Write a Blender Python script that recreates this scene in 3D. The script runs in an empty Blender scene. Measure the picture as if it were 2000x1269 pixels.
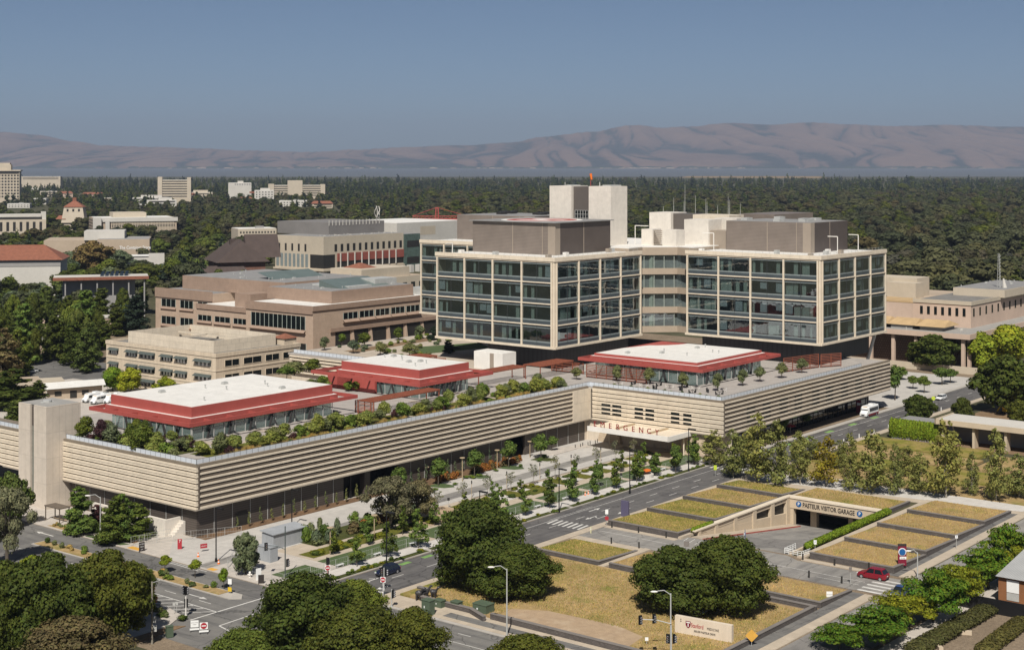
import bpy, math, random
import numpy as np
from mathutils import Vector, Matrix
R = math.radians
sc = bpy.context.scene
COL = sc.collection
# ---------------------------------------------------------------- camera and survey helpers
F, HZ, H, CX = 2857.0, 320.0, 72.0, 1000.0        # focal length and horizon of the photograph (2000 px wide), eye height
AX = Vector((0.6271, 0.7789)); BX = Vector((-0.7789, 0.6271)); O0 = Vector((-60.5, 279.9))
ANG = math.atan2(AX.y, AX.x)
def W(u, v, z=0.0):
    return Vector((O0.x + AX.x*u + BX.x*v, O0.y + AX.y*u + BX.y*v, z))
def P(px, py, z=0.0):                              # ground point seen at a photo pixel
    y = (H - z)*F/(py - HZ); return Vector(((px - CX)/F*y, y, z))
def uv(p):
    d = Vector((p.x, p.y)) - O0; return d.dot(AX), d.dot(BX)
def UV(px, py, z=0.0): return uv(P(px, py, z))
def DP(px, y, z=0.0): return Vector(((px - CX)/F*y, y, z))
def ht(y, base, top):                              # metres between two pixel rows at depth y
    return (base - top)*y/F
cam_d = bpy.data.cameras.new('camera'); cam = bpy.data.objects.new('camera', cam_d); COL.objects.link(cam)
cam.location = (0, 0, H); cam.rotation_euler = (R(90), 0, 0)
cam_d.sensor_width = 36; cam_d.lens = F/2000*36; cam_d.shift_y = -(634.5 - HZ)/2000
cam_d.clip_start = 1; cam_d.clip_end = 60000
sc.camera = cam
# ---------------------------------------------------------------- light
SUN_EL = R(49); TRAVEL = Vector((0.11, 1.0)).normalized()
sd = Vector((TRAVEL.x*math.cos(SUN_EL), TRAVEL.y*math.cos(SUN_EL), -math.sin(SUN_EL)))
sl = bpy.data.lights.new('sun', 'SUN'); sl.energy = 5.0; sl.angle = R(0.5); sl.color = (1.0, 0.95, 0.87)
so = bpy.data.objects.new('sun', sl); COL.objects.link(so); so.location = (0, -50, 300)
so.rotation_euler = sd.to_track_quat('-Z', 'Y').to_euler()
wd = bpy.data.worlds.new('World'); sc.world = wd; wd.use_nodes = True
nt = wd.node_tree; nt.nodes.clear()
sky = nt.nodes.new('ShaderNodeTexSky'); sky.sky_type = 'NISHITA'; sky.sun_disc = False
sky.sun_elevation = SUN_EL; sky.sun_rotation = R(180); sky.altitude = 0; sky.air_density = 0.42; sky.dust_density = 0.75; sky.ozone_density = 0.5
bg = nt.nodes.new('ShaderNodeBackground'); bg.inputs[1].default_value = 0.058
wo = nt.nodes.new('ShaderNodeOutputWorld'); wb = nt.nodes.new('ShaderNodeMix'); wb.data_type = 'RGBA'; wb.blend_type = 'MULTIPLY'; wb.inputs[0].default_value = 1; wb.inputs[7].default_value = (.93, 1.0, 1.0, 1); nt.links.new(sky.outputs[0], wb.inputs[6]); nt.links.new(wb.outputs[2], bg.inputs[0]); nt.links.new(bg.outputs[0], wo.inputs[0])
sc.view_settings.view_transform = 'Standard'; sc.view_settings.look = 'None'; sc.view_settings.exposure = 0.25; sc.view_settings.gamma = 1
sc.cycles.use_denoising = True
sc.cycles.max_bounces = 6; sc.cycles.diffuse_bounces = 4; sc.cycles.glossy_bounces = 3; sc.cycles.transmission_bounces = 3; sc.cycles.transparent_max_bounces = 8
sc.cycles.caustics_reflective = False; sc.cycles.caustics_refractive = False; sc.cycles.sample_clamp_indirect = 3
# ---------------------------------------------------------------- materials
def lin(r, g, b):
    f = lambda c: (c/255/12.92 if c/255 <= 0.04045 else ((c/255 + .055)/1.055)**2.4)
    return (f(r), f(g), f(b), 1)
class Mats(dict):                                   # a material may be named before it is mixed
    def __missing__(s, k): m = bpy.data.materials.new(k); s[k] = m; return m
M = Mats()
def _new(name):
    m = M[name]; m.use_nodes = True
    n = m.node_tree.nodes; p = n['Principled BSDF']; return m, n, m.node_tree.links, p
def _noise(n, l, scale, detail=4, rough=.6, coord='Object', vec=None):
    t = n.new('ShaderNodeTexNoise'); t.inputs['Scale'].default_value = scale; t.inputs['Detail'].default_value = detail; t.inputs['Roughness'].default_value = rough
    if vec is None:
        c = n.new('ShaderNodeTexCoord'); vec = c.outputs[coord]
    l.new(vec, t.inputs['Vector']); return t
def _ramp(n, l, fac, stops):
    r = n.new('ShaderNodeValToRGB'); e = r.color_ramp.elements
    while len(e) < len(stops): e.new(0.5)
    for q, (p_, c) in zip(e, stops): q.position = p_; q.color = (*c[:3], 1)
    l.new(fac, r.inputs[0]); return r
def _mix(n, l, fac, a, b, mode='MIX'):
    m = n.new('ShaderNodeMix'); m.data_type = 'RGBA'; m.blend_type = mode
    for sock, v in ((m.inputs[0], fac), (m.inputs[6], a), (m.inputs[7], b)):
        if hasattr(v, 'is_linked') or hasattr(v, 'links'): l.new(v, sock)
        elif isinstance(v, (int, float)): sock.default_value = v
        else: sock.default_value = (*v[:3], 1)
    return m.outputs[2]
def _bump(n, l, h, strength, dist, p):
    b = n.new('ShaderNodeBump'); b.inputs['Strength'].default_value = strength; b.inputs['Distance'].default_value = dist
    l.new(h, b.inputs['Height']); l.new(b.outputs[0], p.inputs['Normal'])
def sc_(c, k): return tuple(min(1, x*k) for x in c[:3]) + (1,)
def mat(name, col, rough=.75, var=.18, scale=.35, spec=.3, metal=0, bump=0, streak=0, rnd=0):
    """plain weathered surface: two sizes of tone variation, optional vertical weather streaks and per-object tone"""
    m, n, l, p = _new(name)
    p.inputs['Roughness'].default_value = rough; p.inputs['Specular IOR Level'].default_value = spec; p.inputs['Metallic'].default_value = metal
    if var == 0:
        p.inputs['Base Color'].default_value = col; return m
    a = _noise(n, l, scale); b = _noise(n, l, scale*9, 3)
    r1 = _ramp(n, l, a.outputs[0], [(.3, sc_(col, 1 - var)), (.7, sc_(col, 1 + var*.6))])
    r2 = _ramp(n, l, b.outputs[0], [(.3, (1 - var*.8,)*3), (.7, (1, 1, 1))])
    out = _mix(n, l, 1.0, r1.outputs[0], r2.outputs[0], 'MULTIPLY')
    if streak:
        c = n.new('ShaderNodeTexCoord'); mp = n.new('ShaderNodeMapping'); mp.inputs['Scale'].default_value = (1.3, 1.3, .06); l.new(c.outputs['Object'], mp.inputs[0])
        s = _noise(n, l, 1.0, 5, .7, vec=mp.outputs[0]); r3 = _ramp(n, l, s.outputs[0], [(.42, (1 - streak,)*3), (.6, (1, 1, 1))])
        out = _mix(n, l, 1.0, out, r3.outputs[0], 'MULTIPLY')
    if rnd:
        o = n.new('ShaderNodeObjectInfo'); r4 = _ramp(n, l, o.outputs['Random'], [(0, (1 - rnd,)*3), (1, (1 + rnd,)*3)]); out = _mix(n, l, 1.0, out, r4.outputs[0], 'MULTIPLY')
    l.new(out, p.inputs['Base Color'])
    if bump: _bump(n, l, b.outputs[0], bump, .05, p)
    return m
def panel(name, col, pw=2.4, ph=6.0, joint=.05, rough=.6, dark=.6, axis='XZ', var=.08, off=.5):
    """panelled wall: jointed by a brick pattern on the wall's own u/z axes"""
    m, n, l, p = _new(name); p.inputs['Roughness'].default_value = rough; p.inputs['Specular IOR Level'].default_value = .3
    c = n.new('ShaderNodeTexCoord'); s = n.new('ShaderNodeSeparateXYZ'); l.new(c.outputs['Object'], s.inputs[0])
    ad = n.new('ShaderNodeMath'); ad.operation = 'ADD'; l.new(s.outputs[0], ad.inputs[0]); l.new(s.outputs[1], ad.inputs[1])
    cb = n.new('ShaderNodeCombineXYZ')
    if axis == 'XZ': l.new(ad.outputs[0], cb.inputs[0]); l.new(s.outputs[2], cb.inputs[1])
    else: l.new(s.outputs[0], cb.inputs[0]); l.new(s.outputs[1], cb.inputs[1])
    b = n.new('ShaderNodeTexBrick'); b.offset = off; b.inputs['Scale'].default_value = 1; b.inputs['Brick Width'].default_value = pw; b.inputs['Row Height'].default_value = ph
    b.inputs['Mortar Size'].default_value = joint; b.inputs['Color1'].default_value = sc_(col, 1 - var); b.inputs['Color2'].default_value = sc_(col, 1 + var); b.inputs['Mortar'].default_value = sc_(col, dark)
    l.new(cb.outputs[0], b.inputs['Vector'])
    a = _noise(n, l, .5, 5, .7); r = _ramp(n, l, a.outputs[0], [(.3, (.84,)*3), (.65, (1, 1, 1))])
    l.new(_mix(n, l, 1.0, b.outputs[0], r.outputs[0], 'MULTIPLY'), p.inputs['Base Color']); return m
def ribbed(name, col, period=.35, axis='Z', rough=.5, depth=.55, metal=0.0):
    """ribbed cladding; fine ribs as tone and bump"""
    m, n, l, p = _new(name); p.inputs['Roughness'].default_value = rough; p.inputs['Metallic'].default_value = metal; p.inputs['Specular IOR Level'].default_value = .35
    c = n.new('ShaderNodeTexCoord'); s = n.new('ShaderNodeSeparateXYZ'); l.new(c.outputs['Object'], s.inputs[0])
    src = s.outputs[2]
    if axis == 'H':
        ad = n.new('ShaderNodeMath'); ad.operation = 'ADD'; l.new(s.outputs[0], ad.inputs[0]); l.new(s.outputs[1], ad.inputs[1]); src = ad.outputs[0]
    k = n.new('ShaderNodeMath'); k.operation = 'MULTIPLY'; k.inputs[1].default_value = 1/period; l.new(src, k.inputs[0])
    f = n.new('ShaderNodeMath'); f.operation = 'FRACT'; l.new(k.outputs[0], f.inputs[0])
    r = _ramp(n, l, f.outputs[0], [(0, sc_(col, depth)), (.25, sc_(col, 1.05)), (.8, col), (1, sc_(col, depth))])
    a = _noise(n, l, .25, 4); r2 = _ramp(n, l, a.outputs[0], [(.3, (.86,)*3), (.7, (1.06,)*3)])
    l.new(_mix(n, l, 1.0, r.outputs[0], r2.outputs[0], 'MULTIPLY'), p.inputs['Base Color']); return m
def ground_mat(name, cols, s1=.06, s2=.9, rough=.95, fine=.35, bump=.4, coord='Object', s3=6.0, road=None):
    """soil, turf or paving: broad patches between the colours, clumps and fine grain"""
    m, n, l, p = _new(name); p.inputs['Roughness'].default_value = rough; p.inputs['Specular IOR Level'].default_value = .15
    a = _noise(n, l, s1, 6, .65, coord); k = len(cols)
    r = _ramp(n, l, a.outputs[0], [(.32 + .36*i/max(1, k - 1), c) for i, c in enumerate(cols)])
    b = _noise(n, l, s2, 5, .7, coord); r2 = _ramp(n, l, b.outputs[0], [(.3, (1 - fine,)*3), (.68, (1 + fine*.35,)*3)])
    c_ = _noise(n, l, s3, 2, .5, coord); r3 = _ramp(n, l, c_.outputs[0], [(.3, (1 - fine*.6,)*3), (.7, (1 + fine*.3,)*3)])
    o = _mix(n, l, 1.0, r.outputs[0], r2.outputs[0], 'MULTIPLY'); o = _mix(n, l, 1.0, o, r3.outputs[0], 'MULTIPLY')
    if road:                                       # worn wheel tracks along the lane, repair patches and sealed cracks
        c = n.new('ShaderNodeTexCoord'); mp = n.new('ShaderNodeMapping'); mp.inputs['Scale'].default_value = road; l.new(c.outputs['Object'], mp.inputs[0]); w = _noise(n, l, 1, 4, .6, vec=mp.outputs[0]); rw = _ramp(n, l, w.outputs[0], [(.36, (.80, .80, .81)), (.5, (1, 1, 1)), (.66, (1.10, 1.09, 1.07))]); o = _mix(n, l, 1.0, o, rw.outputs[0], 'MULTIPLY')
        v = n.new('ShaderNodeTexVoronoi'); v.feature = 'DISTANCE_TO_EDGE'; v.inputs['Scale'].default_value = .11; nz = _noise(n, l, .5, 3); va = n.new('ShaderNodeVectorMath'); va.operation = 'MULTIPLY_ADD'; va.inputs[1].default_value = (1.6,)*3; l.new(nz.outputs['Color'], va.inputs[0]); l.new(c.outputs['Object'], va.inputs[2]); l.new(va.outputs[0], v.inputs['Vector']); rv = _ramp(n, l, v.outputs['Distance'], [(.004, (.62, .62, .63)), (.012, (1, 1, 1))]); o = _mix(n, l, 1.0, o, rv.outputs[0], 'MULTIPLY')
        k = n.new('ShaderNodeTexVoronoi'); k.distance = 'CHEBYCHEV'; k.inputs['Scale'].default_value = .07; l.new(c.outputs['Object'], k.inputs['Vector']); s_ = n.new('ShaderNodeSeparateColor'); l.new(k.outputs['Color'], s_.inputs[0]); rk = _ramp(n, l, s_.outputs[0], [(.0, (.84, .84, .85)), (.22, (.84, .84, .85)), (.23, (1, 1, 1)), (1, (1.04, 1.04, 1.03))]); o = _mix(n, l, 1.0, o, rk.outputs[0], 'MULTIPLY')
    l.new(o, p.inputs['Base Color']); _bump(n, l, b.outputs[0], bump, .15, p); return m
def leafmat(name, col, hue=.02, val=.24, trans=.25, clump=.5, cs=.35, far=0):
    """foliage: every leaf its own tone, clumps of tone by position, every plant its own tone; some light passes through"""
    if far: hue, val, clump = .008, .12, .28
    if not far: col = (col[0]*1.42, col[1]*1.42, col[2]*1.2)
    m, n, l, p = _new(name); p.inputs['Roughness'].default_value = .65; p.inputs['Specular IOR Level'].default_value = .12
    g = n.new('ShaderNodeNewGeometry'); o = n.new('ShaderNodeObjectInfo')
    h = n.new('ShaderNodeHueSaturation'); h.inputs['Color'].default_value = (*col[:3], 1)
    mh = n.new('ShaderNodeMapRange'); mh.inputs[3].default_value = .5 - hue; mh.inputs[4].default_value = .5 + hue; l.new(g.outputs['Random Per Island'], mh.inputs[0]); l.new(mh.outputs[0], h.inputs['Hue'])
    mv = n.new('ShaderNodeMapRange'); mv.inputs[3].default_value = 1 - val; mv.inputs[4].default_value = 1 + val
    fr = n.new('ShaderNodeMath'); fr.operation = 'FRACT'; mu = n.new('ShaderNodeMath'); mu.operation = 'MULTIPLY'; mu.inputs[1].default_value = 17.3
    l.new(g.outputs['Random Per Island'], mu.inputs[0]); l.new(mu.outputs[0], fr.inputs[0]); l.new(fr.outputs[0], mv.inputs[0]); l.new(mv.outputs[0], h.inputs['Value'])
    t = _noise(n, l, cs, 3, .6); r = _ramp(n, l, t.outputs[0], [(.3, (1 - clump*.6, 1 - clump*.6, 1 - clump*.5)), (.7, (1 + clump*.55, 1 + clump*.45, 1 + clump*.2))])
    q = _ramp(n, l, o.outputs['Random'], [(0, (.82, .86, .9)), (.5, (1, 1, 1)), (1, (1.2, 1.1, .95))])
    c = _mix(n, l, 1.0, h.outputs[0], r.outputs[0], 'MULTIPLY'); c = _mix(n, l, 1.0, c, q.outputs[0], 'MULTIPLY')
    if far:                                        # stands of differing tone across the woodland
        w_ = n.new('ShaderNodeNewGeometry'); z = _noise(n, l, .012, 4, .65, vec=w_.outputs['Position']); k = _ramp(n, l, z.outputs[0], [(.33, (.68, .71, .75)), (.5, (.97, .97, .97)), (.68, (1.28, 1.22, 1.08))]); c = _mix(n, l, 1.0, c, k.outputs[0], 'MULTIPLY')
    l.new(c, p.inputs['Base Color'])
    tr = n.new('ShaderNodeBsdfTranslucent'); l.new(c, tr.inputs[0]); ms = n.new('ShaderNodeMixShader'); ms.inputs[0].default_value = trans
    l.new(p.outputs[0], ms.inputs[1]); l.new(tr.outputs[0], ms.inputs[2]); l.new(ms.outputs[0], n['Material Output'].inputs[0]); return m
def glassmat(name, tint, base=.05, ior=1.5, rough=.01, solid=0.0, scol=(.02, .03, .03)):
    """thin pane: see-through with the sky and neighbours mirrored in it, slightly wavy"""
    m, n, l, p = _new(name); n.remove(p)
    tr = n.new('ShaderNodeBsdfTransparent'); tr.inputs[0].default_value = (*tint, 1)
    gl = n.new('ShaderNodeBsdfGlossy'); gl.inputs['Roughness'].default_value = rough; gl.inputs[0].default_value = (.9, .95, 1, 1)
    nz = _noise(n, l, .35, 2); b = n.new('ShaderNodeBump'); b.inputs['Strength'].default_value = .12; b.inputs['Distance'].default_value = .12; l.new(nz.outputs[0], b.inputs['Height']); l.new(b.outputs[0], gl.inputs['Normal'])
    lw = n.new('ShaderNodeLayerWeight'); lw.inputs[0].default_value = .5; fr = n.new('ShaderNodeMath'); fr.operation = 'POWER'; fr.inputs[1].default_value = 4.0; l.new(lw.outputs['Facing'], fr.inputs[0])
    ad = n.new('ShaderNodeMath'); ad.operation = 'MULTIPLY_ADD'; ad.inputs[1].default_value = .9; ad.inputs[2].default_value = base + .04; l.new(fr.outputs[0], ad.inputs[0])
    src = tr
    if solid:
        df = n.new('ShaderNodeBsdfDiffuse'); df.inputs[0].default_value = (*scol, 1); mx = n.new('ShaderNodeMixShader'); mx.inputs[0].default_value = solid
        l.new(tr.outputs[0], mx.inputs[1]); l.new(df.outputs[0], mx.inputs[2]); src = mx
    ms = n.new('ShaderNodeMixShader'); l.new(ad.outputs[0], ms.inputs[0]); l.new(src.outputs[0], ms.inputs[1]); l.new(gl.outputs[0], ms.inputs[2])
    l.new(ms.outputs[0], n['Material Output'].inputs[0]); return m
# ---------------------------------------------------------------- mesh building
class MB:
    def __init__(s): s.v = []; s.f = []; s.mi = []; s.m = 0; s.smooth = False
    def add(s, vs, fs):
        o = len(s.v); s.v += [tuple(x) for x in vs]; s.f += [tuple(i + o for i in f) for f in fs]; s.mi += [s.m]*len(fs); return s
    def box(s, x0, x1, y0, y1, z0, z1):
        x0, x1 = min(x0, x1), max(x0, x1); y0, y1 = min(y0, y1), max(y0, y1); z0, z1 = min(z0, z1), max(z0, z1)
        return s.add([(x0,y0,z0),(x1,y0,z0),(x1,y1,z0),(x0,y1,z0),(x0,y0,z1),(x1,y0,z1),(x1,y1,z1),(x0,y1,z1)],
                     [(0,3,2,1),(4,5,6,7),(0,1,5,4),(1,2,6,5),(2,3,7,6),(3,0,4,7)])
    def prism(s, poly, z0, z1, top=True, bottom=True):
        a = sum(poly[i][0]*poly[(i+1)%len(poly)][1] - poly[(i+1)%len(poly)][0]*poly[i][1] for i in range(len(poly)))
        if a < 0: poly = poly[::-1]
        n = len(poly); vs = [(x, y, z0) for x, y in poly] + [(x, y, z1) for x, y in poly]
        fs = [(i, (i+1)%n, n + (i+1)%n, n + i) for i in range(n)]
        if top: fs.append(tuple(range(n, 2*n)))
        if bottom: fs.append(tuple(range(n - 1, -1, -1)))
        return s.add(vs, fs)
    def quad(s, a, b, c, d): return s.add([a, b, c, d], [(0, 1, 2, 3)])
    def tube(s, p0, p1, r0, r1=None, n=8, caps=True):
        r1 = r0 if r1 is None else r1; p0 = Vector(p0); p1 = Vector(p1); d = (p1 - p0).normalized()
        x = d.orthogonal().normalized(); y = d.cross(x); vs = []
        for p, r in ((p0, r0), (p1, r1)):
            for i in range(n):
                t = 2*math.pi*i/n; vs.append(p + x*(r*math.cos(t)) + y*(r*math.sin(t)))
        fs = [(i, (i+1)%n, n + (i+1)%n, n + i) for i in range(n)]
        if caps: fs += [tuple(range(n, 2*n)), tuple(range(n - 1, -1, -1))]
        return s.add(vs, fs)
    def path(s, pts, r, n=6):
        for a, b in zip(pts, pts[1:]): s.tube(a, b, r, r, n)
        return s
    def ell(s, c, r, nu=12, nv=8):
        vs = []; fs = []
        for j in range(nv + 1):
            ph = math.pi*j/nv
            for i in range(nu):
                t = 2*math.pi*i/nu; vs.append((c[0] + r[0]*math.sin(ph)*math.cos(t), c[1] + r[1]*math.sin(ph)*math.sin(t), c[2] + r[2]*math.cos(ph)))
        for j in range(nv):
            for i in range(nu): fs.append((j*nu + i, (j+1)*nu + i, (j+1)*nu + (i+1)%nu, j*nu + (i+1)%nu))
        return s.add(vs, fs)
    def gable(s, x0, x1, y0, y1, z0, z1, along='x', over=0, hip=0):
        x0 -= over; x1 += over; y0 -= over; y1 += over
        if along == 'x':
            ym = (y0 + y1)/2; vs = [(x0,y0,z0),(x1,y0,z0),(x1,y1,z0),(x0,y1,z0),(x0+hip,ym,z1),(x1-hip,ym,z1)]; fs = [(0,1,5,4),(2,3,4,5),(1,2,5),(3,0,4),(0,3,2,1)]
        else:
            xm = (x0 + x1)/2; vs = [(x0,y0,z0),(x1,y0,z0),(x1,y1,z0),(x0,y1,z0),(xm,y0+hip,z1),(xm,y1-hip,z1)]; fs = [(1,2,5,4),(3,0,4,5),(0,1,4),(2,3,5),(0,3,2,1)]
        return s.add(vs, fs)
    def build(s, name, mats, parent=None, org=(0, 0, 0), loc=None, rot=None):
        me = bpy.data.meshes.new(name); me.from_pydata([(x - org[0], y - org[1], z - org[2]) for x, y, z in s.v], [], s.f)
        if not isinstance(mats, (list, tuple)): mats = [mats]
        for m in mats: me.materials.append(M[m] if isinstance(m, str) else m)
        if len(mats) > 1: me.polygons.foreach_set('material_index', s.mi)
        if s.smooth: me.polygons.foreach_set('use_smooth', [True]*len(me.polygons))
        me.update(); o = bpy.data.objects.new(name, me); COL.objects.link(o)
        if parent is not None: o.parent = parent
        if loc is not None: o.location = loc
        if rot is not None: o.rotation_euler = (0, 0, rot)
        return o
def tag(o, label, cat, group=None, kind=None):
    if label: o['label'] = label
    if cat: o['category'] = cat
    if group: o['group'] = group
    if kind: o['kind'] = kind
    return o
def root(name, loc, rot=0, label=None, cat=None, group=None):
    o = bpy.data.objects.new(name, None); COL.objects.link(o); o.location = loc; o.rotation_euler = (0, 0, rot); o.empty_display_size = .5
    return tag(o, label, cat, group)
def struct(o, label=None): o['kind'] = 'structure'; return tag(o, label, None)
class Bld:
    """a building laid out on the survey axes (u along the long street front, v away from the street); parts use survey coordinates"""
    def __init__(s, name, u, v, z, label, cat, group=None, rot=None, at=None):
        s.org = (u, v, z); s.r = root(name, W(u, v, z) if at is None else at, ANG if rot is None else rot, label, cat, group)
    def part(s, name, mb, mats, parent=None): return mb.build(name, mats, s.r if parent is None else parent, s.org)
def clone(o, loc=None, rot=None, scale=None, label=None, group=None, cat=None):
    c = o.copy(); COL.objects.link(c)
    if loc is not None: c.location = loc
    if rot is not None: c.rotation_euler = (0, 0, rot)
    if scale is not None: c.scale = scale if hasattr(scale, '__len__') else (scale,)*3
    if label: c['label'] = label
    if group: c['group'] = group
    if cat: c['category'] = cat
    for ch in o.children:
        d = ch.copy(); COL.objects.link(d); d.parent = c
        for g in ch.children:
            e = g.copy(); COL.objects.link(e); e.parent = d
    return c
def text(body, size, m, parent, loc, rx, rz, name='lettering', depth=.03, align='CENTER', spacing=1.0, sx=1.0, bold=0.0):
    cu = bpy.data.curves.new(name, 'FONT'); cu.body = body; cu.size = size; cu.align_x = align; cu.align_y = 'CENTER'; cu.extrude = depth; cu.space_character = spacing; cu.offset = bold; cu.resolution_u = 3
    t = bpy.data.objects.new(name, cu); me = bpy.data.meshes.new_from_object(t); bpy.data.objects.remove(t); bpy.data.curves.remove(cu)
    me.name = name; me.materials.clear(); me.materials.append(M[m]); o = bpy.data.objects.new(name, me); COL.objects.link(o); o.parent = parent
    o.location = loc; o.rotation_euler = (rx, 0, rz); o.scale = (sx, 1, 1); return o
ORD = 'first second third fourth fifth sixth seventh eighth ninth tenth eleventh twelfth thirteenth fourteenth fifteenth sixteenth seventeenth eighteenth nineteenth twentieth'.split()
ORD += ['twenty-' + x for x in ORD[:9]] + ['thirtieth'] + ['thirty-' + x for x in ORD[:9]] + ['fortieth']
# ---------------------------------------------------------------- palette
mat('cream', (.62, .53, .41, 1), .6, .06, .2, streak=.08)
panel('cream_panel', (.62, .54, .43, 1), 3.2, 5.2, .05, dark=.75, var=.03)
panel('cream_fin', (.70, .605, .475, 1), 3.1, 90, .03, .5, .72, var=.03, off=0)
mat('cream_wall', (.60, .52, .42, 1), .7, .08, .15, streak=.1)
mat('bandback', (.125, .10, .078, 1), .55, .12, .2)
mat('louvre_dark', (.03, .028, .025, 1), .5, .2, .5)
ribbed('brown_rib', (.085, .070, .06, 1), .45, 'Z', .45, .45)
ribbed('pent_rib', (.20, .165, .14, 1), .42, 'Z', .45, .62)
ribbed('pent_rib_dark', (.085, .068, .06, 1), .42, 'H', .45, .7)
mat('pent_panel', (.30, .25, .20, 1), .5, .06)
mat('dark_metal', (.035, .033, .033, 1), .45, .25, .6)
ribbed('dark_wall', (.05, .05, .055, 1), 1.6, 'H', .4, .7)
mat('slab_grey', (.30, .29, .27, 1), .8, .12)
mat('soffit', (.30, .26, .21, 1), .8, .1)
mat('red_paint', (.36, .078, .064, 1), .55, .1, .3)
mat('rust', (.25, .08, .045, 1), .6, .2, .8)
panel('white_roof', (.68, .66, .62, 1), 3.0, 24, .035, .75, .9, 'XY', .025, .3)
mat('white_paint', (.72, .69, .64, 1), .55, .08)
mat('deck', (.36, .33, .30, 1), .85, .12, .3)
mat('deck_grey', (.24, .235, .23, 1), .85, .15, .3)
mat('rail_metal', (.13, .13, .13, 1), .4, .1)
mat('steel', (.33, .33, .33, 1), .35, .12, .6, spec=.6, metal=.6)
mat('galv', (.42, .42, .40, 1), .45, .12, .6, spec=.5)
mat('black_metal', (.012, .012, .013, 1), .45, .2, .6)
mat('tan_post', (.40, .31, .20, 1), .6, .1)
glassmat('glass', (.74, .79, .79), .10, 1.5)
glassmat('glass_pale', (.70, .80, .78), .06, 1.5, solid=.30, scol=(.30, .38, .36))
glassmat('glass_rail', (.80, .86, .9), .03, 1.45, solid=.8, scol=(.66, .70, .75))
glassmat('glass_dark', (.16, .20, .20), .03, 1.5, solid=.55, scol=(.012, .016, .017))
mat('spandrel', (.060, .075, .085, 1), .12, .1, spec=.6)
mat('shade_box', (.20, .23, .23, 1), .35, .1)
mat('inner_wall', (.24, .26, .26, 1), .8, .25, .12)
mat('curtain', (.40, .45, .40, 1), .7, .12, .3)
mat('blind', (.40, .44, .46, 1), .5, .08)
mat('mullion', (.05, .055, .055, 1), .4, .1)
# ---------------------------------------------------------------- plants
def G(r, g, b): return (r, g, b, 1)
for nm, c, kw in (
    ('leaf_oak', G(.052, .068, .015), dict(trans=.32, clump=.55, cs=.5)), ('leaf_oak2', G(.056, .068, .015), dict(trans=.32, clump=.55, cs=.5)), ('leaf_oakgrey', G(.090, .085, .055), dict(trans=.15, hue=.02)),
    ('leaf_brown', G(.095, .075, .038), dict(trans=.15, hue=.02)), ('leaf_mid', G(.075, .098, .020), {}), ('leaf_bright', G(.10, .16, .018), {}),
    ('leaf_yellow', G(.155, .185, .018), {}), ('leaf_plane', G(.15, .16, .056), dict(trans=.3)), ('leaf_planey', G(.19, .155, .020), dict(trans=.3)),
    ('leaf_young', G(.085, .125, .030), dict(trans=.25)), ('leaf_olive', G(.115, .13, .062), dict(trans=.2, hue=.02)), ('leaf_greygreen', G(.078, .10, .066), dict(trans=.15)),
    ('leaf_conifer', G(.030, .045, .026), dict(trans=.08, far=1)), ('leaf_pine', G(.055, .072, .019), dict(trans=.1)), ('leaf_purple', G(.040, .018, .024), dict(trans=.15)),
    ('leaf_terrace', G(.19, .22, .065), dict(trans=.42, val=.25)), ('leaf_shrub', G(.095, .14, .028), {}), ('leaf_gold', G(.34, .25, .10), dict(trans=.3, val=.25, hue=.015)),
    ('leaf_rust', G(.19, .085, .025), dict(trans=.2)), ('leaf_locust', G(.065, .110, .012), dict(trans=.25, hue=.04)), ('leaf_locusty', G(.115, .135, .014), dict(trans=.3)),
    ('leaf_hedge', G(.105, .155, .016), dict(trans=.2, cs=1.2)), ('leaf_hedgebrown', G(.070, .068, .026), dict(cs=1.0)), ('leaf_far', G(.060, .068, .030), dict(trans=.1, cs=.12, far=1)),
    ('leaf_farbrown', G(.066, .060, .030), dict(trans=.1, cs=.12, far=1)), ('leaf_farolive', G(.078, .082, .038), dict(trans=.1, cs=.12, far=1)), ('leaf_fargrey', G(.085, .082, .058), dict(trans=.1, cs=.12, far=1)),
    ('leaf_sparse', G(.13, .135, .09), dict(trans=.3)), ('leaf_palm', G(.075, .10, .028), {}), ('leaf_cover', G(.14, .15, .018), dict(cs=.5)), ('leaf_coverdark', G(.05, .075, .018), dict(cs=.5))):
    leafmat(nm, c, **kw)
mat('bark', (.10, .082, .062, 1), .9, .3, 2.0); mat('bark_pale', (.30, .27, .22, 1), .9, .3, 1.5); mat('stake', (.22, .16, .10, 1), .9, .2)
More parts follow.
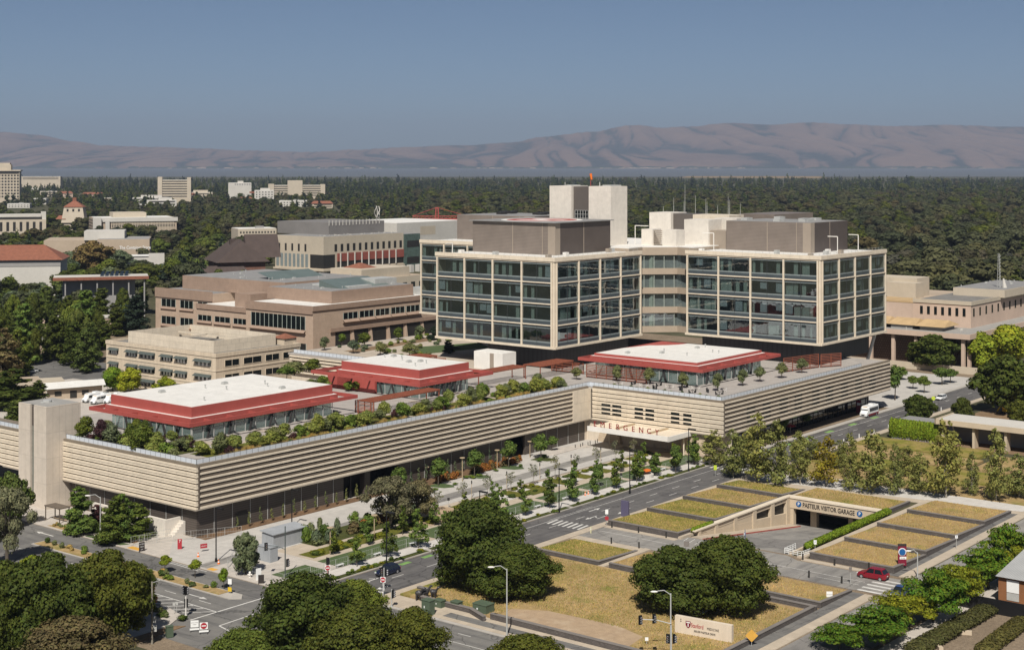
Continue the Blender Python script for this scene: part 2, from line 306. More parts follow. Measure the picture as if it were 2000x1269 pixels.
def leaf_mesh(name, blobs, n, size, seed, m='leaf_mid', spread=.7, core=None, shell=(.62, 1.08), aspect=1.0, upb=.25, cutlow=None):
    """a crown: leaf clumps spread through the shells of many small masses; hidden inner ones are dropped; n is per crown"""
    rg = np.random.default_rng(seed)
    c = np.array([b[0] for b in blobs], float); r = np.array([b[1] if hasattr(b[1], '__len__') else (b[1],)*3 for b in blobs], float)
    w = (r.prod(1))**(2/3); w /= w.sum()
    k = rg.choice(len(blobs), int(n*1.5), p=w); d = rg.normal(size=(len(k), 3)); d[:, 2] += upb; d /= np.linalg.norm(d, axis=1)[:, None]
    rad = rg.uniform(shell[0], shell[1], len(k)); pos = c[k] + d*r[k]*rad[:, None]
    keep = np.ones(len(k), bool)
    for j in range(len(blobs)):
        q = np.linalg.norm((pos - c[j])/r[j], axis=1); keep &= ~((q < .62) & (k != j))
    if cutlow is not None: keep &= pos[:, 2] > cutlow
    pos = pos[keep][:n]; d = d[keep][:n]; N = len(pos)
    nr = d/ r[k[keep][:n]]; nr /= np.linalg.norm(nr, axis=1)[:, None]; nr = nr + rg.normal(size=(N, 3))*spread*.5; nr /= np.linalg.norm(nr, axis=1)[:, None]
    t = rg.normal(size=(N, 3)); t -= (t*nr).sum(1)[:, None]*nr; t /= np.linalg.norm(t, axis=1)[:, None]; b = np.cross(nr, t)
    s = size*rg.uniform(.55, 1.45, N)[:, None]; a = s*aspect
    off = rg.uniform(.6, 1.0, (4, N, 1))
    vs = np.stack([pos + t*a*off[0], pos + b*s*off[1] + nr*s*.25, pos - t*a*off[2], pos - b*s*off[3] + nr*s*.2], 1).reshape(-1, 3)
    me = bpy.data.meshes.new(name); extra_v = []; extra_f = []
    if core:
        mb = MB()
        for (cc, rr) in blobs:
            rr = rr if hasattr(rr, '__len__') else (rr,)*3
            mb.ell(cc, [x*core for x in rr], 7, 5)
        extra_v = mb.v; extra_f = mb.f
    nv = len(vs); allv = np.concatenate([vs, np.array(extra_v).reshape(-1, 3)]) if extra_v else vs
    loops = np.arange(nv); starts = np.arange(0, nv, 4)
    if extra_f:
        lf = []; st = []; o = nv
        for f in extra_f: st.append(o); lf += [i + nv for i in f]; o += len(f)
        loops = np.concatenate([loops, lf]); starts = np.concatenate([starts, st])
    me.vertices.add(len(allv)); me.vertices.foreach_set('co', allv.astype(np.float32).ravel())
    me.loops.add(len(loops)); me.loops.foreach_set('vertex_index', loops.astype(np.int32))
    me.polygons.add(len(starts)); me.polygons.foreach_set('loop_start', starts.astype(np.int32))
    me.materials.append(M[m]); me.update(calc_edges=True); me.validate(); return me
def dome(rg, w, h, base, n, br=(.16, .26), flat=.8, top=.9):
    """blobs for a broad crown of width w whose leaves run from base to h"""
    out = []; H_ = h - base
    if n > 40: out = [((w*.13*math.cos(a), w*.13*math.sin(a), base + H_*z), (w*.19, w*.19, H_*.2)) for a, z in ((0, .26), (2.1, .3), (4.2, .26), (1, .52), (3.6, .54))]
    for i in range(n):
        z = rg.random()**.8; a = rg.random()*2*math.pi; e = math.sqrt(max(0, 1 - (2*z - .85)**2/1.35)) if z > .42 else .84 + .1*rg.random()
        rr = (w/2)*(br[0] + (br[1] - br[0])*rg.random())*1.55; q = max(0, (w/2)*e*rg.uniform(.84, 1.14)*(.35 + .65*rg.random()**.4) - rr*.75)
        out.append(((q*math.cos(a), q*math.sin(a), base + rr*.6 + (H_ - rr*1.3)*z), (rr, rr, rr*flat)))
    return out
def spire(rg, w, h, base, n, tip=.12, power=.9):
    out = []
    for i in range(n):
        t = (i + rg.random()*.6)/n; e = (1 - t)**power*(1 - tip) + tip; a = rg.random()*2*math.pi; rr = max(.22, w*.21*e*(.55 + .8*rg.random())); q = max(0, w/2*e - rr*.55)*(.3 + .8*rg.random())
        out.append(((q*math.cos(a), q*math.sin(a), base + (h - base)*t*.97), (rr, rr, rr*.7)))
    return out
def limb_mesh(name, h, base, blobs, r0, rg, nl=6, m='bark', lean=.03):
    mb = MB(); top = Vector((rg.uniform(-lean, lean)*h, rg.uniform(-lean, lean)*h, base + (h - base)*.55)); mid = Vector((top.x*.4, top.y*.4, base*.9 + .1))
    mb.tube((0, 0, -.2), mid, r0*1.15, r0*.8, 7); mb.tube(mid, top, r0*.8, r0*.25, 6)
    for b in rg.sample(blobs, min(nl, len(blobs))):
        mb.tube(mid.lerp(top, rg.random()*.7), b[0], r0*.38, r0*.08, 5)
    me = bpy.data.meshes.new(name); me.from_pydata(mb.v, [], mb.f); me.materials.append(M[m]); me.update(); return me
KIND = {}
def kind(key, gen, n, size, leafm, barkm='bark', r0=.25, variants=2, h=8, base=1.5, core=None, nl=6, **kw):
    out = []
    for q in range(variants):
        sd_ = sum(map(ord, key))*7 + q; rg = random.Random(sd_); bl = gen(rg)
        out.append((leaf_mesh('crown', bl, n, size, sd_, leafm, core=core, **kw), limb_mesh('trunk', h, base, bl, r0, rg, nl, barkm)))
    KIND[key] = out
kind('oak', lambda g: dome(g, 18, 16, .6, 62, (.10, .21), .75), 34000, .28, 'leaf_oak', r0=.55, variants=4, h=16, base=3, core=.40, nl=8, shell=(.45, 1.22))
kind('oakmid', lambda g: dome(g, 12, 11, .8, 44, (.10, .2), .75), 9000, .36, 'leaf_oak', r0=.35, variants=4, h=11, base=2.2, core=.52, shell=(.45, 1.2))
kind('airy', lambda g: dome(g, 15, 12, 2.6, 30, (.11, .20), .65), 9000, .26, 'leaf_oakgrey', r0=.5, variants=2, h=12, base=2.6, nl=16)
kind('tall', lambda g: spire(g, 8, 17, 1.0, 44, .34, .55), 8000, .34, 'leaf_pine', r0=.28, variants=4, h=17, base=2, core=.3, shell=(.35, 1.25))
kind('plane', lambda g: spire(g, 7.4, 13, 1.7, 46, .22, .5), 2700, .27, 'leaf_plane', 'bark_pale', r0=.17, variants=4, h=13, base=2, nl=14, shell=(.3, 1.25))
kind('street', lambda g: dome(g, 3.4, 5.2, 1.9, 10, (.25, .38)), 1100, .19, 'leaf_locusty', r0=.09, variants=2, h=5.2, base=1.9, core=.5)
kind('young', lambda g: spire(g, 3.0, 5.8, 1.2, 17, .35, .45), 1000, .19, 'leaf_young', r0=.07, variants=3, h=5.8, base=1.0, nl=5, shell=(.35, 1.15))
kind('bare', lambda g: dome(g, 2.7, 4.6, 1.6, 14, (.16, .3)), 230, .14, 'leaf_sparse', 'bark_pale', r0=.055, variants=3, h=4.6, base=1.4, nl=14, shell=(.2, 1.3))
kind('olive', lambda g: dome(g, 3.4, 4.4, .9, 12, (.24, .36), .95), 1600, .15, 'leaf_olive', r0=.12, variants=3, h=4.4, base=.9, core=.5)
kind('terrace', lambda g: dome(g, 4.4, 4.6, .4, 18, (.2, .32)), 2400, .18, 'leaf_terrace', r0=.09, variants=4, h=4.6, base=.8, shell=(.4, 1.2))
kind('round', lambda g: dome(g, 9, 8, .9, 16, (.2, .32)), 4200, .30, 'leaf_yellow', r0=.28, variants=2, h=8, base=1.2, core=.7)
kind('locust', lambda g: [(((a_ := g.random()*6.283) and (q_ := 5.0*g.random()**.6) and q_*math.cos(a_), q_*math.sin(a_), 2.8 + 5.2*g.random()*(1 - q_/9)), (1.5 + g.random()*1.1, 1.5 + g.random()*1.1, .5 + g.random()*.3)) for i in range(34)], 6600, .24, 'leaf_locust', r0=.25, variants=3, h=8, base=2.2, nl=14, spread=.5)
kind('far', lambda g: dome(g, 14, 13, .5, 15, (.19, .32)), 2000, .62, 'leaf_far', r0=.4, variants=5, h=13, base=1.5, core=.74, nl=3, spread=.45)
kind('farcon', lambda g: spire(g, 7.5, 20, 1, 20, .12, .8), 800, .75, 'leaf_conifer', r0=.35, variants=4, h=20, base=1.5, core=.7, nl=2, spread=.5)
def shrub_kind(key, w, h, n, size, m, variants=2, nb=8, core=.55, **kw):
    KIND[key] = [(leaf_mesh('foliage', dome(random.Random(q*31 + sum(map(ord, key))), w, h, -.1, nb, (.28, .42)), n, size, q*5 + len(key), m, core=core, **kw), None) for q in range(variants)]
shrub_kind('shrub', 1.9, 1.3, 420, .13, 'leaf_shrub', 3)
shrub_kind('purple', 2.4, 2.0, 420, .17, 'leaf_purple', 2, core=.4)
def tuft_mesh(seed, w, h, n, m):
    rg = random.Random(seed); mb = MB()
    for i in range(n):
        a = rg.random()*6.283; q = w*.35*rg.random(); o = Vector((q*math.cos(a), q*math.sin(a), 0)); t = o + Vector((math.cos(a)*w*.4*rg.random(), math.sin(a)*w*.4*rg.random(), h*(.6 + .5*rg.random())))
        s = Vector((-math.sin(a + .5), math.cos(a + .5), 0))*.045; mb.add([o - s, o + s, t], [(0, 1, 2)])
    me = bpy.data.meshes.new('blades'); me.from_pydata(mb.v, [], mb.f); me.materials.append(M[m]); me.update(); return me
KIND['tuft'] = [(tuft_mesh(q, 1.3, 1.1, 150, 'leaf_gold'), None) for q in range(2)]
shrub_kind('rustshrub', 1.3, 1.1, 260, .13, 'leaf_rust', 2)
TREES = random.Random(77)
def plant(k, loc, label, cat='tree', group=None, m=None, h=None, w=None, rot=None, name=None, var=None, parts=True):
    """one plant: an Empty at its foot with a crown and a trunk, or a single mesh for shrubs; h and w are its real height and width scale"""
    vs = KIND[k]; cm, tm = vs[TREES.randrange(len(vs)) if var is None else var % len(vs)]
    sz = SIZE[k]; sh = (h/sz[1]) if h else 1; sw = (w/sz[0]) if w else sh
    rot = TREES.random()*6.283 if rot is None else rot
    name = name or {'oak': 'oak_tree', 'oakmid': 'oak_tree', 'airy': 'oak_tree', 'tall': 'pine_tree', 'plane': 'plane_tree', 'street': 'street_tree', 'young': 'young_tree', 'bare': 'young_tree', 'olive': 'olive_tree',
        'terrace': 'terrace_tree', 'round': 'round_tree', 'locust': 'locust_tree', 'far': 'forest_tree', 'farcon': 'conifer_tree', 'shrub': 'shrub', 'purple': 'purple_shrub', 'rustshrub': 'shrub', 'tuft': 'grass_tuft'}[k]
    if tm is None or not parts:
        o = bpy.data.objects.new(name, cm); COL.objects.link(o); o.location = loc; o.rotation_euler = (0, 0, rot); o.scale = (sw, sw, sh); tag(o, label, cat, group); c = o
        if tm is not None and not parts: pass
    else:
        o = root(name, loc, rot, label, cat, group); o.scale = (sw, sw, sh)
        t = bpy.data.objects.new('trunk', tm); COL.objects.link(t); t.parent = o
        c = bpy.data.objects.new('crown', cm); COL.objects.link(c); c.parent = o
    if m: c.material_slots[0].link = 'OBJECT'; c.material_slots[0].material = M[m]
    return o
SIZE = {'oak': (18, 16), 'oakmid': (12, 11), 'airy': (15, 12), 'tall': (7, 17), 'plane': (7.4, 13), 'street': (3.4, 5.2), 'young': (3, 5.8), 'bare': (2.7, 4.6), 'olive': (3.4, 4.4), 'terrace': (4.4, 4.6),
        'round': (9, 8), 'locust': (12, 8), 'far': (14, 13), 'farcon': (7.5, 20), 'shrub': (1.9, 1.3), 'purple': (2.4, 2), 'rustshrub': (1.3, 1.1), 'tuft': (1.3, 1.1)}
def at_px(k, px, base, top, wpx, label, m=None, z=0, **kw):
    """a plant standing where its foot is seen at (px, base); its top row and crown width are read from the photo too"""
    p = P(px, base, z); s = p.y/F
    return plant(k, p, label, m=m, h=(base - top)*s, w=(wpx*s if wpx else None), **kw)
# ---------------------------------------------------------------- the hospital
# a face runs along one survey axis: kind 'A' looks back along -u (positions s along v), kind 'B' looks along -v (positions s along u)
def fbox(mb, face, s0, s1, z0, z1, d0, d1):
    k, c = face
    if k == 'A': mb.box(c - d1, c - d0, s0, s1, z0, z1)
    else: mb.box(s0, s1, c - d1, c - d0, z0, z1)
POD = Bld('hospital_podium', 0, 0, 0, 'long two storey hospital podium wrapped in cream horizontal bands with a terrace on its roof', 'hospital podium')
ZB, ZT, ZD = 5.8, 13.77, 14.0
deck = MB().prism([(0.3, 66), (0.3, 0.3), (129.3, 0.3), (129.3, -39.3), (224.7, -39.3), (224.7, 113), (127, 113), (127, 66)], 13.5, ZD)
POD.part('roof_deck', deck, 'deck')
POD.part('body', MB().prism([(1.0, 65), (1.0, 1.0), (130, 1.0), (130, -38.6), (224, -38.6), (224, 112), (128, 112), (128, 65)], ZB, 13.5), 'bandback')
POD.part('soffit', MB().prism([(0.0, 66), (0.0, 0.0), (129, 0.0), (129, -39.6), (225, -39.6), (225, 112.5), (127.5, 112.5), (127.5, 66)], ZB - .25, ZB), 'soffit')
FH = .36; ST = (ZT - ZB - FH)/7
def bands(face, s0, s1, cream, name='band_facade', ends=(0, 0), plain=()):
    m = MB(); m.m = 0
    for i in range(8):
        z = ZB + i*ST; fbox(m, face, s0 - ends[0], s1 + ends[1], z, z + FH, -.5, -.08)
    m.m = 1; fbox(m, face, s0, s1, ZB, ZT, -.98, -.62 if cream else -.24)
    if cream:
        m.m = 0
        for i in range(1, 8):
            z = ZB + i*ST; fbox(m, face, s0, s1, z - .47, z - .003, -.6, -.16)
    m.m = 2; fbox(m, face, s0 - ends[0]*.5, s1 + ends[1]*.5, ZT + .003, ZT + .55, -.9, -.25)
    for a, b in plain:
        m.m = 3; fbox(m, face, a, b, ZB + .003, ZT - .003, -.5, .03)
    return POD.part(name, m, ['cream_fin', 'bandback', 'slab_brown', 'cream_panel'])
mat('slab_brown', (.20, .165, .125, 1), .7, .1)
bands(('A', 0), 0, 43.55, True); bands(('A', 0), 53.85, 92, True); bands(('B', 0), .5, 128.5, False, plain=[(121.5, 129.3)])
bands(('A', 129), -39.6, -.5, True); bands(('B', -39.6), 129.5, 225, False)
m = MB(); m.box(1, 7, 65.5, 92, ZB, ZD); POD.part('rear_wing', m, 'slab_brown')
m = MB()
for u in range(19, 118, 5):
    for i in range(1, 8):
        if (u*7 + i*3) % 11 < 9: fbox(m, ('B', 0), u, u + 4.5, ZB + i*ST - .24, ZB + i*ST - .03, -.24, -.20)
POD.part('louvre', m, 'louvre_dark')
for u in (141, 149, 158, 166, 176, 184, 193, 202, 211):
    m = MB()
    for i in range(2, 6):
        fbox(m, ('B', -39.6), u, u + 4.2, ZB + i*ST - .62, ZB + i*ST - .02, -.24, -.19)
    POD.part('window', m, 'louvre_dark')
for a, b in ((-3.4, -6.2), (-6.8, -9.6), (-13.7, -16.3), (-17.0, -19.6), (-24.6, -27.1), (-28.2, -30.6)):
    m = MB(); fbox(m, ('A', 129), b, a, ZB + 1.6*ST, ZB + 4.15*ST, -.24, -.13); POD.part('window', m, 'glass_dark')
# ground floor set back under the bands
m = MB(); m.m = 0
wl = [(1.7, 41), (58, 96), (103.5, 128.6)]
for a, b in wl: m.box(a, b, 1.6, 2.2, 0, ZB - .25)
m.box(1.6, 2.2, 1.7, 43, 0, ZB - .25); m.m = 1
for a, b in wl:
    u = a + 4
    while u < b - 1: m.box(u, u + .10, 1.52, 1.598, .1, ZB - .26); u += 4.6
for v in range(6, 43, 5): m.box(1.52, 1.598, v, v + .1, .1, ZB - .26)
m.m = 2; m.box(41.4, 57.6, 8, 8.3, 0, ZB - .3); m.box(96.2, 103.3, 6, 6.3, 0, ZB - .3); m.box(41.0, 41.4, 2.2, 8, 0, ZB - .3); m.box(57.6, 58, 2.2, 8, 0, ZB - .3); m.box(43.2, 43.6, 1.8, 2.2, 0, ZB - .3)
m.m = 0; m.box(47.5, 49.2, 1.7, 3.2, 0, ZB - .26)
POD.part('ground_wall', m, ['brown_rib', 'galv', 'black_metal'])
d = MB().add([(11.0, 1.55, .05), (15.2, 1.55, .05), (14.0, 1.55, 3.1), (11.6, 1.55, 3.1)], [(0, 1, 2, 3)]).box(11.2, 11.3, 1.45, 1.56, 0.02, 3); POD.part('door', d, 'louvre_dark')
m = MB().box(129.6, 130, -39, 1.6, 0, ZB - .26); m.box(128.7, 134, 1.6, 2, 0, ZB - .26)
m.v = [(x + (4.4 if y < 1 and x < 131 else 0), y, z) for x, y, z in m.v]; POD.part('entry_wall', m, 'cream_wall')
m = MB(); m.m = 0; m.box(133.6, 133.9, -27.5, -7.5, .25, 4.4); m.m = 1
for i in range(11): m.box(133.45, 133.58, -27.5 + i*2, -27.38 + i*2, .25, 4.4)
m.box(133.45, 133.58, -27.5, -7.5, 3.0, 3.12); POD.part('entry_glazing', m, ['glass_dark', 'galv'])
for v0, v1, sl in ((-3.2, -7.6, 1), (-28, -33.5, -1)):       # the two splayed stone piers of the entrance
    m = MB(); lo, hi = (v1, v0); k = 1.6
    vs = []
    for z, e in ((0, k), (ZB - .27, 0)):
        vs += [(130.2 - .4*e, lo - e*.9, z), (134.2, lo - e*.9, z), (134.2, hi + e*.9, z), (130.2 - .4*e, hi + e*.9, z)]
    m.add(vs, [(0, 1, 5, 4), (1, 2, 6, 5), (2, 3, 7, 6), (3, 0, 4, 7), (4, 5, 6, 7)]); POD.part('pier', m, 'stone_band')
panel('stone_band', (.50, .40, .29, 1), 9, .55, .035, dark=.6, var=.06)
m = MB(); m.m = 0; m.box(131, 222, -33.4, -33.0, 0, ZB - .26); m.m = 1
for u in range(134, 222, 3): m.box(u, u + .12, -33.52, -33.402, 0, ZB - .28)
m.box(131, 222, -33.55, -33.402, 2.9, 3.05); POD.part('street_glazing', m, ['glass_dark', 'dark_metal'])

m = MB().box(4, 128, 60, 66, 0, 13.4).box(223.7, 224.2, -33, 110, 0, ZB - .26).box(127.6, 128.4, 66, 112, 0, 13.4).box(128, 224, 111, 111.6, 0, 13.4); POD.part('rear_wall', m, 'cream_wall')
m = MB(); m.m = 0
for i in range(6): m.box(126.7, 127.3, 67, 112, 8.2 + i*.95, 8.66 + i*.95)
POD.part('rear_band', m, 'cream_fin')
m = MB().box(131.5, 224, 43.5, 112, 13.98, 14.05); POD.part('garden_paving', m, 'deck_tan')
POD.part('planter_bed', MB().box(7.5, 127, 1.9, 11.2, 13.98, 14.06), 'cover'); POD.part('planter_bed', MB().box(2, 12, 12, 43, 13.98, 14.055), 'cover_dark')
for i in range(7): POD.part('terrace_path', MB().box(16 + i*16.5, 18 + i*16.5, 5, 21, 14.06, 14.1), 'deck_tan')
POD.part('terrace_path', MB().box(12, 128, 11.2, 12.6, 14.0, 14.09), 'deck_tan')
mat('deck_tan', (.42, .36, .29, 1), .9, .12, .3)
# small roof kit on the flat roofs
def dots(bld, u0, u1, v0, v1, z, n, seed, mtl='galv'):
    rg = random.Random(seed)
    for i in range(n):
        u, v = rg.uniform(u0, u1), rg.uniform(v0, v1); m = MB()
        if i % 3 == 0: m.box(u - .7, u + .7, v - .45, v + .45, z, z + .5); m.box(u - .55, u + .55, v - .3, v + .3, z + .5, z + .62)
        else: m.tube((u, v, z), (u, v, z + .7), .14, n=7); m.tube((u, v, z + .7), (u, v, z + .85), .24, n=7)
        bld.part('roof_vent', m, mtl)
# ---------------------------------------------------------------- stair tower and white boxes
T = Bld('stair_tower', -3.8, 43.6, 0, 'pale panelled stair tower with a narrow glass strip at the left end of the podium', 'stair tower')
m = MB(); m.m = 0; m.box(-3.8, 4.5, 43.6, 48.2, 0, 21.4); m.box(-3.8, 4.5, 49.5, 53.8, 0, 21.4); m.box(-3.2, 4.5, 48.2, 49.5, 0, 21.3)
T.part('wall', m, 'tower_panel'); panel('tower_panel', (.56, .49, .41, 1), 1.55, 5.3, .045, dark=.78, var=.025, off=0)
T.part('roof', MB().box(-3.5, 4.2, 43.9, 53.5, 21.4, 21.46), 'slab_grey')
T.part('glass_strip', MB().box(-3.32, -3.22, 48.25, 49.45, 1, 17), 'glass')
T.part('strip_cap', MB().box(-3.4, -3.22, 48.25, 49.45, 17.05, 21), 'brown_rib')
T.part('door', MB().box(2.2, 3.6, 43.5, 43.59, .05, 2.6), 'white_paint')
T.part('roof_hatch', MB().tube((0, 49, 21.4), (0, 49, 21.9), .9, n=12).box(-1.4, 1.4, 48.4, 49.6, 21.46, 21.6), 'galv')
B_ = Bld('lift_house', 137, 36, ZD, 'white lift housing with one dark slot on the terrace beside the left glass block', 'lift housing')
B_.part('wall', MB().box(137, 143, 36, 46.5, ZD, ZD + 4.9), 'white_paint'); B_.part('louvre', MB().box(136.9, 136.99, 39.2, 40.6, ZD + .1, ZD + 4.7), 'pent_panel'); B_.part('roof', MB().box(137.3, 142.7, 36.3, 46.2, ZD + 4.9, ZD + 5.0), 'white_roof')
# ---------------------------------------------------------------- red pavilions
def pavilion(name, u0, u1, v0, v1, zc, zt, can, label, seed, curved=False):
    b = Bld(name, u0, v0, ZD, label, 'roof pavilion')
    b.part('core', MB().box(u0 + 3, u1 - 2, v0 + 3, v1 - 2, ZD, zc), 'inner_wall')
    m = MB(); m.m = 0
    m.box(u0 + .2, u0 + .26, v0 + .2, v1 - .2, ZD + .1, zc); m.box(u0 + .2, u1 - .2, v0 + .2, v0 + .26, ZD + .1, zc); b.part('glass_wall', m, 'glass_pale')
    m = MB(); k = 0
    u = u0 + .2
    while u < u1: m.box(u, u + .14, v0 + .05, v0 + .19, ZD, zc); u += 2.9
    v = v0 + .2
    while v < v1: m.box(u0 + .05, u0 + .19, v, v + .14, ZD, zc); v += 2.9
    m.box(u0 + .04, u0 + .2, v0, v1, zc - .15, zc).box(u0 + .2, u1, v0 + .04, v0 + .2, zc - .15, zc); b.part('window_frame', m, 'galv')
    for q in range(5): v = v0 + 4 + q*(v1 - v0 - 6)/5; b.part('raking_column', MB().tube((u0 - .2, v, ZD), (u0 - .2, v + 1.3, zc), .28, n=6), 'dark_metal')
    for q in range(6): u = u0 + 4 + q*(u1 - u0 - 6)/6; b.part('raking_column', MB().tube((u, v0 - .2, ZD), (u + 1.3, v0 - .2, zc), .28, n=6), 'dark_metal')
    ze = zc + 1.1
    m = MB(); m.m = 0; m.box(u0 - .9, u1 + .9, v0 - .9, v1 + .9, zc, ze); m.m = 1; m.box(u0 - .75, u1 + .75, v0 - .75, v1 + .75, ze, ze + .02); b.part('eave', m, ['red_paint', 'white_roof'])
    m = MB(); m.m = 0; m.box(u0, u1, v0, v1, ze + .02, zt)
    b.part('upper_wall', m, 'red_paint')
    m = MB()
    if curved:
        pts = [(u0 + .35, v0 + .35), (u1 - .35, v0 + .35), (u1 - .35, v1 - 9)] + [(u1 - .35 - 12*math.sin(t*math.pi/12)**1.3*.9, v1 - 9 + 8.6*(1 - math.cos(t*math.pi/12))) for t in range(1, 6)] + [(u1 - 20, v1 - .35), (u0 + .35, v1 - .35)]
        m.prism(pts, zt, zt + .05)
    else: m.box(u0 + .3, u1 - .3, v0 + .3, v1 - .3, zt, zt + .05)
    b.part('roof', m, 'white_roof')
    # open canopy ring of beams
    (l, r, f, k) = can; c0, c1, d0, d1 = u0 - l, u1 + r, v0 - f, v1 + k; m = MB(); z0, z1 = zc - .05, zc + .75
    m.box(c0, c0 + .35, d0, d1, z0, z1); m.box(c0 + .35, c1, d0, d0 + .35, z0, z1); m.box(c1 - .35, c1, d0 + .35, d1, z0, z1); m.box(c0 + .35, c1 - .35, d1 - .35, d1, z0, z1)
    b.part('canopy_ring', m, 'red_paint')
    n = int((c1 - c0)/6); 
    for i in range(1, n):
        u = c0 + (c1 - c0)*i/n
        b.part('canopy_beam', MB().box(u, u + .3, d0 + .35, v0 - .9, z0 + .1, z1 - .08), 'red_paint')
    n = int((d1 - d0)/6)
    for i in range(1, n):
        v = d0 + (d1 - d0)*i/n
        b.part('canopy_beam', MB().box(c0 + .35, u0 - .9, v, v + .3, z0 + .1, z1 - .08), 'red_paint')
    dots(b, u0 + 4, u1 - 4, v0 + 4, v1 - 4, zt + .05, 8, seed)
    return b
pavilion('roof_pavilion', 16.5, 57.3, 21.8, 49.6, 17.75, 21.0, (3.6, 4.5, 3.8, 3), 'red roof pavilion with wide white roof, nearest the stair tower', 1)
pv2 = pavilion('roof_pavilion', 87.2, 106, 21.9, 49.2, 17.75, 21.0, (4.2, 5, 4, 7), 'smaller red roof pavilion between the two larger white roofs', 2)
pavilion('roof_pavilion', 147.8, 181.8, -20.8, 12.2, 18.2, 20.0, (3.6, 4, 3.8, 3), 'red edged pavilion with rounded white roof above the emergency entrance', 3, True)
m = MB().box(85.9, 86.6, 36, 49.5, ZD, 17.7).box(85.9, 86.6, 44, 53, ZD, 17.7); pv2.part('side_wall', m, 'red_paint')
# ---------------------------------------------------------------- glass blocks
def wing(name, u0, u1, v0, v1, label, z0=20.5, z1=45.2, nb=4, seed=0, faces='AB', stem=None, pents=()):
    b = Bld(name, u0, v0, z0, label, 'hospital tower'); rg = random.Random(seed); sh = (z1 - z0 - .9)/4
    m = MB(); m.m = 0; m.box(u0 + 4, u1 - .6, v0 + 4, v1 - .6, z0 + .3, z1 - .5); m.m = 1
    for i in range(5):
        z = z0 + .35 + i*sh; m.box(u0 + .25, u1 - .25, v0 + .25, v1 - .25, z - .3, z)
    m.m = 2; m.box(u0 + .4, u1, v1 - .5, v1, z0, z1); m.box(u1 - .5, u1, v0 + .4, v1 - .5, z0, z1)
    m.m = 1; m.box(u0 + .02, u1, v0 + .02, v1, z1 - .4, z1); b.part('floor', m, ['inner_wall', 'slab_grey', 'cream_wall'])
    b.part('underside', MB().box(u0 + .1, u1 - .1, v0 + .1, v1 - .1, z0 - .2, z0 + .02), 'soffit')
    b.part('roof', MB().box(u0 + .5, u1 - .5, v0 + .5, v1 - .5, z1, z1 + .06), 'white_roof')
    fr = MB()
    for k in faces:
        face = (k, u0 if k == 'A' else v0); a, e = (v0, v1) if k == 'A' else (u0, u1); L = (e - a)
        edges = [a + .9 + (L - 1.6)*i/nb for i in range(nb + 1)]
        fbox(fr, face, a - (.35 if k == 'A' else -.0), e, z1 - .55, z1 + .55, -.4, .32); fbox(fr, face, a, e, z1 - .95, z1 - .56, -.3, .12)
        fbox(fr, face, a, e, z0 - .35, z0 + .3, -.3, .35)
        for x in edges: fbox(fr, face, x - .22, x + .22, z0 + .3, z1 - .95, -.28, .32)
        fbox(fr, face, a + .0, a + .5, z0 + .3, z1 - .95, -.3, .12)
        for i in range(1, 4): fbox(fr, face, edges[0], edges[-1], z0 + .3 + i*sh - .16, z0 + .3 + i*sh + .14, -.3, .26)
        for j in range(nb):
            for i in range(4):
                s0, s1 = edges[j] + .22, edges[j + 1] - .22; za, zb = z0 + .3 + i*sh + (.14 if i else 0), z0 + .3 + (i + 1)*sh - (.16 if i < 3 else .1)
                w = MB(); w.m = 0; fbox(w, face, s0, s1, za + 1.35, zb - .75, -.10, -.06); w.m = 1; fbox(w, face, s0, s1, za, za + .95, -.12, -.05); w.m = 2
                fbox(w, face, s0, s1, za + .95, za + 1.35, -.13, -.03); fbox(w, face, s0, s1, zb - .75, zb - .55, -.13, -.02); w.m = 1; fbox(w, face, s0, s1, zb - .55, zb, -.12, -.06)
                w.m = 3; fbox(w, face, (s0 + s1)/2 - .05, (s0 + s1)/2 + .05, za + .01, zb - .01, -.14, .0)
                wn = b.part('window', w, ['glass', 'spandrel', 'shade_box', 'mullion'])
                c = MB(); n = 0; c.m = 0
                for q in range(4):
                    p0 = s0 + (s1 - s0)*q/4 + .15; p1 = s0 + (s1 - s0)*(q + 1)/4 - .1; t = rg.random()
                    if t < .36: c.m = 0; fbox(c, face, p0 + (p1 - p0)*rg.uniform(.35, .75), p1, za + .5, zb - .7, -.75, -.65); n += 1
                    elif t < .48: c.m = 0; fbox(c, face, p0, p1, za + .5, zb - .7, -.9, -.8); n += 1
                    elif t < .60: c.m = 1; fbox(c, face, p0, p1, za + rg.uniform(1.4, 3), zb - .7, -.5, -.45); n += 1
                    elif t < .68: c.m = 2; fbox(c, face, p0, p1, za + .2, zb - .8, -3.2, -3.0); n += 1
                if n: b.part('curtain', c, ['curtain', 'blind', 'wood_wall'], wn)
    b.part('frame', fr, 'cream_fin')
    # low service rail and kit along the roof edge
    m = MB(); e = .9
    for (x0, y0), (x1, y1) in (((u0 + e, v0 + e), (u1 - e, v0 + e)), ((u0 + e, v0 + e), (u0 + e, v1 - e))):
        n = int(max(abs(x1 - x0), abs(y1 - y0))/2.2)
        for i in range(n + 1): q = i/n; x, y = x0 + (x1 - x0)*q, y0 + (y1 - y0)*q; m.tube((x, y, z1), (x, y, z1 + 1.2), .035, n=4)
        for h in (.65, 1.2): m.tube((x0, y0, z1 + h), (x1, y1, z1 + h), .035, n=4)
    b.part('roof_rail', m, 'galv')
    return b
mat('wood_wall', (.22, .13, .07, 1), .6, .2)
wl_ = wing('glass_tower', 145.4, 189, 24.2, 68.6, 'glass hospital block in a cream frame with a helipad box on its roof', seed=5)
wr_ = wing('glass_tower', 199.5, 243, -29.9, 15.2, 'glass hospital block in a cream frame above the street at the right end', seed=8)
wb_ = wing('glass_tower', 195.5, 240, 77, 120.8, 'partly hidden glass hospital block showing only a strip of windows behind the helipad block', seed=11)
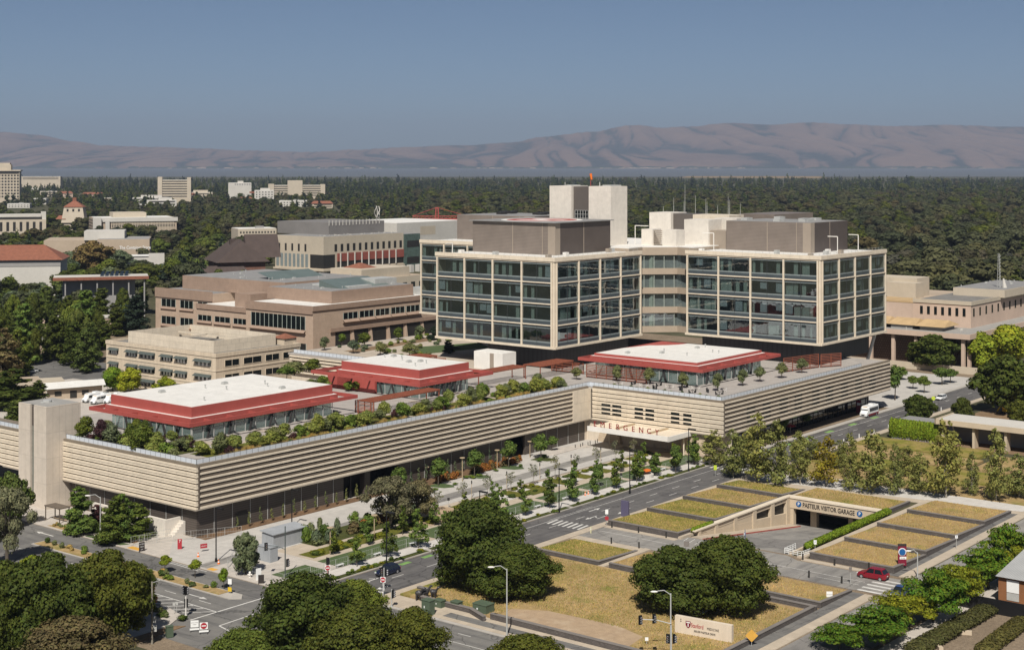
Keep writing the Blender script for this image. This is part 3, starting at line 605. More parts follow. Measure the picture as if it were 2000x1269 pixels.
def stem(b, u0, u1, v0, v1): b.part('base', MB().box(u0, u1, v0, v1, ZD, 20.3), 'dark_wall')
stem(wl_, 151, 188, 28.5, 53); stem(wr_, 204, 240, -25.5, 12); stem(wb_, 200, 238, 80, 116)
m = MB().tube((245, -22, 8), (243, -26.5, 20.3), .55, n=8).tube((241, 20, 8), (243, 14, 20.3), .55, n=8); wr_.part('raking_strut', m, 'white_paint')
def pent(b, u0, u1, v0, v1, zt, z0=45.26, name='penthouse', clip=0, panels=True):
    m = MB(); m.m = 0; m.box(u0, u1, v0, v1, z0, zt); m.m = 1
    if panels:
        m.box(u0 - .05, u0 + 2.4, v0 - .05, v0 + 2.6, z0, zt - .03)
        m.box(u0 - .06, u0 - .002, (v0 + v1)/2, (v0 + v1)/2 + .25, z0, zt); m.box((u0 + u1)/2, (u0 + u1)/2 + .25, v0 - .08, v0 - .031, z0, zt); m.box(u0 - .06, u0 - .002, v0 + 4.6, v0 + 4.8, z0, zt)
    m.m = 2; m.box(u0 + 2.4, u1, v0 - .03, v0 - .002, z0, zt - .03)
    o = b.part(name, m, ['pent_rib', 'pent_panel', 'pent_rib_dark'])
    m = MB(); rg = random.Random(int(u0*3 + v0)); m.box(u0 + .3, u1 - .3, v0 + .3, v1 - .3, zt, zt + .05)
    b.part('penthouse_roof', m, 'deck_grey', o); return o
hp = pent(wl_, 160, 188, 35, 66.5, 54.6)
m = MB(); 
n = 40; cx_, cy_ = 174, 50.7
m.m = 0; m.box(159.2, 188.8, 34.2, 67.3, 54.66, 54.9); m.m = 1; m.tube((cx_, cy_, 54.9), (cx_, cy_, 54.93), 12.5, n=n); m.m = 2; m.tube((cx_, cy_, 54.93), (cx_, cy_, 54.95), 10.8, n=n); m.m = 1; m.box(cx_ - 5.5, cx_ - 2.5, cy_ - 6, cy_ + 6, 54.95, 54.97); m.box(cx_ + 2.5, cx_ + 5.5, cy_ - 6, cy_ + 6, 54.95, 54.97); m.box(cx_ - 2.5, cx_ + 2.5, cy_ - 1.4, cy_ + 1.4, 54.95, 54.97)
wl_.part('helipad', m, ['deck_grey', 'white_paint', 'red_paint'])
pent(wr_, 216.5, 241, -18, 11, 54.3); pent(wb_, 212, 239, 85, 118, 54.0)
rgk = random.Random(4)
for b, u0, u1, v0, v1, mt in ((wr_, 218, 240, -16, 9, 'galv'), (wb_, 214, 238, 88, 116, 'dark_metal')):
    for i in range(8):
        u, v = rgk.uniform(u0, u1), rgk.uniform(v0, v1); m = MB().box(u, u + 3.5, v, v + 2.2, 54.3 if b is wr_ else 54, 55.1 if b is wr_ else 54.9); b.part('chiller', m, mt)
for k in range(12):
    f = k % 2; b = wl_ if k < 6 else wr_; u0, v0 = (147, 26) if k < 6 else (201, -28); u1, v1 = (158, 66) if k < 6 else (215, 13)
    m = MB(); u, v = (rgk.uniform(u0, u1 - 2), rgk.uniform(v0, v1)) if f else (rgk.uniform(u0 + 3, u0 + 40), rgk.uniform(v0, v0 + 7)); m.box(u, u + 1.6, v, v + 1.1, 45.3, 45.3 + rgk.uniform(.6, 1.5)); b.part('roof_unit', m, ('galv', 'white_paint', 'pent_panel')[k % 3])
def gib(b, u, v, z, h, du, dv):       # crane davit for window cleaning
    b.part('davit', MB().path([(u, v, z), (u, v, z + h), (u + du, v + dv, z + h)], .13, 6), 'white_paint')
gib(wr_, 214, 14, 45.2, 5.2, 0, 4); gib(wr_, 222, -24, 45.2, 5, 0, 3.2); gib(wr_, 236, -24, 45.2, 5, 0, 3.2); gib(wl_, 150, 66, 45.2, 3, -3, 0)
# link between the two blocks
K = Bld('glass_link', 189, 15, 20.5, 'recessed banded link with curved balconies joining the two main glass blocks', 'hospital link')
poly = [(188.6, 28.5), (197, 29.2), (204.6, 21.4), (203.5, 15), (240, 15.4), (240, 70), (189.2, 70)]
m = MB(); m.m = 0; sh = (45.2 - 20.5 - .9)/4
inner = [(188.8, 30), (197.5, 30.6), (206, 22), (206, 16), (239, 16), (239, 69), (189.4, 69)]
m.prism(inner, 20.3, 45.2); K.part('core', m, 'inner_wall')
for i in range(5):
    z = 20.5 + i*sh; m = MB().prism(poly, z - .5, z + 1.35 if i < 4 else z + 1.9); K.part('balcony_band', m, 'link_band')
    if i < 4:
        g = MB()
        for (a, c) in zip(poly[:3], poly[1:4]): g.add([(a[0] + .3, a[1] + .3, z + 1.35), (c[0] + .3, c[1] + .3, z + 1.35), (c[0] + .3, c[1] + .3, z + sh - .5), (a[0] + .3, a[1] + .3, z + sh - .5)], [(0, 1, 2, 3)])
        K.part('window', g, 'glass')
        m = MB()
        for q in range(4): x = 197.6 + q*2.2; y = 29 - q*2.25; K.part('post', MB().box(x, x + .15, y, y + .15, z + 1.35, z + sh - .5), 'curtain')
        K.part('curtain', MB().box(199.5, 200.6, 27.3, 28.4, z + 1.35, z + sh - .5), 'curtain')
K.part('roof', MB().prism(poly, 46.2, 46.4), 'white_roof')
mat('link_band', (.36, .29, .22, 1), .55, .08, .3)
def pale(b, u0, u1, v0, v1, z0, z1, mt='white_panel', name='rooftop_room'): return b.part(name, MB().box(u0, u1, v0, v1, z0, z1), mt)
panel('white_panel', (.66, .61, .54, 1), 2.6, 9, .03, dark=.85, var=.02)
LT = Bld('lift_tower', 196.5, 40.7, 45.2, 'tall pale twin lift tower with a dark recess rising behind the helipad box', 'lift tower')
LT.part('shaft', MB().box(196.5, 205.5, 40.7, 49.3, 20.5, 64.9), 'white_panel'); LT.part('shaft', MB().box(196.5, 205.5, 56.1, 64.9, 20.5, 64.9), 'white_panel')
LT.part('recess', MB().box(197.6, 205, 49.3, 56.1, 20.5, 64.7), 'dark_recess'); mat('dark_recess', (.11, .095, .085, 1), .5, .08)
m = MB(); m.m = 0; m.box(197.4, 197.59, 50, 55.4, 53.5, 57.2); m.m = 1
for i in range(6): m.box(197.3, 197.39, 50 + i*1.05, 50.14 + i*1.05, 53.5, 57.2)
for i in range(4): m.box(197.28, 197.38, 50, 55.4, 53.5 + i*1.2, 53.6 + i*1.2)
LT.part('window', m, ['glass_dark', 'galv'])
m = MB().box(198, 204, 42, 45, 64.9, 65.3).box(199, 204, 58, 60, 64.9, 65.2).tube((200, 47.5, 64.9), (200, 47.5, 66.2), .15).tube((201, 62, 64.9), (201, 62, 66), .12); LT.part('roof_kit', m, 'galv')
ws = root('windsock', W(202, 52.5, 64.9), 0, 'orange windsock on a red pole on top of the lift tower', 'windsock')
MB().tube((0, 0, -.2), (0, 0, 4.0), .12, n=6).build('pole', 'red_paint', ws); MB().tube((0, 0, 3.9), (.3, -.3, 2.0), .42, .30, 8).build('sock', 'orange', ws)
mat('orange', (.70, .16, .02, 1), .6, .1); mat('yellow', (.62, .42, .02, 1), .6, .1)
pale(wr_, 218, 226, 18.3, 27.3, 45.3, 54.3); pale(wr_, 219, 226, 11.5, 18.3, 45.3, 51, 'pent_panel'); pale(wr_, 228, 234, 14, 22, 46, 54.6)
RK = Bld('rooftop_plant_house', 240, 38, 45.2, 'pale stepped plant room with masts behind the right glass block', 'plant room')
RK.part('wall', MB().box(240, 250, 46.4, 55.1, 20.5, 55.4), 'white_panel'); RK.part('dark_wall', MB().box(241.5, 250, 38, 46.4, 20.5, 55.1), 'dark_recess'); RK.part('low_wall', MB().box(240.5, 250, 24, 38, 20.5, 55.0), 'cream_panel')
RK.part('grey_wall', MB().box(262, 290, 19, 33, 20.5, 54.8), 'pent_rib')
for i in range(11):
    h = 3 + (i*37 % 50)/10; v = 52 - i*2.9; RK.part('mast', MB().tube((244 + i % 3*2, v, 55), (244 + i % 3*2, v, 55 + (10 if i == 3 else h*.8)), .09, .04, 5), 'galv')
for v0, v1 in ((31.4, 35.6), (22.6, 27.8)): pale(K, 206, 211, v0, v1, 46.4, 51.4)
m = MB()
for i in range(8): m.box(206.5, 206.9, 27.9, 31.3, 46.6 + i*.6, 46.9 + i*.6)
K.part('screen', m, 'pent_panel')
gib(K, 206, 38, 46.4, 6, 0, -5)
# ---------------------------------------------------------------- emergency canopy with its letters
E = Bld('entrance_canopy', 119.6, -30, 0, 'white slab canopy carrying red letters over the emergency entrance', 'entrance canopy')
m = MB(); m.prism([(119.6, -30), (130.5, -30), (130.5, -6.2), (119.6, -6.2)], 4.85, 5.75); E.part('roof', m, 'cream_fin')
E.part('roof_edge', MB().box(119.3, 119.597, -30.2, -6.0, 4.75, 5.95).box(119.3, 130.5, -30.3, -30.003, 4.75, 5.95), 'white_paint')
for v in (-29.4, -7): E.part('post', MB().tube((127.5, v, 0), (127.5, v, 4.85), .18), 'cream_fin')
m = MB().box(121, 129, -24, -23.4, 5.75, 6.1).box(121, 129, -14, -13.4, 5.75, 6.1); E.part('roof_rib', m, 'tan_post')
for i, ch in enumerate('EMERGENCY'):
    o = text(ch, 1.9, 'red_sign', E.r, (.55, 22.2 - 2.32*i, 6.5), R(90), R(-90), name='letter', depth=.06)
mat('red_sign', (.24, .03, .03, 1), .5, .05)
# ---------------------------------------------------------------- railings round the terrace
def railing(p0, p1, z, label, h=1.25, step=1.55, gl='glass_rail'):
    a, b = Vector(p0), Vector(p1); L = (b - a).length; d = (b - a)/L; r = root('glass_railing', W(a.x, a.y, z), ANG, label, 'railing', 'terrace railings')
    m = MB(); n = max(1, round(L/step))
    for i in range(n + 1):
        q = d*(L*i/n); m.box(q.x - .035, q.x + .035, q.y - .035, q.y + .035, 0, h)
    m.tube((0, 0, h), (d.x*L, d.y*L, h), .04, n=4); m.build('frame', 'rail_metal', r)
    nrm = Vector((-d.y, d.x))*.02
    g = MB(); e = d*L; g.prism([(nrm.x, nrm.y), (e.x + nrm.x, e.y + nrm.y), (e.x - nrm.x, e.y - nrm.y), (-nrm.x, -nrm.y)], .1, h - .1); g.build('pane', gl, r)
railing((.9, .9), (.9, 43.4), ZD, 'glass railing on the roof edge right of the stair tower'); railing((.9, 54), (.9, 90), ZD, 'glass railing on the roof edge left of the stair tower')
railing((.9, .9), (129.8, .9), ZD, 'long glass railing beside the row of terrace trees'); railing((129.8, .9), (129.8, -38.8), ZD, 'glass railing over the emergency entrance')
railing((129.8, -38.8), (207, -38.8), ZD, 'glass railing over the street side bands at right'); railing((127.6, 66), (127.6, 111), ZD, 'grey railing at the edge of the roof garden')
# ---------------------------------------------------------------- wooden trellises and pergolas on the terrace
def trellis(u0, v0, u1, v1, h, label, z=ZD, n=9):
    r = root('timber_trellis', W(u0, v0, z), ANG, label, 'trellis'); a = Vector((u1 - u0, v1 - v0)); L = a.length; a /= L
    k = max(2, int(L/3.2)); m = MB()
    for i in range(k + 1): q = a*(L*i/k); m.box(q.x - .09, q.x + .09, q.y - .09, q.y + .09, 0, h)
    m.build('post', 'rust', r); m = MB()
    for i in range(n): m.tube((0, 0, .35 + (h - .4)*i/(n - 1)), (a.x*L, a.y*L, .35 + (h - .4)*i/(n - 1)), .11, n=4)
    m.build('slat', 'rust', r)
def pergola(u0, u1, v0, v1, h, label, z=ZD, step=.55, posts=True):
    r = root('timber_pergola', W(u0, v0, z), ANG, label, 'pergola'); m = MB(); du, dv = u1 - u0, v1 - v0
    for x in (.2, du - .2):
        for y in (.2, dv - .2): m.box(x - .1, x + .1, y - .1, y + .1, 0, h)
    m.build('post', 'rust', r); m = MB().box(0, du, .1, .25, h, h + .2).box(0, du, dv - .25, dv - .1, h, h + .2); m.build('beam', 'rust', r); m = MB()
    n = int(du/step)
    for i in range(n + 1): m.box(du*i/n, du*i/n + .12, 0, dv, h + .2, h + .36)
    m.build('slat', 'rust', r)
trellis(142.5, 11, 142.5, -8.5, 3.6, 'rust red slatted trellis left of the rounded white roof'); trellis(184, -26.5, 199, -29.5, 4.0, 'rust red trellis under the right glass block'); trellis(199.5, -30, 206, -33, 3.8, 'short rust red trellis screen at the right end of the terrace')
pergola(62, 86, 14, 18.5, 2.9, 'long flat timber pergola between the two front pavilions'); trellis(63, 20, 63, 14, 2.9, 'small timber screen beside the flat pergola')
pergola(110, 130, 22, 27, 3.1, 'timber pergola below the white lift housing'); pergola(131, 146, 18, 24, 3.3, 'timber pergola in the shade of the helipad block'); trellis(146.5, 26, 146.5, 15, 3, 'dark red trellis in the shade under the helipad block')
trellis(131, 52, 131, 60, 3.0, 'timber screen behind the white lift housing'); pergola(118, 131, 55, 62, 3.2, 'grey roofed timber pergola at the roof garden')
# ---------------------------------------------------------------- ground, water, hills, air
ground_mat('ground_far', [G(.050, .055, .028), G(.085, .080, .045), G(.060, .058, .036)], .004, .05, s3=.4)
ground_mat('soil', [G(.19, .145, .10), G(.26, .20, .14)], .15, 1.5)
ground_mat('asphalt', [G(.135, .130, .125), G(.165, .158, .148), G(.125, .120, .117)], .06, .7, fine=.12, bump=.1, s3=9, road=(.7, .03, 1))
ground_mat('asphalt_dark', [G(.098, .093, .092), G(.122, .116, .113), G(.092, .088, .088)], .09, .8, fine=.14, bump=.1, s3=9, road=(.03, .7, 1))
ground_mat('asphalt_pale', [G(.21, .20, .185), G(.255, .24, .22), G(.20, .19, .175)], .06, .7, fine=.12, bump=.1, s3=9, road=(.05, .5, 1))
ground_mat('dry_grass', [G(.20, .19, .05), G(.33, .235, .10), G(.38, .265, .13), G(.235, .205, .065)], .11, .9, fine=.3, s3=5)
ground_mat('green_grass', [G(.085, .12, .018), G(.20, .185, .035), G(.29, .22, .075), G(.12, .14, .025)], .12, .9, fine=.3, s3=5)
ground_mat('lawn', [G(.066, .100, .040), G(.085, .115, .048)], .2, 2.5, fine=.2, s3=9)
ground_mat('dirt', [G(.42, .31, .20), G(.36, .26, .17), G(.46, .36, .25)], .12, .8, fine=.15)
ground_mat('dirt_brown', [G(.19, .125, .075), G(.25, .17, .10)], .07, .6, fine=.3)
ground_mat('cover', [G(.095, .105, .016), G(.14, .135, .022), G(.07, .085, .02)], .25, 1.6, fine=.45, s3=6)
ground_mat('cover_dark', [G(.045, .062, .016), G(.085, .085, .025)], .25, 1.6, fine=.45, s3=6)
ground_mat('mulch', [G(.14, .085, .05), G(.20, .125, .07)], .3, 2, fine=.35)
ground_mat('marsh', [G(.30, .20, .10), G(.24, .18, .10)], .003, .02)
panel('pavement', (.46, .415, .365, 1), 1.6, 1.6, .035, .9, .82, 'XY', .05, 0)
panel('pavement_tan', (.44, .37, .285, 1), 1.8, 1.8, .035, .9, .82, 'XY', .05, 0)
panel('pavement_white', (.52, .49, .45, 1), 1.6, 1.6, .03, .9, .85, 'XY', .04, 0)
panel('lot_concrete', (.44, .415, .38, 1), 4.6, 4.6, .05, .9, .85, 'XY', .05, 0)
panel('wall_block', (.105, .092, .085, 1), .45, .22, .018, .9, .6, 'XZ', .16)
mat('wall_cap', (.185, .165, .15, 1), .85, .12, .5)
mat('kerb', (.40, .37, .33, 1), .85, .12, .4); mat('paint_white', (.62, .60, .56, 1), .8, .25, .8); mat('paint_green', (.19, .33, .10, 1), .8, .3, .5); mat('paint_yellow', (.60, .33, .06, 1), .8, .15); mat('red_kerb', (.38, .09, .07, 1), .8, .2)
ZG = 0.0
RAMP = (61.0, 115.0, -93.4, -72.2)
def big_ground():
    hole = [W(RAMP[0], RAMP[3]), W(RAMP[0], RAMP[2]), W(RAMP[1], RAMP[2]), W(RAMP[1], RAMP[3])]   # left-near, right-near, right-far, left-far
    out = [Vector((-16000, -300, 0)), Vector((16000, -300, 0)), Vector((16000, 8400, 0)), Vector((-16000, 7800, 0))]
    m = MB(); v = [(p.x, p.y, ZG) for p in hole + out]
    m.add(v, [(4, 5, 1, 0), (5, 6, 2, 1), (6, 7, 3, 2), (7, 4, 0, 3)]); o = m.build('ground', 'ground_far'); struct(o, 'wide flat ground running to the bay')
big_ground()
m_, n_, l_, p_ = _new('water'); p_.inputs['Base Color'].default_value = (.095, .105, .115, 1); p_.inputs['Roughness'].default_value = .6; p_.inputs['Specular IOR Level'].default_value = .3
struct(MB().add([(-25000, 7400, -.6), (25000, 7700, -.6), (25000, 21900, -.6), (-25000, 21900, -.6)], [(0, 1, 2, 3)]).build('water', 'water'), 'grey blue bay water')
struct(MB().add([(-25000, 21800, .2), (25000, 21800, .2), (25000, 23800, .2), (-25000, 23800, .2)], [(0, 1, 2, 3)]).build('far_shore', 'marsh'), 'low pale far shore of the bay')
# built shore across the bay: a low tree belt and pale buildings too far to show parts
rs_ = random.Random(6); m = MB()
for i in range(260): x = -9500 + 19500*(i + rs_.random())/260; hh = rs_.uniform(16, 40); m.ell((x, 22600 + rs_.uniform(-300, 900), 0), (rs_.uniform(60, 150), 60, hh), 8, 4)
o = m.build('shore_woods', 'leaf_conifer'); o['kind'] = 'stuff'; o['label'] = 'dark belt of trees along the far shore'
for i in range(60): x = rs_.choice((-4500, -2800, -900, 1900, 2600, 3400, 6200)) + rs_.gauss(0, 620); w_ = rs_.uniform(14, 60); q = rs_.uniform(6, 13); o = MB().box(-w_, w_, 0, 40, 0, q).box(-w_*.5, w_*.3, 5, 35, q, q*1.3).build('shore_building', 'b_tan', None, (0, 0, 0), (x, 22150 + rs_.uniform(0, 300), 0)); tag(o, 'tiny pale building on the far shore of the bay', 'building', 'buildings on the far shore')
# marsh strip on the near shore at right
a_, b_, c_, d_ = P(1325, 347.2), P(1620, 348.6), P(1600, 344.6), P(1345, 344.4)
struct(MB().add([(q.x, q.y, .3) for q in (a_, b_, c_, d_)], [(0, 1, 2, 3)]).build('marsh', 'marsh'), 'tan marsh strip at the edge of the bay')
# hills: ridge heights read along the skyline, real depth and gullies behind it
RIDGE = [(-1200, 268), (-700, 252), (-300, 262), (0, 258), (70, 263), (150, 276), (200, 284), (300, 287), (400, 290), (480, 294), (600, 297), (700, 292), (800, 287), (900, 284), (1000, 278), (1060, 267), (1150, 258), (1240, 244), (1290, 249), (1350, 247), (1420, 240), (1500, 244), (1580, 239), (1660, 243), (1740, 246), (1850, 244), (1950, 247), (2100, 250), (2400, 262), (3200, 248)]
def interp(x, T):
    for (a, p), (b, q) in zip(T, T[1:]):
        if a <= x <= b:
            t = (x - a)/(b - a); t = t*t*(3 - 2*t); return p + (q - p)*t
    return T[0][1] if x < T[0][0] else T[-1][1]
from mathutils import noise as mn
VAL = []                                          # how deep in a gully each point lies: woods grow there
def hills():
    NX, NY = 980, 84; Y0, Y1, Y2 = 23000.0, 28000.0, 30500.0; vs = []; fs = []
    for j in range(NY + 1):
        t = j/NY; y = Y0 + (Y2 - Y0)*t
        for i in range(NX + 1):
            px = -1100 + 4200*i/NX; x = (px - CX)/F*Y1*(.72 + .28*(y - Y0)/(Y1 - Y0)) if y < Y1 else (px - CX)/F*Y1
            top = H + (HZ - interp(px, RIDGE))*Y1/F; k = min(1, (y - Y0)/(Y1 - Y0))
            g = k**.85 if y <= Y1 else 1 - .35*(y - Y1)/(Y2 - Y1)
            wx = x + 900*mn.noise(Vector((x/2600, y/2600, 7))) + .45*(y - Y0)*mn.noise(Vector((x/5000, 0, 5))); sp = Vector((wx/1150, y/6500, 3.1)); r1 = min(1, abs(mn.noise(sp))*3.2); r2 = min(1, abs(mn.noise(Vector((wx/480 + 9, y/4200, 1))))*3.0)
            ridged = r1*.6 + r2*.4; VAL.append(min(r1*1.15, r2*1.5) + .25*k); amp = .5*math.sin(min(1, k*1.02)*math.pi)**.75 if y <= Y1 else .05
            vs.append((x, y, max(-2, (top*g)*(1 - amp*(1 - ridged)*.9) + mn.noise(sp*9)*16*k - 3)))
    for j in range(NY):
        for i in range(NX): a = j*(NX + 1) + i; fs.append((a, a + 1, a + NX + 2, a + NX + 1))
    b = MB(); b.add(vs, fs); b.smooth = True; o = b.build('hills', 'hill'); a = o.data.attributes.new('gully', 'FLOAT', 'POINT'); a.data.foreach_set('value', VAL); return o
m_, n_, l_, p_ = _new('hill'); p_.inputs['Roughness'].default_value = .95; p_.inputs['Specular IOR Level'].default_value = .05
a_ = _noise(n_, l_, .0016, 8, .7); b_ = _noise(n_, l_, .004, 4, .6); at = n_.new('ShaderNodeAttribute'); at.attribute_name = 'gully'
ad = n_.new('ShaderNodeMath'); ad.operation = 'MULTIPLY_ADD'; l_.new(a_.outputs[0], ad.inputs[0]); ad.inputs[1].default_value = -1.7; l_.new(at.outputs['Fac'], ad.inputs[2])
mr = n_.new('ShaderNodeMapRange'); mr.inputs[1].default_value = -1.05; mr.inputs[2].default_value = .35; l_.new(ad.outputs[0], mr.inputs[0])
r1 = _ramp(n_, l_, mr.outputs[0], [(.27, G(.022, .030, .023)), (.36, G(.048, .046, .034)), (.44, G(.135, .087, .063)), (.8, G(.190, .122, .085))])
r2 = _ramp(n_, l_, b_.outputs[0], [(.35, G(.82, .82, .84)), (.7, G(1.05, 1.03, 1))]); l_.new(_mix(n_, l_, 1.0, r1.outputs[0], r2.outputs[0], 'MULTIPLY'), p_.inputs['Base Color'])
struct(hills(), 'brown grassy hills with dark wooded gullies beyond the bay')
# even air
hz = MB().box(-26000, 26000, -400, 32000, -8.2, 940).build('haze', []); 
m_ = bpy.data.materials.new('haze'); m_.use_nodes = True; n_ = m_.node_tree.nodes; n_.remove(n_['Principled BSDF']); pv = n_.new('ShaderNodeVolumePrincipled')
pv.inputs['Color'].default_value = (.42, .50, .66, 1); pv.inputs['Density'].default_value = 4.4e-5; pv.inputs['Anisotropy'].default_value = 0.0
m_.node_tree.links.new(pv.outputs[0], n_['Material Output'].inputs['Volume']); hz.data.materials.append(m_); hz['kind'] = 'stuff'; hz['label'] = 'thin blue air haze'
# ---------------------------------------------------------------- roads, paths and planting ground (survey axes, each sheet 4 mm or more above the one below)
class Sheet:
    def __init__(s): s.r = None
def sheet(name, poly, z, m, label, kind='structure'):
    p0 = W(0, 0); b = MB(); a = sum(poly[i][0]*poly[(i+1)%len(poly)][1] - poly[(i+1)%len(poly)][0]*poly[i][1] for i in range(len(poly)))
    if a < 0: poly = poly[::-1]
    b.add([(u, v, 0) for u, v in poly], [tuple(range(len(poly)))]); o = b.build(name, m, None, (0, 0, 0), W(0, 0, z), ANG); o['kind'] = kind; o['label'] = label; return o
def slab(name, poly, z0, z1, m, label, kind='structure'):
    o = MB().prism(poly, z0, z1).build(name, m, None, (0, 0, 0), W(0, 0, 0), ANG); o['kind'] = kind; o['label'] = label; return o
def rc(u0, u1, v0, v1): return [(u0, v0), (u1, v0), (u1, v1), (u0, v1)]
sheet('campus_ground', [(-45, -175), (62, -175), (62, -39), (340, -39), (340, 290), (60, 320), (-45, 200)], .01, 'soil', 'bare soil between the streets and buildings')
# street along the hospital, darker carriageway
RA = sheet('road', rc(-18, 430, -52.6, -40.8), .03, 'asphalt_dark', 'dark asphalt street running along the hospital')
RB = sheet('road', rc(-40, -12.2, -260, 260), .026, 'asphalt', 'grey asphalt cross street in the lower left')
RC = sheet('road', rc(-40, 330, -128, -117.4), .034, 'asphalt_pale', 'pale asphalt street in the lower right')
RD = sheet('road', rc(-12.2, -6.8, -260, -57), .030, 'asphalt', 'near lane of the cross street along the meadow')
slab('pavement', rc(-12.0, 430, -40.6, -38.9), 0, .14, 'kerb', 'kerb and pale strip along the street')
slab('pavement', [(-5, -54.8), (430, -54.8), (430, -52.8), (-5, -52.8)], 0, .15, 'pavement_tan', 'tan pavement between the street and the meadow')
for a, b, q in ((-8, 47.5, 'nearer'), (61, 330, 'farther')): slab('pavement', rc(a, b, -117.2, -115.2), 0, .15, 'pavement_tan', f'tan pavement strip along the lower right street, {q} of two')
for a, b in ((-6, 47.5), (61, 330)): slab('gutter_bed', rc(a, b, -115.1, -113.0), 0, .09, 'asphalt', 'grey gravel strip beside the terrace walls')
# hospital side
slab('pavement', [(-12, -38.8), (-12, 120), (1, 120), (1, 1), (8, -4), (8, -38.8)], 0, .12, 'pavement', 'concrete pavement round the hospital corner')
slab('driveway', [(-11.9, -17.5), (128, -19.0), (134, -39), (134, 2), (-4, 2), (-11.9, -7)], 0, .135, 'lot_concrete', 'pale concrete driveway and forecourt before the hospital')
sheet('driveway_lane', [(-11.5, -14.5), (36, -12), (128, -11.2), (128, -14.8), (36, -16.2), (-11.5, -17.3)], .145, 'asphalt_pale', 'grey lane through the forecourt')
slab('planting_bed', rc(1, 60, -1.6, 1.4), 0, .2, 'mulch', 'narrow planting bed under the brown wall')
slab('planting_bed', rc(60, 96, -3.4, 1.4), 0, .2, 'mulch', 'rust coloured planting bed under the brown wall')
slab('garden_ground', rc(4, 60, -35.4, -17.8), 0, .13, 'pavement_tan', 'tan gravel paths in the street garden')
slab('garden_ground', rc(60, 128, -35.4, -19.2), 0, .13, 'pavement_tan', 'tan paving in the far street garden')
slab('pavement', rc(-8, 133, -38.8, -35.6), 0, .17, 'pavement_white', 'pale footpath between garden and street')
for i, (u0, u1) in enumerate(((-8, 22), (23, 34), (35, 60), (61, 66), (67, 100), (104, 120), (124, 133))): sheet('planting_strip', rc(u0, u1, -40.3, -38.9), .155 + i*.001, 'cover_dark', 'low green planting strip beside the kerb')
for i, (u0, u1) in enumerate(((-7, 1), (4, 27), (29.5, 48), (50, 66), (68, 80), (82, 95), (97, 112), (114, 128))):
    sheet('lawn', rc(u0, u1, -35.3, -29.2), .18, 'lawn', 'green lawn square in the street garden')
for i, (u0, u1) in enumerate(((5, 34), (35, 41), (70, 78))): sheet('planting_bed', rc(u0, u1, -27.2, -23.2), .176, 'cover', 'yellow green planting bed in the street garden')
sheet('planting_bed', rc(11, 46, -21.8, -14.5), .178, 'cover_dark', 'shrub bed in the street garden')
sheet('mulch_bed', rc(36, 50, -28, -18.2), .182, 'dirt', 'pale mulched ground under the old oak')
for i in range(9): sheet('planting_bed', rc(50.5 + i*8, 54.2 + i*8, -26.5, -20.2), .174, 'cover', 'narrow planting bed between the young trees'); sheet('paving_square', rc(54.6 + i*8, 58.0 + i*8, -26.2, -20.2), .172, 'pavement_white', 'pale paving square between narrow beds')
for i, u in enumerate((49.5, 62, 74.5, 87, 99.5)): slab('planting_island', [(u, -3.4), (u + 1.2, -7.5), (u + 3.4, -8.6), (u + 4.4, -7.2), (u + 4.2, -3.4)], .0, .26, 'lawn' if i != 4 else 'cover_dark', 'grassy parking island before the brown wall')
slab('entry_kerb', [(104, -1), (108, -4.5), (118, -4.0), (123, -5.5), (123, -2), (112, 1)], .1, .32, 'pavement', 'raised concrete apron near the emergency entrance')
mk = MB(); mk.m = 0
def stripe(p, q, w, z=.16):
    a, b = Vector(p), Vector(q); d = (b - a).normalized(); n = Vector((-d.y, d.x))*w/2; mk.add([(a.x - n.x, a.y - n.y, z), (b.x - n.x, b.y - n.y, z), (b.x + n.x, b.y + n.y, z), (a.x + n.x, a.y + n.y, z)], [(0, 1, 2, 3)])
for k in range(4):
    for i in range(4): stripe((53.8 + k*12.5 + i*2.6, -4), (54.8 + k*12.5 + i*2.6, -9.5), .14)
for i in range(6): stripe((102 + i*.9, -5), (103 + i*.9, -9), .2)
stripe((38, -17.3), (128, -16.2), .16)
struct(mk.build('stall_markings', 'paint_white', None, (0, 0, 0), W(0, 0), ANG), 'white parking stall lines')
mk = MB(); ZM = .036
def dash(u0, u1, v, z=ZM, on=3, gap=6, w=.16):
    u = u0
    while u < u1: stripe((u, v), (u + on, v), w, z); u += on + gap
dash(-4, 430, -46.8); dash(62, 118, -49.9); stripe((20, -43.6), (118, -43.6), .13, ZM); stripe((128, -43.4), (240, -43.4), .13, ZM); stripe((55, -43.0), (70, -43.0), .1, ZM)
for i in range(7): stripe((52.5, -52 + i*1.25), (56.5, -51.6 + i*1.25), .5, ZM)
for i in range(8): stripe((119.5, -52 + i*1.45), (124.2, -51.6 + i*1.45), .6, ZM)
def arrow(u, v, dr=1, z=ZM, L=4.0, turn=0):
    stripe((u, v), (u + dr*L*.65, v), .25, z); mk.add([(u + dr*L*.6, v - .55, z), (u + dr*L, v, z), (u + dr*L*.6, v + .55, z)], [(0, 1, 2) if dr > 0 else (2, 1, 0)])
    if turn: stripe((u + dr*.6, v), (u + dr*1.3, v + turn*1.0), .25, z)
arrow(66, -45, 1); arrow(64, -48.4, -1, turn=-1); arrow(72, -50.8, -1); arrow(160, -50, 1); arrow(230, -50, -1)
stripe((-2.2, -52.4), (-2.2, -47.2), .5, ZM); arrow(2, -49.6, -1); arrow(3.5, -45, -1, turn=1)
struct(mk.build('road_markings', 'paint_white', None, (0, 0, 0), W(0, 0), ANG), 'white lane lines and arrows on the dark street')
mk = MB()
for u in (6, 12, 18, 24, 30, 36, 42): stripe((u, -42.2), (u + 2.6, -42.2), 1.1, ZM + .004)
for u in (132, 139, 147, 156, 166, 178, 192, 206): stripe((u, -42.4), (u + 4, -42.4), 1.3, ZM + .004)
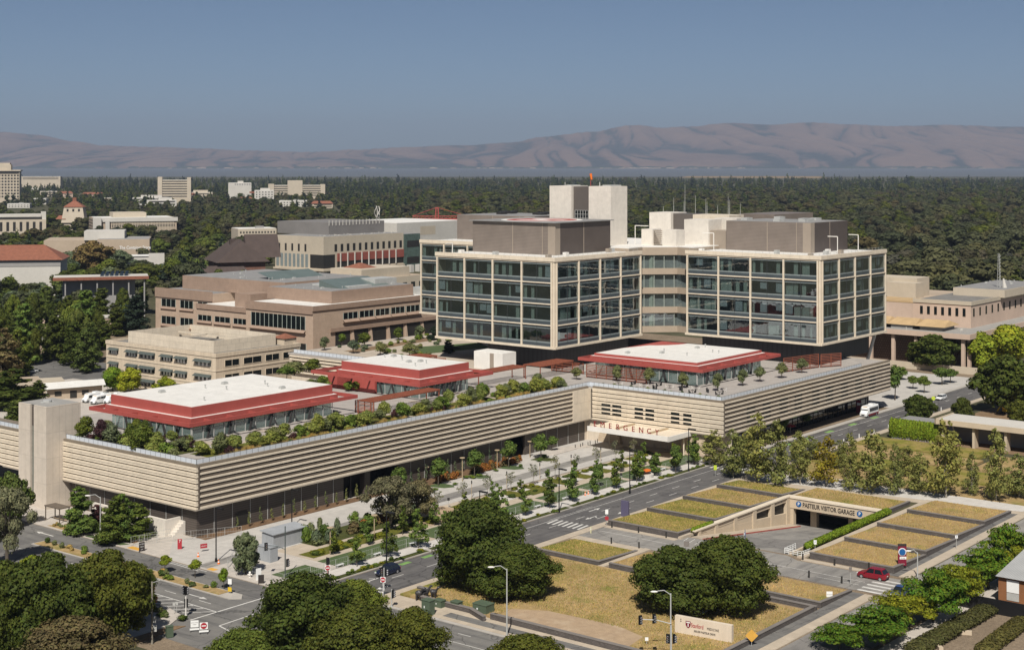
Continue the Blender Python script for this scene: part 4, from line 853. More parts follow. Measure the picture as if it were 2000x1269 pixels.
struct(mk.build('bicycle_markings', 'paint_green', None, (0, 0, 0), W(0, 0), ANG), 'green bicycle lane patches')
mk = MB(); ZM2 = .031
for v in range(-34, 40, 9): stripe((-24.4, v), (-24.4, v + 3), .14, ZM2)
stripe((-26.6, -38.4), (-26.6, 8), .2, ZM2)
for i in range(7): stripe((-26.8, -37.6 + i*2.6), (-30.4, -34.2 + i*2.6), .22, ZM2)
stripe((-32, -38.2), (-12.2, -38.2), .3, ZM2); stripe((-31, -44), (-13.5, -43.2), .26, ZM2); stripe((-31, -44), (-34, -58), .26, ZM2); stripe((-13.2, -17), (-13.0, -6), .2, ZM2); stripe((-12.6, -18.6), (-12.4, -7.5), .16, .033)
stripe((-14, -60), (-13.6, -110), .14, ZM2); stripe((-17.6, -64), (-17.2, -112), .14, ZM2)
for i in range(6): stripe((-17.4, -66 - i*4.5), (-20.4, -63.5 - i*4.5), .2, ZM2)
for v in range(-110, -62, 8): stripe((-10.4, v), (-10.4, v + 2.6), .13, ZM2)
a0 = -23.2; mk.add([(a0 - .12, -30, ZM2), (a0 + .12, -30, ZM2), (a0 + .12, -27, ZM2), (a0 - .12, -27, ZM2)], [(0, 1, 2, 3)]); mk.add([(a0 - .5, -30, ZM2), (a0, -31.6, ZM2), (a0 + .5, -30, ZM2)], [(0, 1, 2)]); mk.add([(-15.4, 24, ZM2), (-15.1, 24, ZM2), (-15.1, 28, ZM2), (-15.4, 28, ZM2)], [(0, 1, 2, 3)]); mk.add([(-15.8, 28, ZM2), (-15.25, 29.6, ZM2), (-14.7, 28, ZM2)], [(2, 1, 0)])
struct(mk.build('road_markings', 'paint_white', None, (0, 0, 0), W(0, 0), ANG), 'white lines and hatching on the cross street')
slab('median', [(-21, -34.4), (-19.6, -36), (-18.0, -34.4), (-18.2, 22), (-21.4, 22)], 0, .16, 'kerb', 'kerbed median with shrubs and small trees')
slab('median_bed', [(-20.7, -31.5), (-18.4, -31.5), (-18.5, 21.5), (-21.1, 21.5)], .1, .24, 'dry_grass', 'dry planted bed on the median')
slab('pavement', [(-45, -26), (-31.6, -26.5), (-30.2, -30.5), (-31.5, -35.5), (-36, -38), (-60, -39), (-60, -26)], 0, .15, 'pavement', 'pavement corner by the lower left trees')
slab('verge', [(-60, -39.2), (-36, -38.4), (-34.5, -40.2), (-60, -41.6)], 0, .16, 'dirt_brown', 'brown verge beside the lower left kerb')
slab('verge', [(-60, -25.8), (-33, -26), (-34, -31), (-60, -33)], .15, .19, 'mulch', 'mulched bed at the lower left corner')
sheet('ramp_patch', [(-11.8, 2.2), (-10.4, 2.2), (-10.4, 5.6), (-11.8, 5.6)], .125, 'paint_yellow', 'yellow tactile patch at the kerb'); sheet('ramp_patch', [(-11.8, -19.4), (-10.6, -19.4), (-10.6, -16.4), (-11.8, -16.4)], .125, 'paint_yellow', 'yellow tactile patch at the drive mouth')
sheet('planting_bed', [(-9, 7), (-2, 9), (-3, 16), (-10, 15)], .13, 'mulch', 'rusty grass bed at the hospital corner'); sheet('planting_bed', [(-11.5, 8), (-9.9, 7), (-10.4, 19), (-11.7, 19)], .126, 'lawn', 'small lawn at the kerb'); sheet('planting_bed', [(-8, 18), (-2, 19), (-2.5, 31), (-9, 30)], .128, 'mulch', 'planting bed below the white wall'); sheet('planting_bed', [(-11.5, 24), (-9.7, 23), (-9.7, 31), (-11.4, 32)], .129, 'dry_grass', 'dry verge bed by the lamp')
# meadow side
slab('meadow', rc(-1.5, 33, -112.4, -57), 0, .34, 'dry_grass', 'dry golden meadow behind the stone sign')
sheet('dirt_patch', [(-1.2, -78), (3.2, -74), (6.4, -80), (7.2, -93), (5.2, -99), (-1.2, -100)], .346, 'dirt', 'bare pale dirt patch in the meadow')
slab('meadow', rc(-1.5, 20, -57.2, -54.9), 0, .33, 'green_grass', 'green strip of meadow beside the bronze sculpture'); 
slab('pavement', rc(-6.8, -1.8, -120, -55), 0, .12, 'pavement_tan', 'tan pavement along the meadow wall'); slab('kerb', rc(-7.6, -6.9, -260, -56.5), 0, .13, 'kerb', 'kerb of the near lane')
slab('planting_strip', rc(-5.6, -3.6, -120, -68), .12, .15, 'asphalt', 'grey gravel strip in the pavement')
sheet('crossing_road', rc(48.8, 59.4, -112.8, -54.8), .05, 'asphalt_pale', 'pale concrete access road to the garage'); sheet('crossing_road', [(59.3, -96.5), (61.2, -93.4), (61.2, -72.2), (59.3, -71)], .052, 'asphalt_pale', 'flared mouth of the garage ramp'); sheet('crossing_road', rc(49, 59.4, -117.5, -112.8), .056, 'asphalt_pale', 'garage road meeting the lower right street')
mk = MB(); stripe((54.2, -112), (54.4, -56), .14, .06); stripe((52, -104), (52, -112), .12, .06); stripe((56.5, -86), (60, -76), .14, .06)
for i in range(5): stripe((49.5 + i*1.9, -112.9), (49.5 + i*1.9, -117.2), .7, .062)
for i in range(4): stripe((58 - i*.4, -73 - i*1.5), (60.5, -72.5 - i*1.5), .14, .061)
struct(mk.build('road_markings', 'paint_white', None, (0, 0, 0), W(0, 0), ANG), 'white lines on the garage road')
slab('walkway', rc(33.2, 48.4, -71.9, -70.6), 0, .3, 'pavement_tan', 'tan path between two grass beds'); slab('walkway', rc(46, 48.6, -70.5, -55), 0, .11, 'pavement_tan', 'tan kerb path along the garage road')
slab('walkway', rc(61, 119, -96.9, -95.5), 0, .3, 'pavement_tan', 'tan path beside the clipped hedge'); slab('walkway', rc(59.8, 61.2, -113, -96.9), 0, .14, 'pavement_tan', 'tan footway along the garage road'); slab('walkway', rc(57.2, 58.6, -71.5, -55), 0, .14, 'pavement_tan', 'tan footway above the garage road')
slab('walkway', [(58.6, -72.1), (111, -72.1), (111, -71.4), (58.6, -71.4)], 0, .5, 'pavement_tan', 'tan path beside the ramp wall')
slab('plaza', [(119.6, -118), (133, -118), (127, -54.8), (110.5, -54.8)], 0, .14, 'pavement_tan', 'tan plaza under the row of plane trees'); sheet('plaza_path', [(122, -118), (129, -118), (122, -56), (114, -56)], .146, 'pavement_white', 'paler path along the plane trees')
for i, (u0, u1, v0, v1) in enumerate(((127, 140, -118, -57), (141, 153, -118, -57), (154, 166, -90, -57), (167, 178, -88, -56), (154, 172, -135, -92))): slab('meadow', rc(u0, u1, v0, v1), 0, .25 + .15*i, 'dry_grass' if i % 2 == 0 else 'green_grass', 'dry grass terrace beyond the plane trees')
sheet('dirt_yard', [(180, -62), (250, -62), (262, -150), (180, -150)], .06, 'dirt_brown', 'brown dirt building site beyond the vine covered pavilion')
slab('plaza', [(226, -39), (300, -39), (300, -4), (226, 20)], 0, .13, 'lot_concrete', 'paved forecourt at the far end of the hospital')
sheet('parking_lot', [(60, 165), (140, 190), (140, 330), (20, 300)], .02, 'asphalt', 'shaded car park among the trees'); sheet('yard', [(40, 100), (110, 100), (110, 200), (40, 200)], .024, 'pavement', 'concrete service yard behind the podium')
sheet('lower_ground', [(-45, -129), (330, -129), (330, -200), (-45, -200)], .028, 'soil', 'brown planting ground in the lower right corner')
slab('pavement', [(-10, -133.5), (150, -133.5), (150, -129), (-10, -129)], 0, .14, 'pavement', 'pavement under the locust trees')
# ramp to the garage
m = MB(); u0, u1, v0, v1 = RAMP; zl = -7.0
m.m = 0; m.add([(u0, v0, 0), (u0, v1, 0), (u1, v1, zl), (u1, v0, zl)], [(0, 3, 2, 1)]); o = m.build('ramp', 'asphalt_pale', None, (0, 0, 0), W(0, 0), ANG); struct(o, 'concrete ramp down into the garage')
# terraced grass beds with dark block walls: each wall a thing, each turf a piece of ground
def bed(u0, u1, v0, v1, z, label, gm, walls='se', dz=.55, lab2=None):
    """grass bed tilted up towards its near wall: z at the near edge, dz lower at the far one"""
    w = .55; r = Bld('retaining_wall', u0, v0, 0, label, 'retaining wall', 'walls of the grass beds'); za, zb = z + .08, z - dz + .08
    if 's' in walls: r.part('block_wall', MB().box(u0 - w, u0, v0 - w, v1, 0, za), 'wall_block'); r.part('cap', MB().box(u0 - w - .06, u0 + .02, v0 - w - .06, v1 + .06, za, za + .12), 'wall_cap')
    wedge = lambda a, b, p0, p1, q0, q1: MB().add([(a, q0, p0), (b, q0, p0), (b, q1, p0), (a, q1, p0), (a, q0, za + p1), (b, q0, zb + p1), (b, q1, zb + p1), (a, q1, za + p1)], [(0, 3, 2, 1), (4, 5, 6, 7), (0, 1, 5, 4), (1, 2, 6, 5), (2, 3, 7, 6), (3, 0, 4, 7)])
    if 'e' in walls:
        r.part('block_wall', wedge(u0 + .03, u1, 0, 0, v0 - w, v0), 'wall_block'); c = wedge(u0 + .03, u1, 0, .12, v0 - w - .06, v0 + .02)
        c.v = [(x, y, (za if x < u0 + 1 else zb) + .003) if k < 4 else (x, y, q) for k, (x, y, q) in enumerate(c.v)]; r.part('cap', c, 'wall_cap')
    o = MB().add([(u0, v0, 0), (u1, v0, 0), (u1, v1, 0), (u0, v1, 0), (u0, v0, z), (u1, v0, z - dz), (u1, v1, z - dz), (u0, v1, z)], [(0, 3, 2, 1), (4, 5, 6, 7), (0, 1, 5, 4), (1, 2, 6, 5), (2, 3, 7, 6), (3, 0, 4, 7)]).build('grass_bed', gm, None, (0, 0, 0), W(0, 0, 0), ANG); o['kind'] = 'structure'; o['label'] = lab2 or 'dry grass on a raised bed'
    BEDS.append((u0, u1, v0, v1, z, z - dz))
BEDS = []
for i, (u0, u1) in enumerate(((59.4, 72.4), (73.2, 86.2), (87.0, 100.2), (101.0, 110.4))):
    bed(u0, u1, -70.8, -54.9, 1.0, f'dark block wall of the {ORD[i]} grass bed up the slope between street and ramp', ('green_grass', 'green_grass', 'dry_grass', 'green_grass')[i], 'se')
for i, (u0, u1) in enumerate(((62.6, 75.8), (76.6, 90.2), (91.0, 104.4), (105.2, 119.0))):
    bed(u0, u1, -113.3, -97.5, 1.0, f'dark block wall of the {ORD[i]} grass bed up the slope on the hedge side', ('dry_grass', 'dry_grass', 'dry_grass', 'dry_grass')[i], 'se')
bed(102.6, 114, -93.6, -72.4, .7, 'dark edge wall of the grass roof right above the garage sign', 'dry_grass', 'e', .2)
bed(34, 45.8, -70.2, -56.2, .8, 'dark block wall of the square grass bed beside the big left oak', 'green_grass', 'se')
bed(34.4, 46.6, -88.8, -72.6, .8, 'dark block wall of the grass bed half hidden by the double oak', 'dry_grass', 'se')
bed(36.5, 47.4, -112.4, -91, .8, 'dark block wall of the grass bed holding a small white notice', 'dry_grass', 'se')
BEDS += [(-1, 32.5, -112, -58, .34, .34)]
def blockwall(name, pts, h, label, w=.6, cap=True):
    r = root(name, W(pts[0][0], pts[0][1], 0), ANG, label, 'low wall'); m = MB(); c = MB()
    for (a, b) in zip(pts, pts[1:]):
        a_ = Vector(a); b_ = Vector(b); d = (b_ - a_).normalized(); n = Vector((-d.y, d.x))*w/2; o = Vector(pts[0]); e = d*(w/2)
        q = [a_ - n - o, b_ + e - n - o, b_ + e + n - o, a_ + n - o]; m.prism([(x.x, x.y) for x in q], 0, h); n *= 1.2; q = [a_ - n - o, b_ + e - n - o, b_ + e + n - o, a_ + n - o]
        c.prism([(x.x, x.y) for x in q], h + .001 + .002*len(c.v), h + .12 + .002*len(c.v)*.1)
    m.build('block_wall', 'wall_block', r); c.build('cap', 'wall_cap', r)
blockwall('boundary_wall', [(-1.9, -75), (-1.9, -104)], .95, 'dark block wall in front of the bare dirt patch'); blockwall('boundary_wall', [(.4, -57.5), (-1.6, -60), (-1.6, -70.5), (-3.4, -74.6)], .8, 'dark block wall curving behind the green utility boxes')
blockwall('boundary_wall', [(5, -112.7), (33.5, -112.7)], .8, 'dark block wall from the yellow diamond sign along the lower right pavement'); blockwall('boundary_wall', [(34.6, -112.9), (34.6, -90)], .6, 'dark wall step below the notice bed'); blockwall('boundary_wall', [(2.6, -55.2), (2.6, -57.8)], .6, 'short dark wall end beside the street corner')
fr = root('slab_frame', W(20, -100, .34), ANG, 'white kerb frame round a grey slab beside the double oak', 'paving frame'); MB().box(0, 9, 0, .5, 0, .25).box(8.5, 9, .5, 10, 0, .25).build('kerb', 'white_paint', fr); MB().box(0, 8.5, .5, 10, 0, .08).build('slab', 'asphalt', fr)
# dry grass standing on the beds
def blades(name, areas, per, seed, mtl, h, label):
    rg = np.random.default_rng(seed); V = []
    for (u0, u1, v0, v1, za, zb) in areas:
        n = int((u1 - u0)*(v1 - v0)*per); u = rg.uniform(u0 + .3, u1 - .2, n); v = rg.uniform(v0 + .3, v1 - .3, n)
        kp = ~((u < 6.6) & (v > -100) & (v < -75) & (za < .4)); u, v = u[kp], v[kp]; n = len(u)
        x = AX.x*u + BX.x*v + O0.x; y = AX.y*u + BX.y*v + O0.y; a = rg.uniform(0, 6.283, n); s = rg.uniform(.03, .07, n); hh = h*rg.uniform(.4, 1.3, n); l = hh*.6
        b = np.stack([x, y, za + (zb - za)*(u - u0)/(u1 - u0) - .02], 1); dx = np.stack([np.cos(a)*s, np.sin(a)*s, np.zeros(n)], 1); t = np.stack([np.cos(a*3.7)*l, np.sin(a*3.7)*l, hh], 1); V.append(np.stack([b - dx, b + dx, b + t], 1).reshape(-1, 3))
    V = np.concatenate(V); n = len(V); me = bpy.data.meshes.new(name); me.vertices.add(n); me.vertices.foreach_set('co', V.astype(np.float32).ravel()); me.loops.add(n); me.loops.foreach_set('vertex_index', np.arange(n, dtype=np.int32)); me.polygons.add(n//3); me.polygons.foreach_set('loop_start', np.arange(0, n, 3, dtype=np.int32)); me.materials.append(M[mtl]); me.update(calc_edges=True)
    o = bpy.data.objects.new(name, me); COL.objects.link(o); o['kind'] = 'stuff'; o['label'] = label
leafmat('blade_dry', G(.38, .275, .125), hue=.03, val=.3, trans=.3, clump=.45, cs=.12); leafmat('blade_green', G(.15, .165, .035), hue=.03, val=.3, trans=.3, clump=.5, cs=.15)
blades('dry_grass', BEDS, 14, 3, 'blade_dry', .24, 'dry golden grass standing on the beds'); blades('green_grass', BEDS[:4] + BEDS[8:10] + BEDS[-1:], 7, 5, 'blade_green', .22, 'greener grass patches among the dry grass')
# ---------------------------------------------------------------- garage portal
GU = 101.0; GV0, GV1 = -93.4, -72.2               # portal line and the ramp's two sides
flo = lambda u: -7.0/54*(u - 61)
GP = Bld('garage_portal', GU, GV1, 0, 'cream concrete garage portal with dark lettering and two blue discs', 'garage entrance')
mat('stone_cream', (.50, .41, .30, 1), .75, .08, .3)
GP.part('beam', MB().box(GU, GU + 1.4, GV0 - 1.4, GV1 + .1, -1.5, .62), 'stone_cream'); GP.part('beam_cap', MB().box(GU - .2, GU + 1.5, GV0 - 1.6, GV1 + .6, .623, .95), 'cream_fin')
for a, b, c, d in ((GU + .1, GU + 1.2, GV1 - 1.3, GV1), (GU + 3, GU + 4.2, GV1 - 5.2, GV1 - 3.8), (GU + 5, GU + 6, GV1 - 12.6, GV1 - 11.6)): GP.part('pillar', MB().box(a, b, c, d, -7.4, -1.5), 'stone_cream')
GP.part('inner_wall', MB().box(GU, 115, GV0 - .6, GV0 - .01, -7.4, -.1).box(GU + 1.4, 115, GV1 + .01, GV1 + .5, -7.4, -.1).box(114.5, 115, GV0, GV1, -7.4, -.1).box(GU + 1.4, 114.5, GV0, GV1, -1.4, -1.2), 'louvre_dark')
GP.part('right_wall', MB().box(62, GU - .1, GV0 - .5, GV0 - .01, -6.4, .5), 'stone_cream')
sw = [(64.0, 64.9), (70.2, 71.3), (77.6, 78.8), (85.2, 86.6), (92.8, 94.2), (99.6, 100.95)]
for a, b in sw: GP.part('side_pier', MB().box(a, b, GV1 - .55, GV1 + .25, flo(b) - .6, .8), 'stone_cream')
rail = lambda b, c, lo, hi: [(u, y, z) for y in (GV1 - .35, GV1 + .15) for u, z in ((b, lo(b)), (c, lo(c)), (c, hi(c)), (b, hi(b)))]
for (a, b), (c, d) in zip(sw, sw[1:]):
    for lo, hi in ((lambda u: flo(u) - .4, lambda u: flo(u) + .42*(.8 - flo(u)) + .1), (lambda u: .8 - .9, lambda u: .8)):
        GP.part('side_rail', MB().add(rail(b, c, lo, hi), [(0, 1, 2, 3), (7, 6, 5, 4), (3, 2, 6, 7), (0, 4, 5, 1)]), 'stone_cream')
    if b < 80: GP.part('side_panel', MB().add(rail(b, c, lambda u: flo(u) - .3, lambda u: .4), [(0, 1, 2, 3), (7, 6, 5, 4)]), 'stone_cream').location.y = .06
GP.part('side_recess', MB().add([(u, GV1 + .3, z) for u, z in ((61, -.6), (GU + .6, -6.4), (GU + .6, .4), (61, .4))], [(0, 1, 2, 3)]), 'louvre_dark')
GP.part('side_coping', MB().box(62.6, GU - .2, GV1 - .65, GV1 + .5, .803, 1.06), 'cream_fin')
slope = lambda y0, y1, h: MB().add([(u, y, z) for y in (y0, y1) for u, z in ((61.5, flo(61.5) - .3), (GU, flo(GU) - .3), (GU, flo(GU) + h), (61.5, flo(61.5) + h))], [(0, 1, 2, 3), (7, 6, 5, 4), (3, 2, 6, 7), (0, 4, 5, 1), (0, 3, 7, 4)])
GP.part('ramp_kerb', slope(GV1 - 2.9, GV1 - .4, .22), 'pavement_tan'); GP.part('red_kerb', slope(GV1 - 3.06, GV1 - 2.903, .24), 'red_kerb')
mat('ink', (.035, .028, .025, 1), .6, 0); mat('blue_sign', (.012, .09, .26, 1), .5, 0); mat('sign_white', (.72, .72, .70, 1), .5, 0); mat('sign_red', (.33, .03, .04, 1), .5, 0); mat('sign_lilac', (.10, .09, .15, 1), .4, .05)
t = text('PASTEUR VISITOR GARAGE', 1.35, 'ink', GP.r, (-.04, -9.5, -.5), R(90), R(-90), depth=.03, bold=.016); t.scale.x = 11.9/t.dimensions.x
def pdisc(par, loc, r, rz=R(-90)):
    d = MB().tube((0, 0, 0), (-.06, 0, 0), r, n=24).build('disc', 'blue_sign', par, (0, 0, 0), loc); t = text('P', r*1.5, 'sign_white', par, (loc[0] - .075, loc[1], loc[2]), R(90), rz, 'letter', .01, bold=.02); return d
pdisc(GP.r, (-.005, -2.6, -.42), .62); pdisc(GP.r, (-.005, -16.6, -.42), .62)
for nm, lab, v0, v1, wds, cl in (('exit_sign', 'hanging white on brown exit sign with red discs inside the garage mouth', -84.4, -77.2, 'EXIT ONLY', 'sign_red'), ('enter_sign', 'hanging pale enter sign with a blue disc inside the garage mouth', -93, -86, 'ENTER', 'blue_sign')):
    r = root(nm, W(GU + 3.4, v0, -2.2), ANG, lab, 'hanging sign'); L = v1 - v0; MB().box(0, .15, 0, L, -.55, .45).build('board', 'wall_cap' if 'exit' in nm else 'mullion', r); text(wds, .62, 'sign_white', r, (-.02, L - 2.7, -.05), R(90), R(-90), depth=.01)
    for y in ((L - 1.0, L - 4.4) if 'exit' in nm else (L - .9,)): MB().tube((0, y, -.05), (-.05, y, -.05), .32, n=14).build('disc', cl, r)
# ---------------------------------------------------------------- helper for ordinary buildings: part per window
def openings(b, face, spec, m='glass_dark', fm=None, name='window', d=(-.1, .05), frame=.12):
    for (s0, s1, z0, z1) in spec:
        w = MB(); fbox(w, face, s0, s1, z0, z1, d[0], d[1]); o = b.part(name, w, m)
        if fm:
            f = MB(); e = frame; q = (d[0], d[1] + .06); fbox(f, face, s0 - e, s1 + e, z1, z1 + e, *q); fbox(f, face, s0 - e, s1 + e, z0 - e, z0, *q); fbox(f, face, s0 - e, s0, z0, z1, *q); fbox(f, face, s1, s1 + e, z0, z1, *q); fbox(f, face, (s0 + s1)/2 - .05, (s0 + s1)/2 + .05, z0, z1, *q); b.part('frame', f, fm, o)
# cream clinic with a walled roof
C = Bld('clinic_building', 111, 127.7, 0, 'cream three storey building with dark hooded windows and a walled roof', 'clinic')
mat('clinic_wall', (.57, .475, .36, 1), .8, .1, .2, streak=.12); mat('roof_gravel', (.20, .19, .175, 1), .95, .2, .4)
C.part('wall', MB().box(111, 145.6, 127.7, 183, 0, 13.5), 'clinic_wall'); C.part('roof', MB().box(111.5, 145.1, 128.2, 182.5, 13.5, 13.53), 'roof_gravel')
C.part('parapet', MB().box(110.8, 111.3, 127.5, 183.2, 12.9, 14.1).box(111.3, 145.8, 127.5, 128.0, 12.9, 14.1).box(145.3, 145.8, 128.0, 183.2, 12.9, 14.1).box(111.3, 145.3, 182.7, 183.2, 12.9, 14.1), 'clinic_wall')
C.part('string_course', MB().box(110.85, 110.99, 127.5, 183, 8.6, 8.9).box(110.85, 145.6, 127.55, 127.69, 8.6, 8.9).box(110.85, 110.99, 127.5, 183, 4.3, 4.6), 'cream')
for z in (9.9, 5.4, 1.2):
    for s in (130, 141.5, 148.6, 157.5, 166.5, 176.5):
        w = 7.5 if s in (130, 157.5) else 5.5
        if s == 176.5: w = 4.6
        h = MB(); fbox(h, ('A', 111), s, s + w, z, z + 1.8, -.2, .02); o = C.part('window', h, 'glass_dark')
        h = MB(); h.add([(110.98, s - .2, z + 2.0), (110.98, s + w + .2, z + 2.0), (109.7, s + w + .2, z + 1.3), (109.7, s - .2, z + 1.3), (110.98, s - .2, z + 1.2), (110.98, s + w + .2, z + 1.2)], [(0, 1, 2, 3), (3, 2, 5, 4), (0, 3, 4), (1, 5, 2)]); C.part('hood', h, 'slate_green', o)
        f = MB()
        for q in range(1, 4): fbox(f, ('A', 111), s + w*q/4 - .4, s + w*q/4 + .4, z, z + 1.1, .021, .1)
        C.part('panel', f, 'white_paint', o)
mat('slate_green', (.07, .085, .08, 1), .6, .1)
openings(C, ('B', 127.7), [(s, s + w, z, z + 1.9) for z in (9.8, 5.4) for s, w in ((114.5, 5.6), (122, 7.2), (131, 5.6), (138.4, 5))], fm='cream')
m = MB()
for (a, b, c, d) in ((114.5, 140, 133, 133.4), (114.5, 114.9, 133.4, 176), (139.6, 140, 133.4, 176), (114.9, 139.6, 175.6, 176)): m.box(a, b, c, d, 13.55, 17.2)
C.part('screen_wall', m, 'cream_panel')
for q in range(4): C.part('roof_beam', MB().box(116 + q*6, 116.8 + q*6, 134, 175, 15.2, 15.6) if q % 2 else MB().box(115, 139, 140 + q*10, 141 + q*10, 15.2, 15.6), 'cream_panel')
mat('tile_red', (.24, .095, .058, 1), .8, .2, .6)
for (u, v) in ((144, 133), (142, 178)):
    h = Bld('roof_lantern', u - 2.6, v - 2.6, 13.5, f'small square lantern with red tiled pyramid roof {"on the near" if v < 150 else "on the far"} side of the cream clinic', 'roof lantern')
    h.part('wall', MB().box(u - 2.6, u + 2.6, v - 2.6, v + 2.6, 13.5, 15.6), 'clinic_wall'); h.part('roof', MB().gable(u - 2.6, u + 2.6, v - 2.6, v + 2.6, 15.6, 17.0, 'x', .4, 2.9), 'tile_red')
# pink tan terraced hospital of precast panels
N = Bld('precast_hospital', 182, 160, 0, 'pinkish tan terraced building of precast panels with sloped window bays', 'old hospital')
panel('precast', (.43, .325, .245, 1), 3.0, 2.2, .03, dark=.85, var=.03); panel('precast_dark', (.31, .22, .165, 1), 3.0, 2.2, .03, dark=.85, var=.03)
N.part('wall', MB().box(182, 262, 160, 196, 0, 20.7).box(188, 262, 196, 232, 0, 17).box(196, 262, 232, 268, 0, 20.5), 'precast')
N.part('roof', MB().box(183, 261, 161, 195.5, 20.7, 20.75).box(189, 261, 196.5, 231.5, 17, 17.05), 'white_roof'); N.part('roof', MB().box(197, 261, 233, 267, 20.5, 20.55), 'deck_grey')
N.part('upper_storey', MB().box(196, 240, 165, 200, 20.8, 25.2).box(205, 250, 200, 262, 20.6, 26.0).box(192, 203, 205, 214, 17.06, 22.2), 'precast_dark'); N.part('roof', MB().box(196.5, 239.5, 165.5, 199.5, 25.2, 25.3).box(205.5, 249.5, 200.5, 261.5, 26, 26.1), 'deck_grey')
N.part('parapet_band', MB().box(181.6, 181.99, 160, 196, 18.2, 21.2).box(181.6, 262, 159.6, 159.99, 19.4, 21.2).box(187.6, 187.99, 196, 232, 15.6, 17.6).box(195.6, 195.99, 232, 268, 17.6, 21.4), 'precast_dark')
def bay(face, s0, s1, z0, z1, dep=1.2):
    w = MB(); fbox(w, face, s0, s1, z0 + .8, z1, .0, .03); o = N.part('window', w, 'glass_dark'); k, c = face
    q = [(s0 - .6, z0), (s1 + .6, z0), (s1 + .2, z0 + 1.0), (s0 - .2, z0 + 1.0)]; m = MB()
    pt = (lambda s, z, d: (c - d, s, z)) if k == 'A' else (lambda s, z, d: (s, c - d, z))
    m.add([pt(s0 - .4, z0, dep), pt(s1 + .4, z0, dep), pt(s1 + .2, z0 + .9, .04), pt(s0 - .2, z0 + .9, .04), pt(s0 - .4, z0 - .5, .02), pt(s1 + .4, z0 - .5, .02)], [(0, 1, 2, 3), (4, 5, 1, 0)]); N.part('sill', m, 'precast_dark', o)
    n = max(2, int((s1 - s0)/2.4))
    for i in range(n + 1): m = MB(); x = s0 + (s1 - s0)*i/n; fbox(m, face, x - .08, x + .08, z0 + .8, z1, .031, .12); N.part('mullion', m, 'curtain', o)
bay(('A', 182), 164, 193, 11.4, 17.2); 
for i in range(4): bay(('A', 182), 163.5 + i*8, 170 + i*8, 3.5, 7.5, .6)
for a, e in ((197.5, 210), (212, 221), (223, 231)): bay(('A', 188), a, e, 10.2, 13.2, .6); bay(('A', 188), a, e, 4, 8, .6)
for a, e in ((235, 241), (244, 252), (255, 264)): bay(('A', 196), a, e, 13, 17, .6); bay(('A', 196), a, e, 6, 10, .6)
for i in range(5): bay(('B', 160), 197 + i*8.4, 204.4 + i*8.4, 14.3, 17.6, 1.3)
for i in range(6):
    m = MB(); fbox(m, ('B', 160), 193 + i*9.5, 200.5 + i*9.5, .5, 11, -.1, .03); o = N.part('colonnade_bay', m, 'louvre_dark'); m = MB(); x = 201.2 + i*9.5; m.add([(x, 158.4, 0), (x + 1.1, 158.4, 0), (x + 1.1, 159.95, 11.2), (x, 159.95, 11.2), (x, 159.97, 0), (x + 1.1, 159.97, 0)], [(0, 1, 2, 3), (1, 5, 2), (0, 3, 4)]); N.part('fin', m, 'precast', o)
N.part('long_fascia', MB().box(190, 252, 159.3, 159.598, 11.2, 12.6), 'precast_dark')
m = MB(); m.add([(206, 170, 25.3), (232, 170, 25.3), (232, 182, 28), (206, 182, 28), (206, 182, 25.3), (232, 182, 25.3)], [(0, 1, 2, 3), (3, 2, 5, 4), (0, 3, 4), (1, 5, 2)]); N.part('skylight', m, 'sky_glass'); m = MB(); m.add([(212, 215, 26.1), (240, 215, 26.1), (240, 224, 28.6), (212, 224, 28.6)], [(0, 1, 2, 3)]); N.part('skylight', m, 'sky_glass')
m = MB(); m.box(210, 222, 170, 190, 25.3, 25.9).box(226, 238, 172, 180, 25.3, 27.6).box(244, 250, 162, 170, 20.8, 23.5); N.part('roof_kit', m, 'galv'); dots(N, 208, 248, 204, 258, 26.1, 18, 7); dots(N, 198, 238, 168, 196, 25.3, 14, 9); dots(N, 240, 258, 164, 194, 20.8, 10, 12, 'white_paint')
# ---------------------------------------------------------------- farther buildings: a box laid out from photo pixels at a chosen distance
def far_bld(name, px, py_top, Y, label, cat, z0=0, rot=ANG):
    """near corner of a building: its column and top row in the photo, its distance; returns builder in local metres and its height"""
    z = H - (py_top - HZ)*Y/F; p = DP(px, Y, 0); b = Bld(name, 0, 0, 0, label, cat, None, rot, (p.x, p.y, 0)); b.h = z; b.Y = Y; b.k = Y/F; return b
def length_to(px0, px1, Y, rot, axis):
    """length along a building's own axis that carries its corner from column px0 to column px1"""
    d = Vector((math.cos(rot), math.sin(rot))) if axis == 'u' else Vector((-math.sin(rot), math.cos(rot))); x0 = (px0 - CX)/F*Y; r = (px1 - CX)/F
    return (r*Y - x0)/(d.x - r*d.y)
def grid(b, face, s0, s1, z0, z1, ns, nz, fw, fh, m='glass_dark', name='window', d=(-.2, .06)):
    openings(b, face, [(s0 + (s1 - s0)*(i + .5 - fw/2)/ns, s0 + (s1 - s0)*(i + .5 + fw/2)/ns, z0 + (z1 - z0)*(j + .5 - fh/2)/nz, z0 + (z1 - z0)*(j + .5 + fh/2)/nz) for j in range(nz) for i in range(ns)], m, None, name, d)
def strips(b, face, s0, s1, zs, h, m='glass_dark', name='window_band', d=(-.2, .05)): openings(b, face, [(s0, s1, z, z + h) for z in zs], m, None, name, d)
mat('b_cream', (.47, .405, .315, 1), .8, .1, .06); mat('b_white', (.50, .475, .43, 1), .8, .08, .06); mat('b_tan', (.40, .32, .24, 1), .85, .1, .06); mat('b_pink', (.50, .38, .30, 1), .85, .1, .06); mat('b_grey', (.28, .27, .26, 1), .85, .1, .06); mat('b_red', (.26, .075, .055, 1), .7, .12, .1); mat('b_green', (.09, .13, .11, 1), .6, .3, .5); mat('b_brown', (.075, .055, .048, 1), .9, .15, .3); mat('b_brick', (.17, .085, .06, 1), .9, .2, .3)
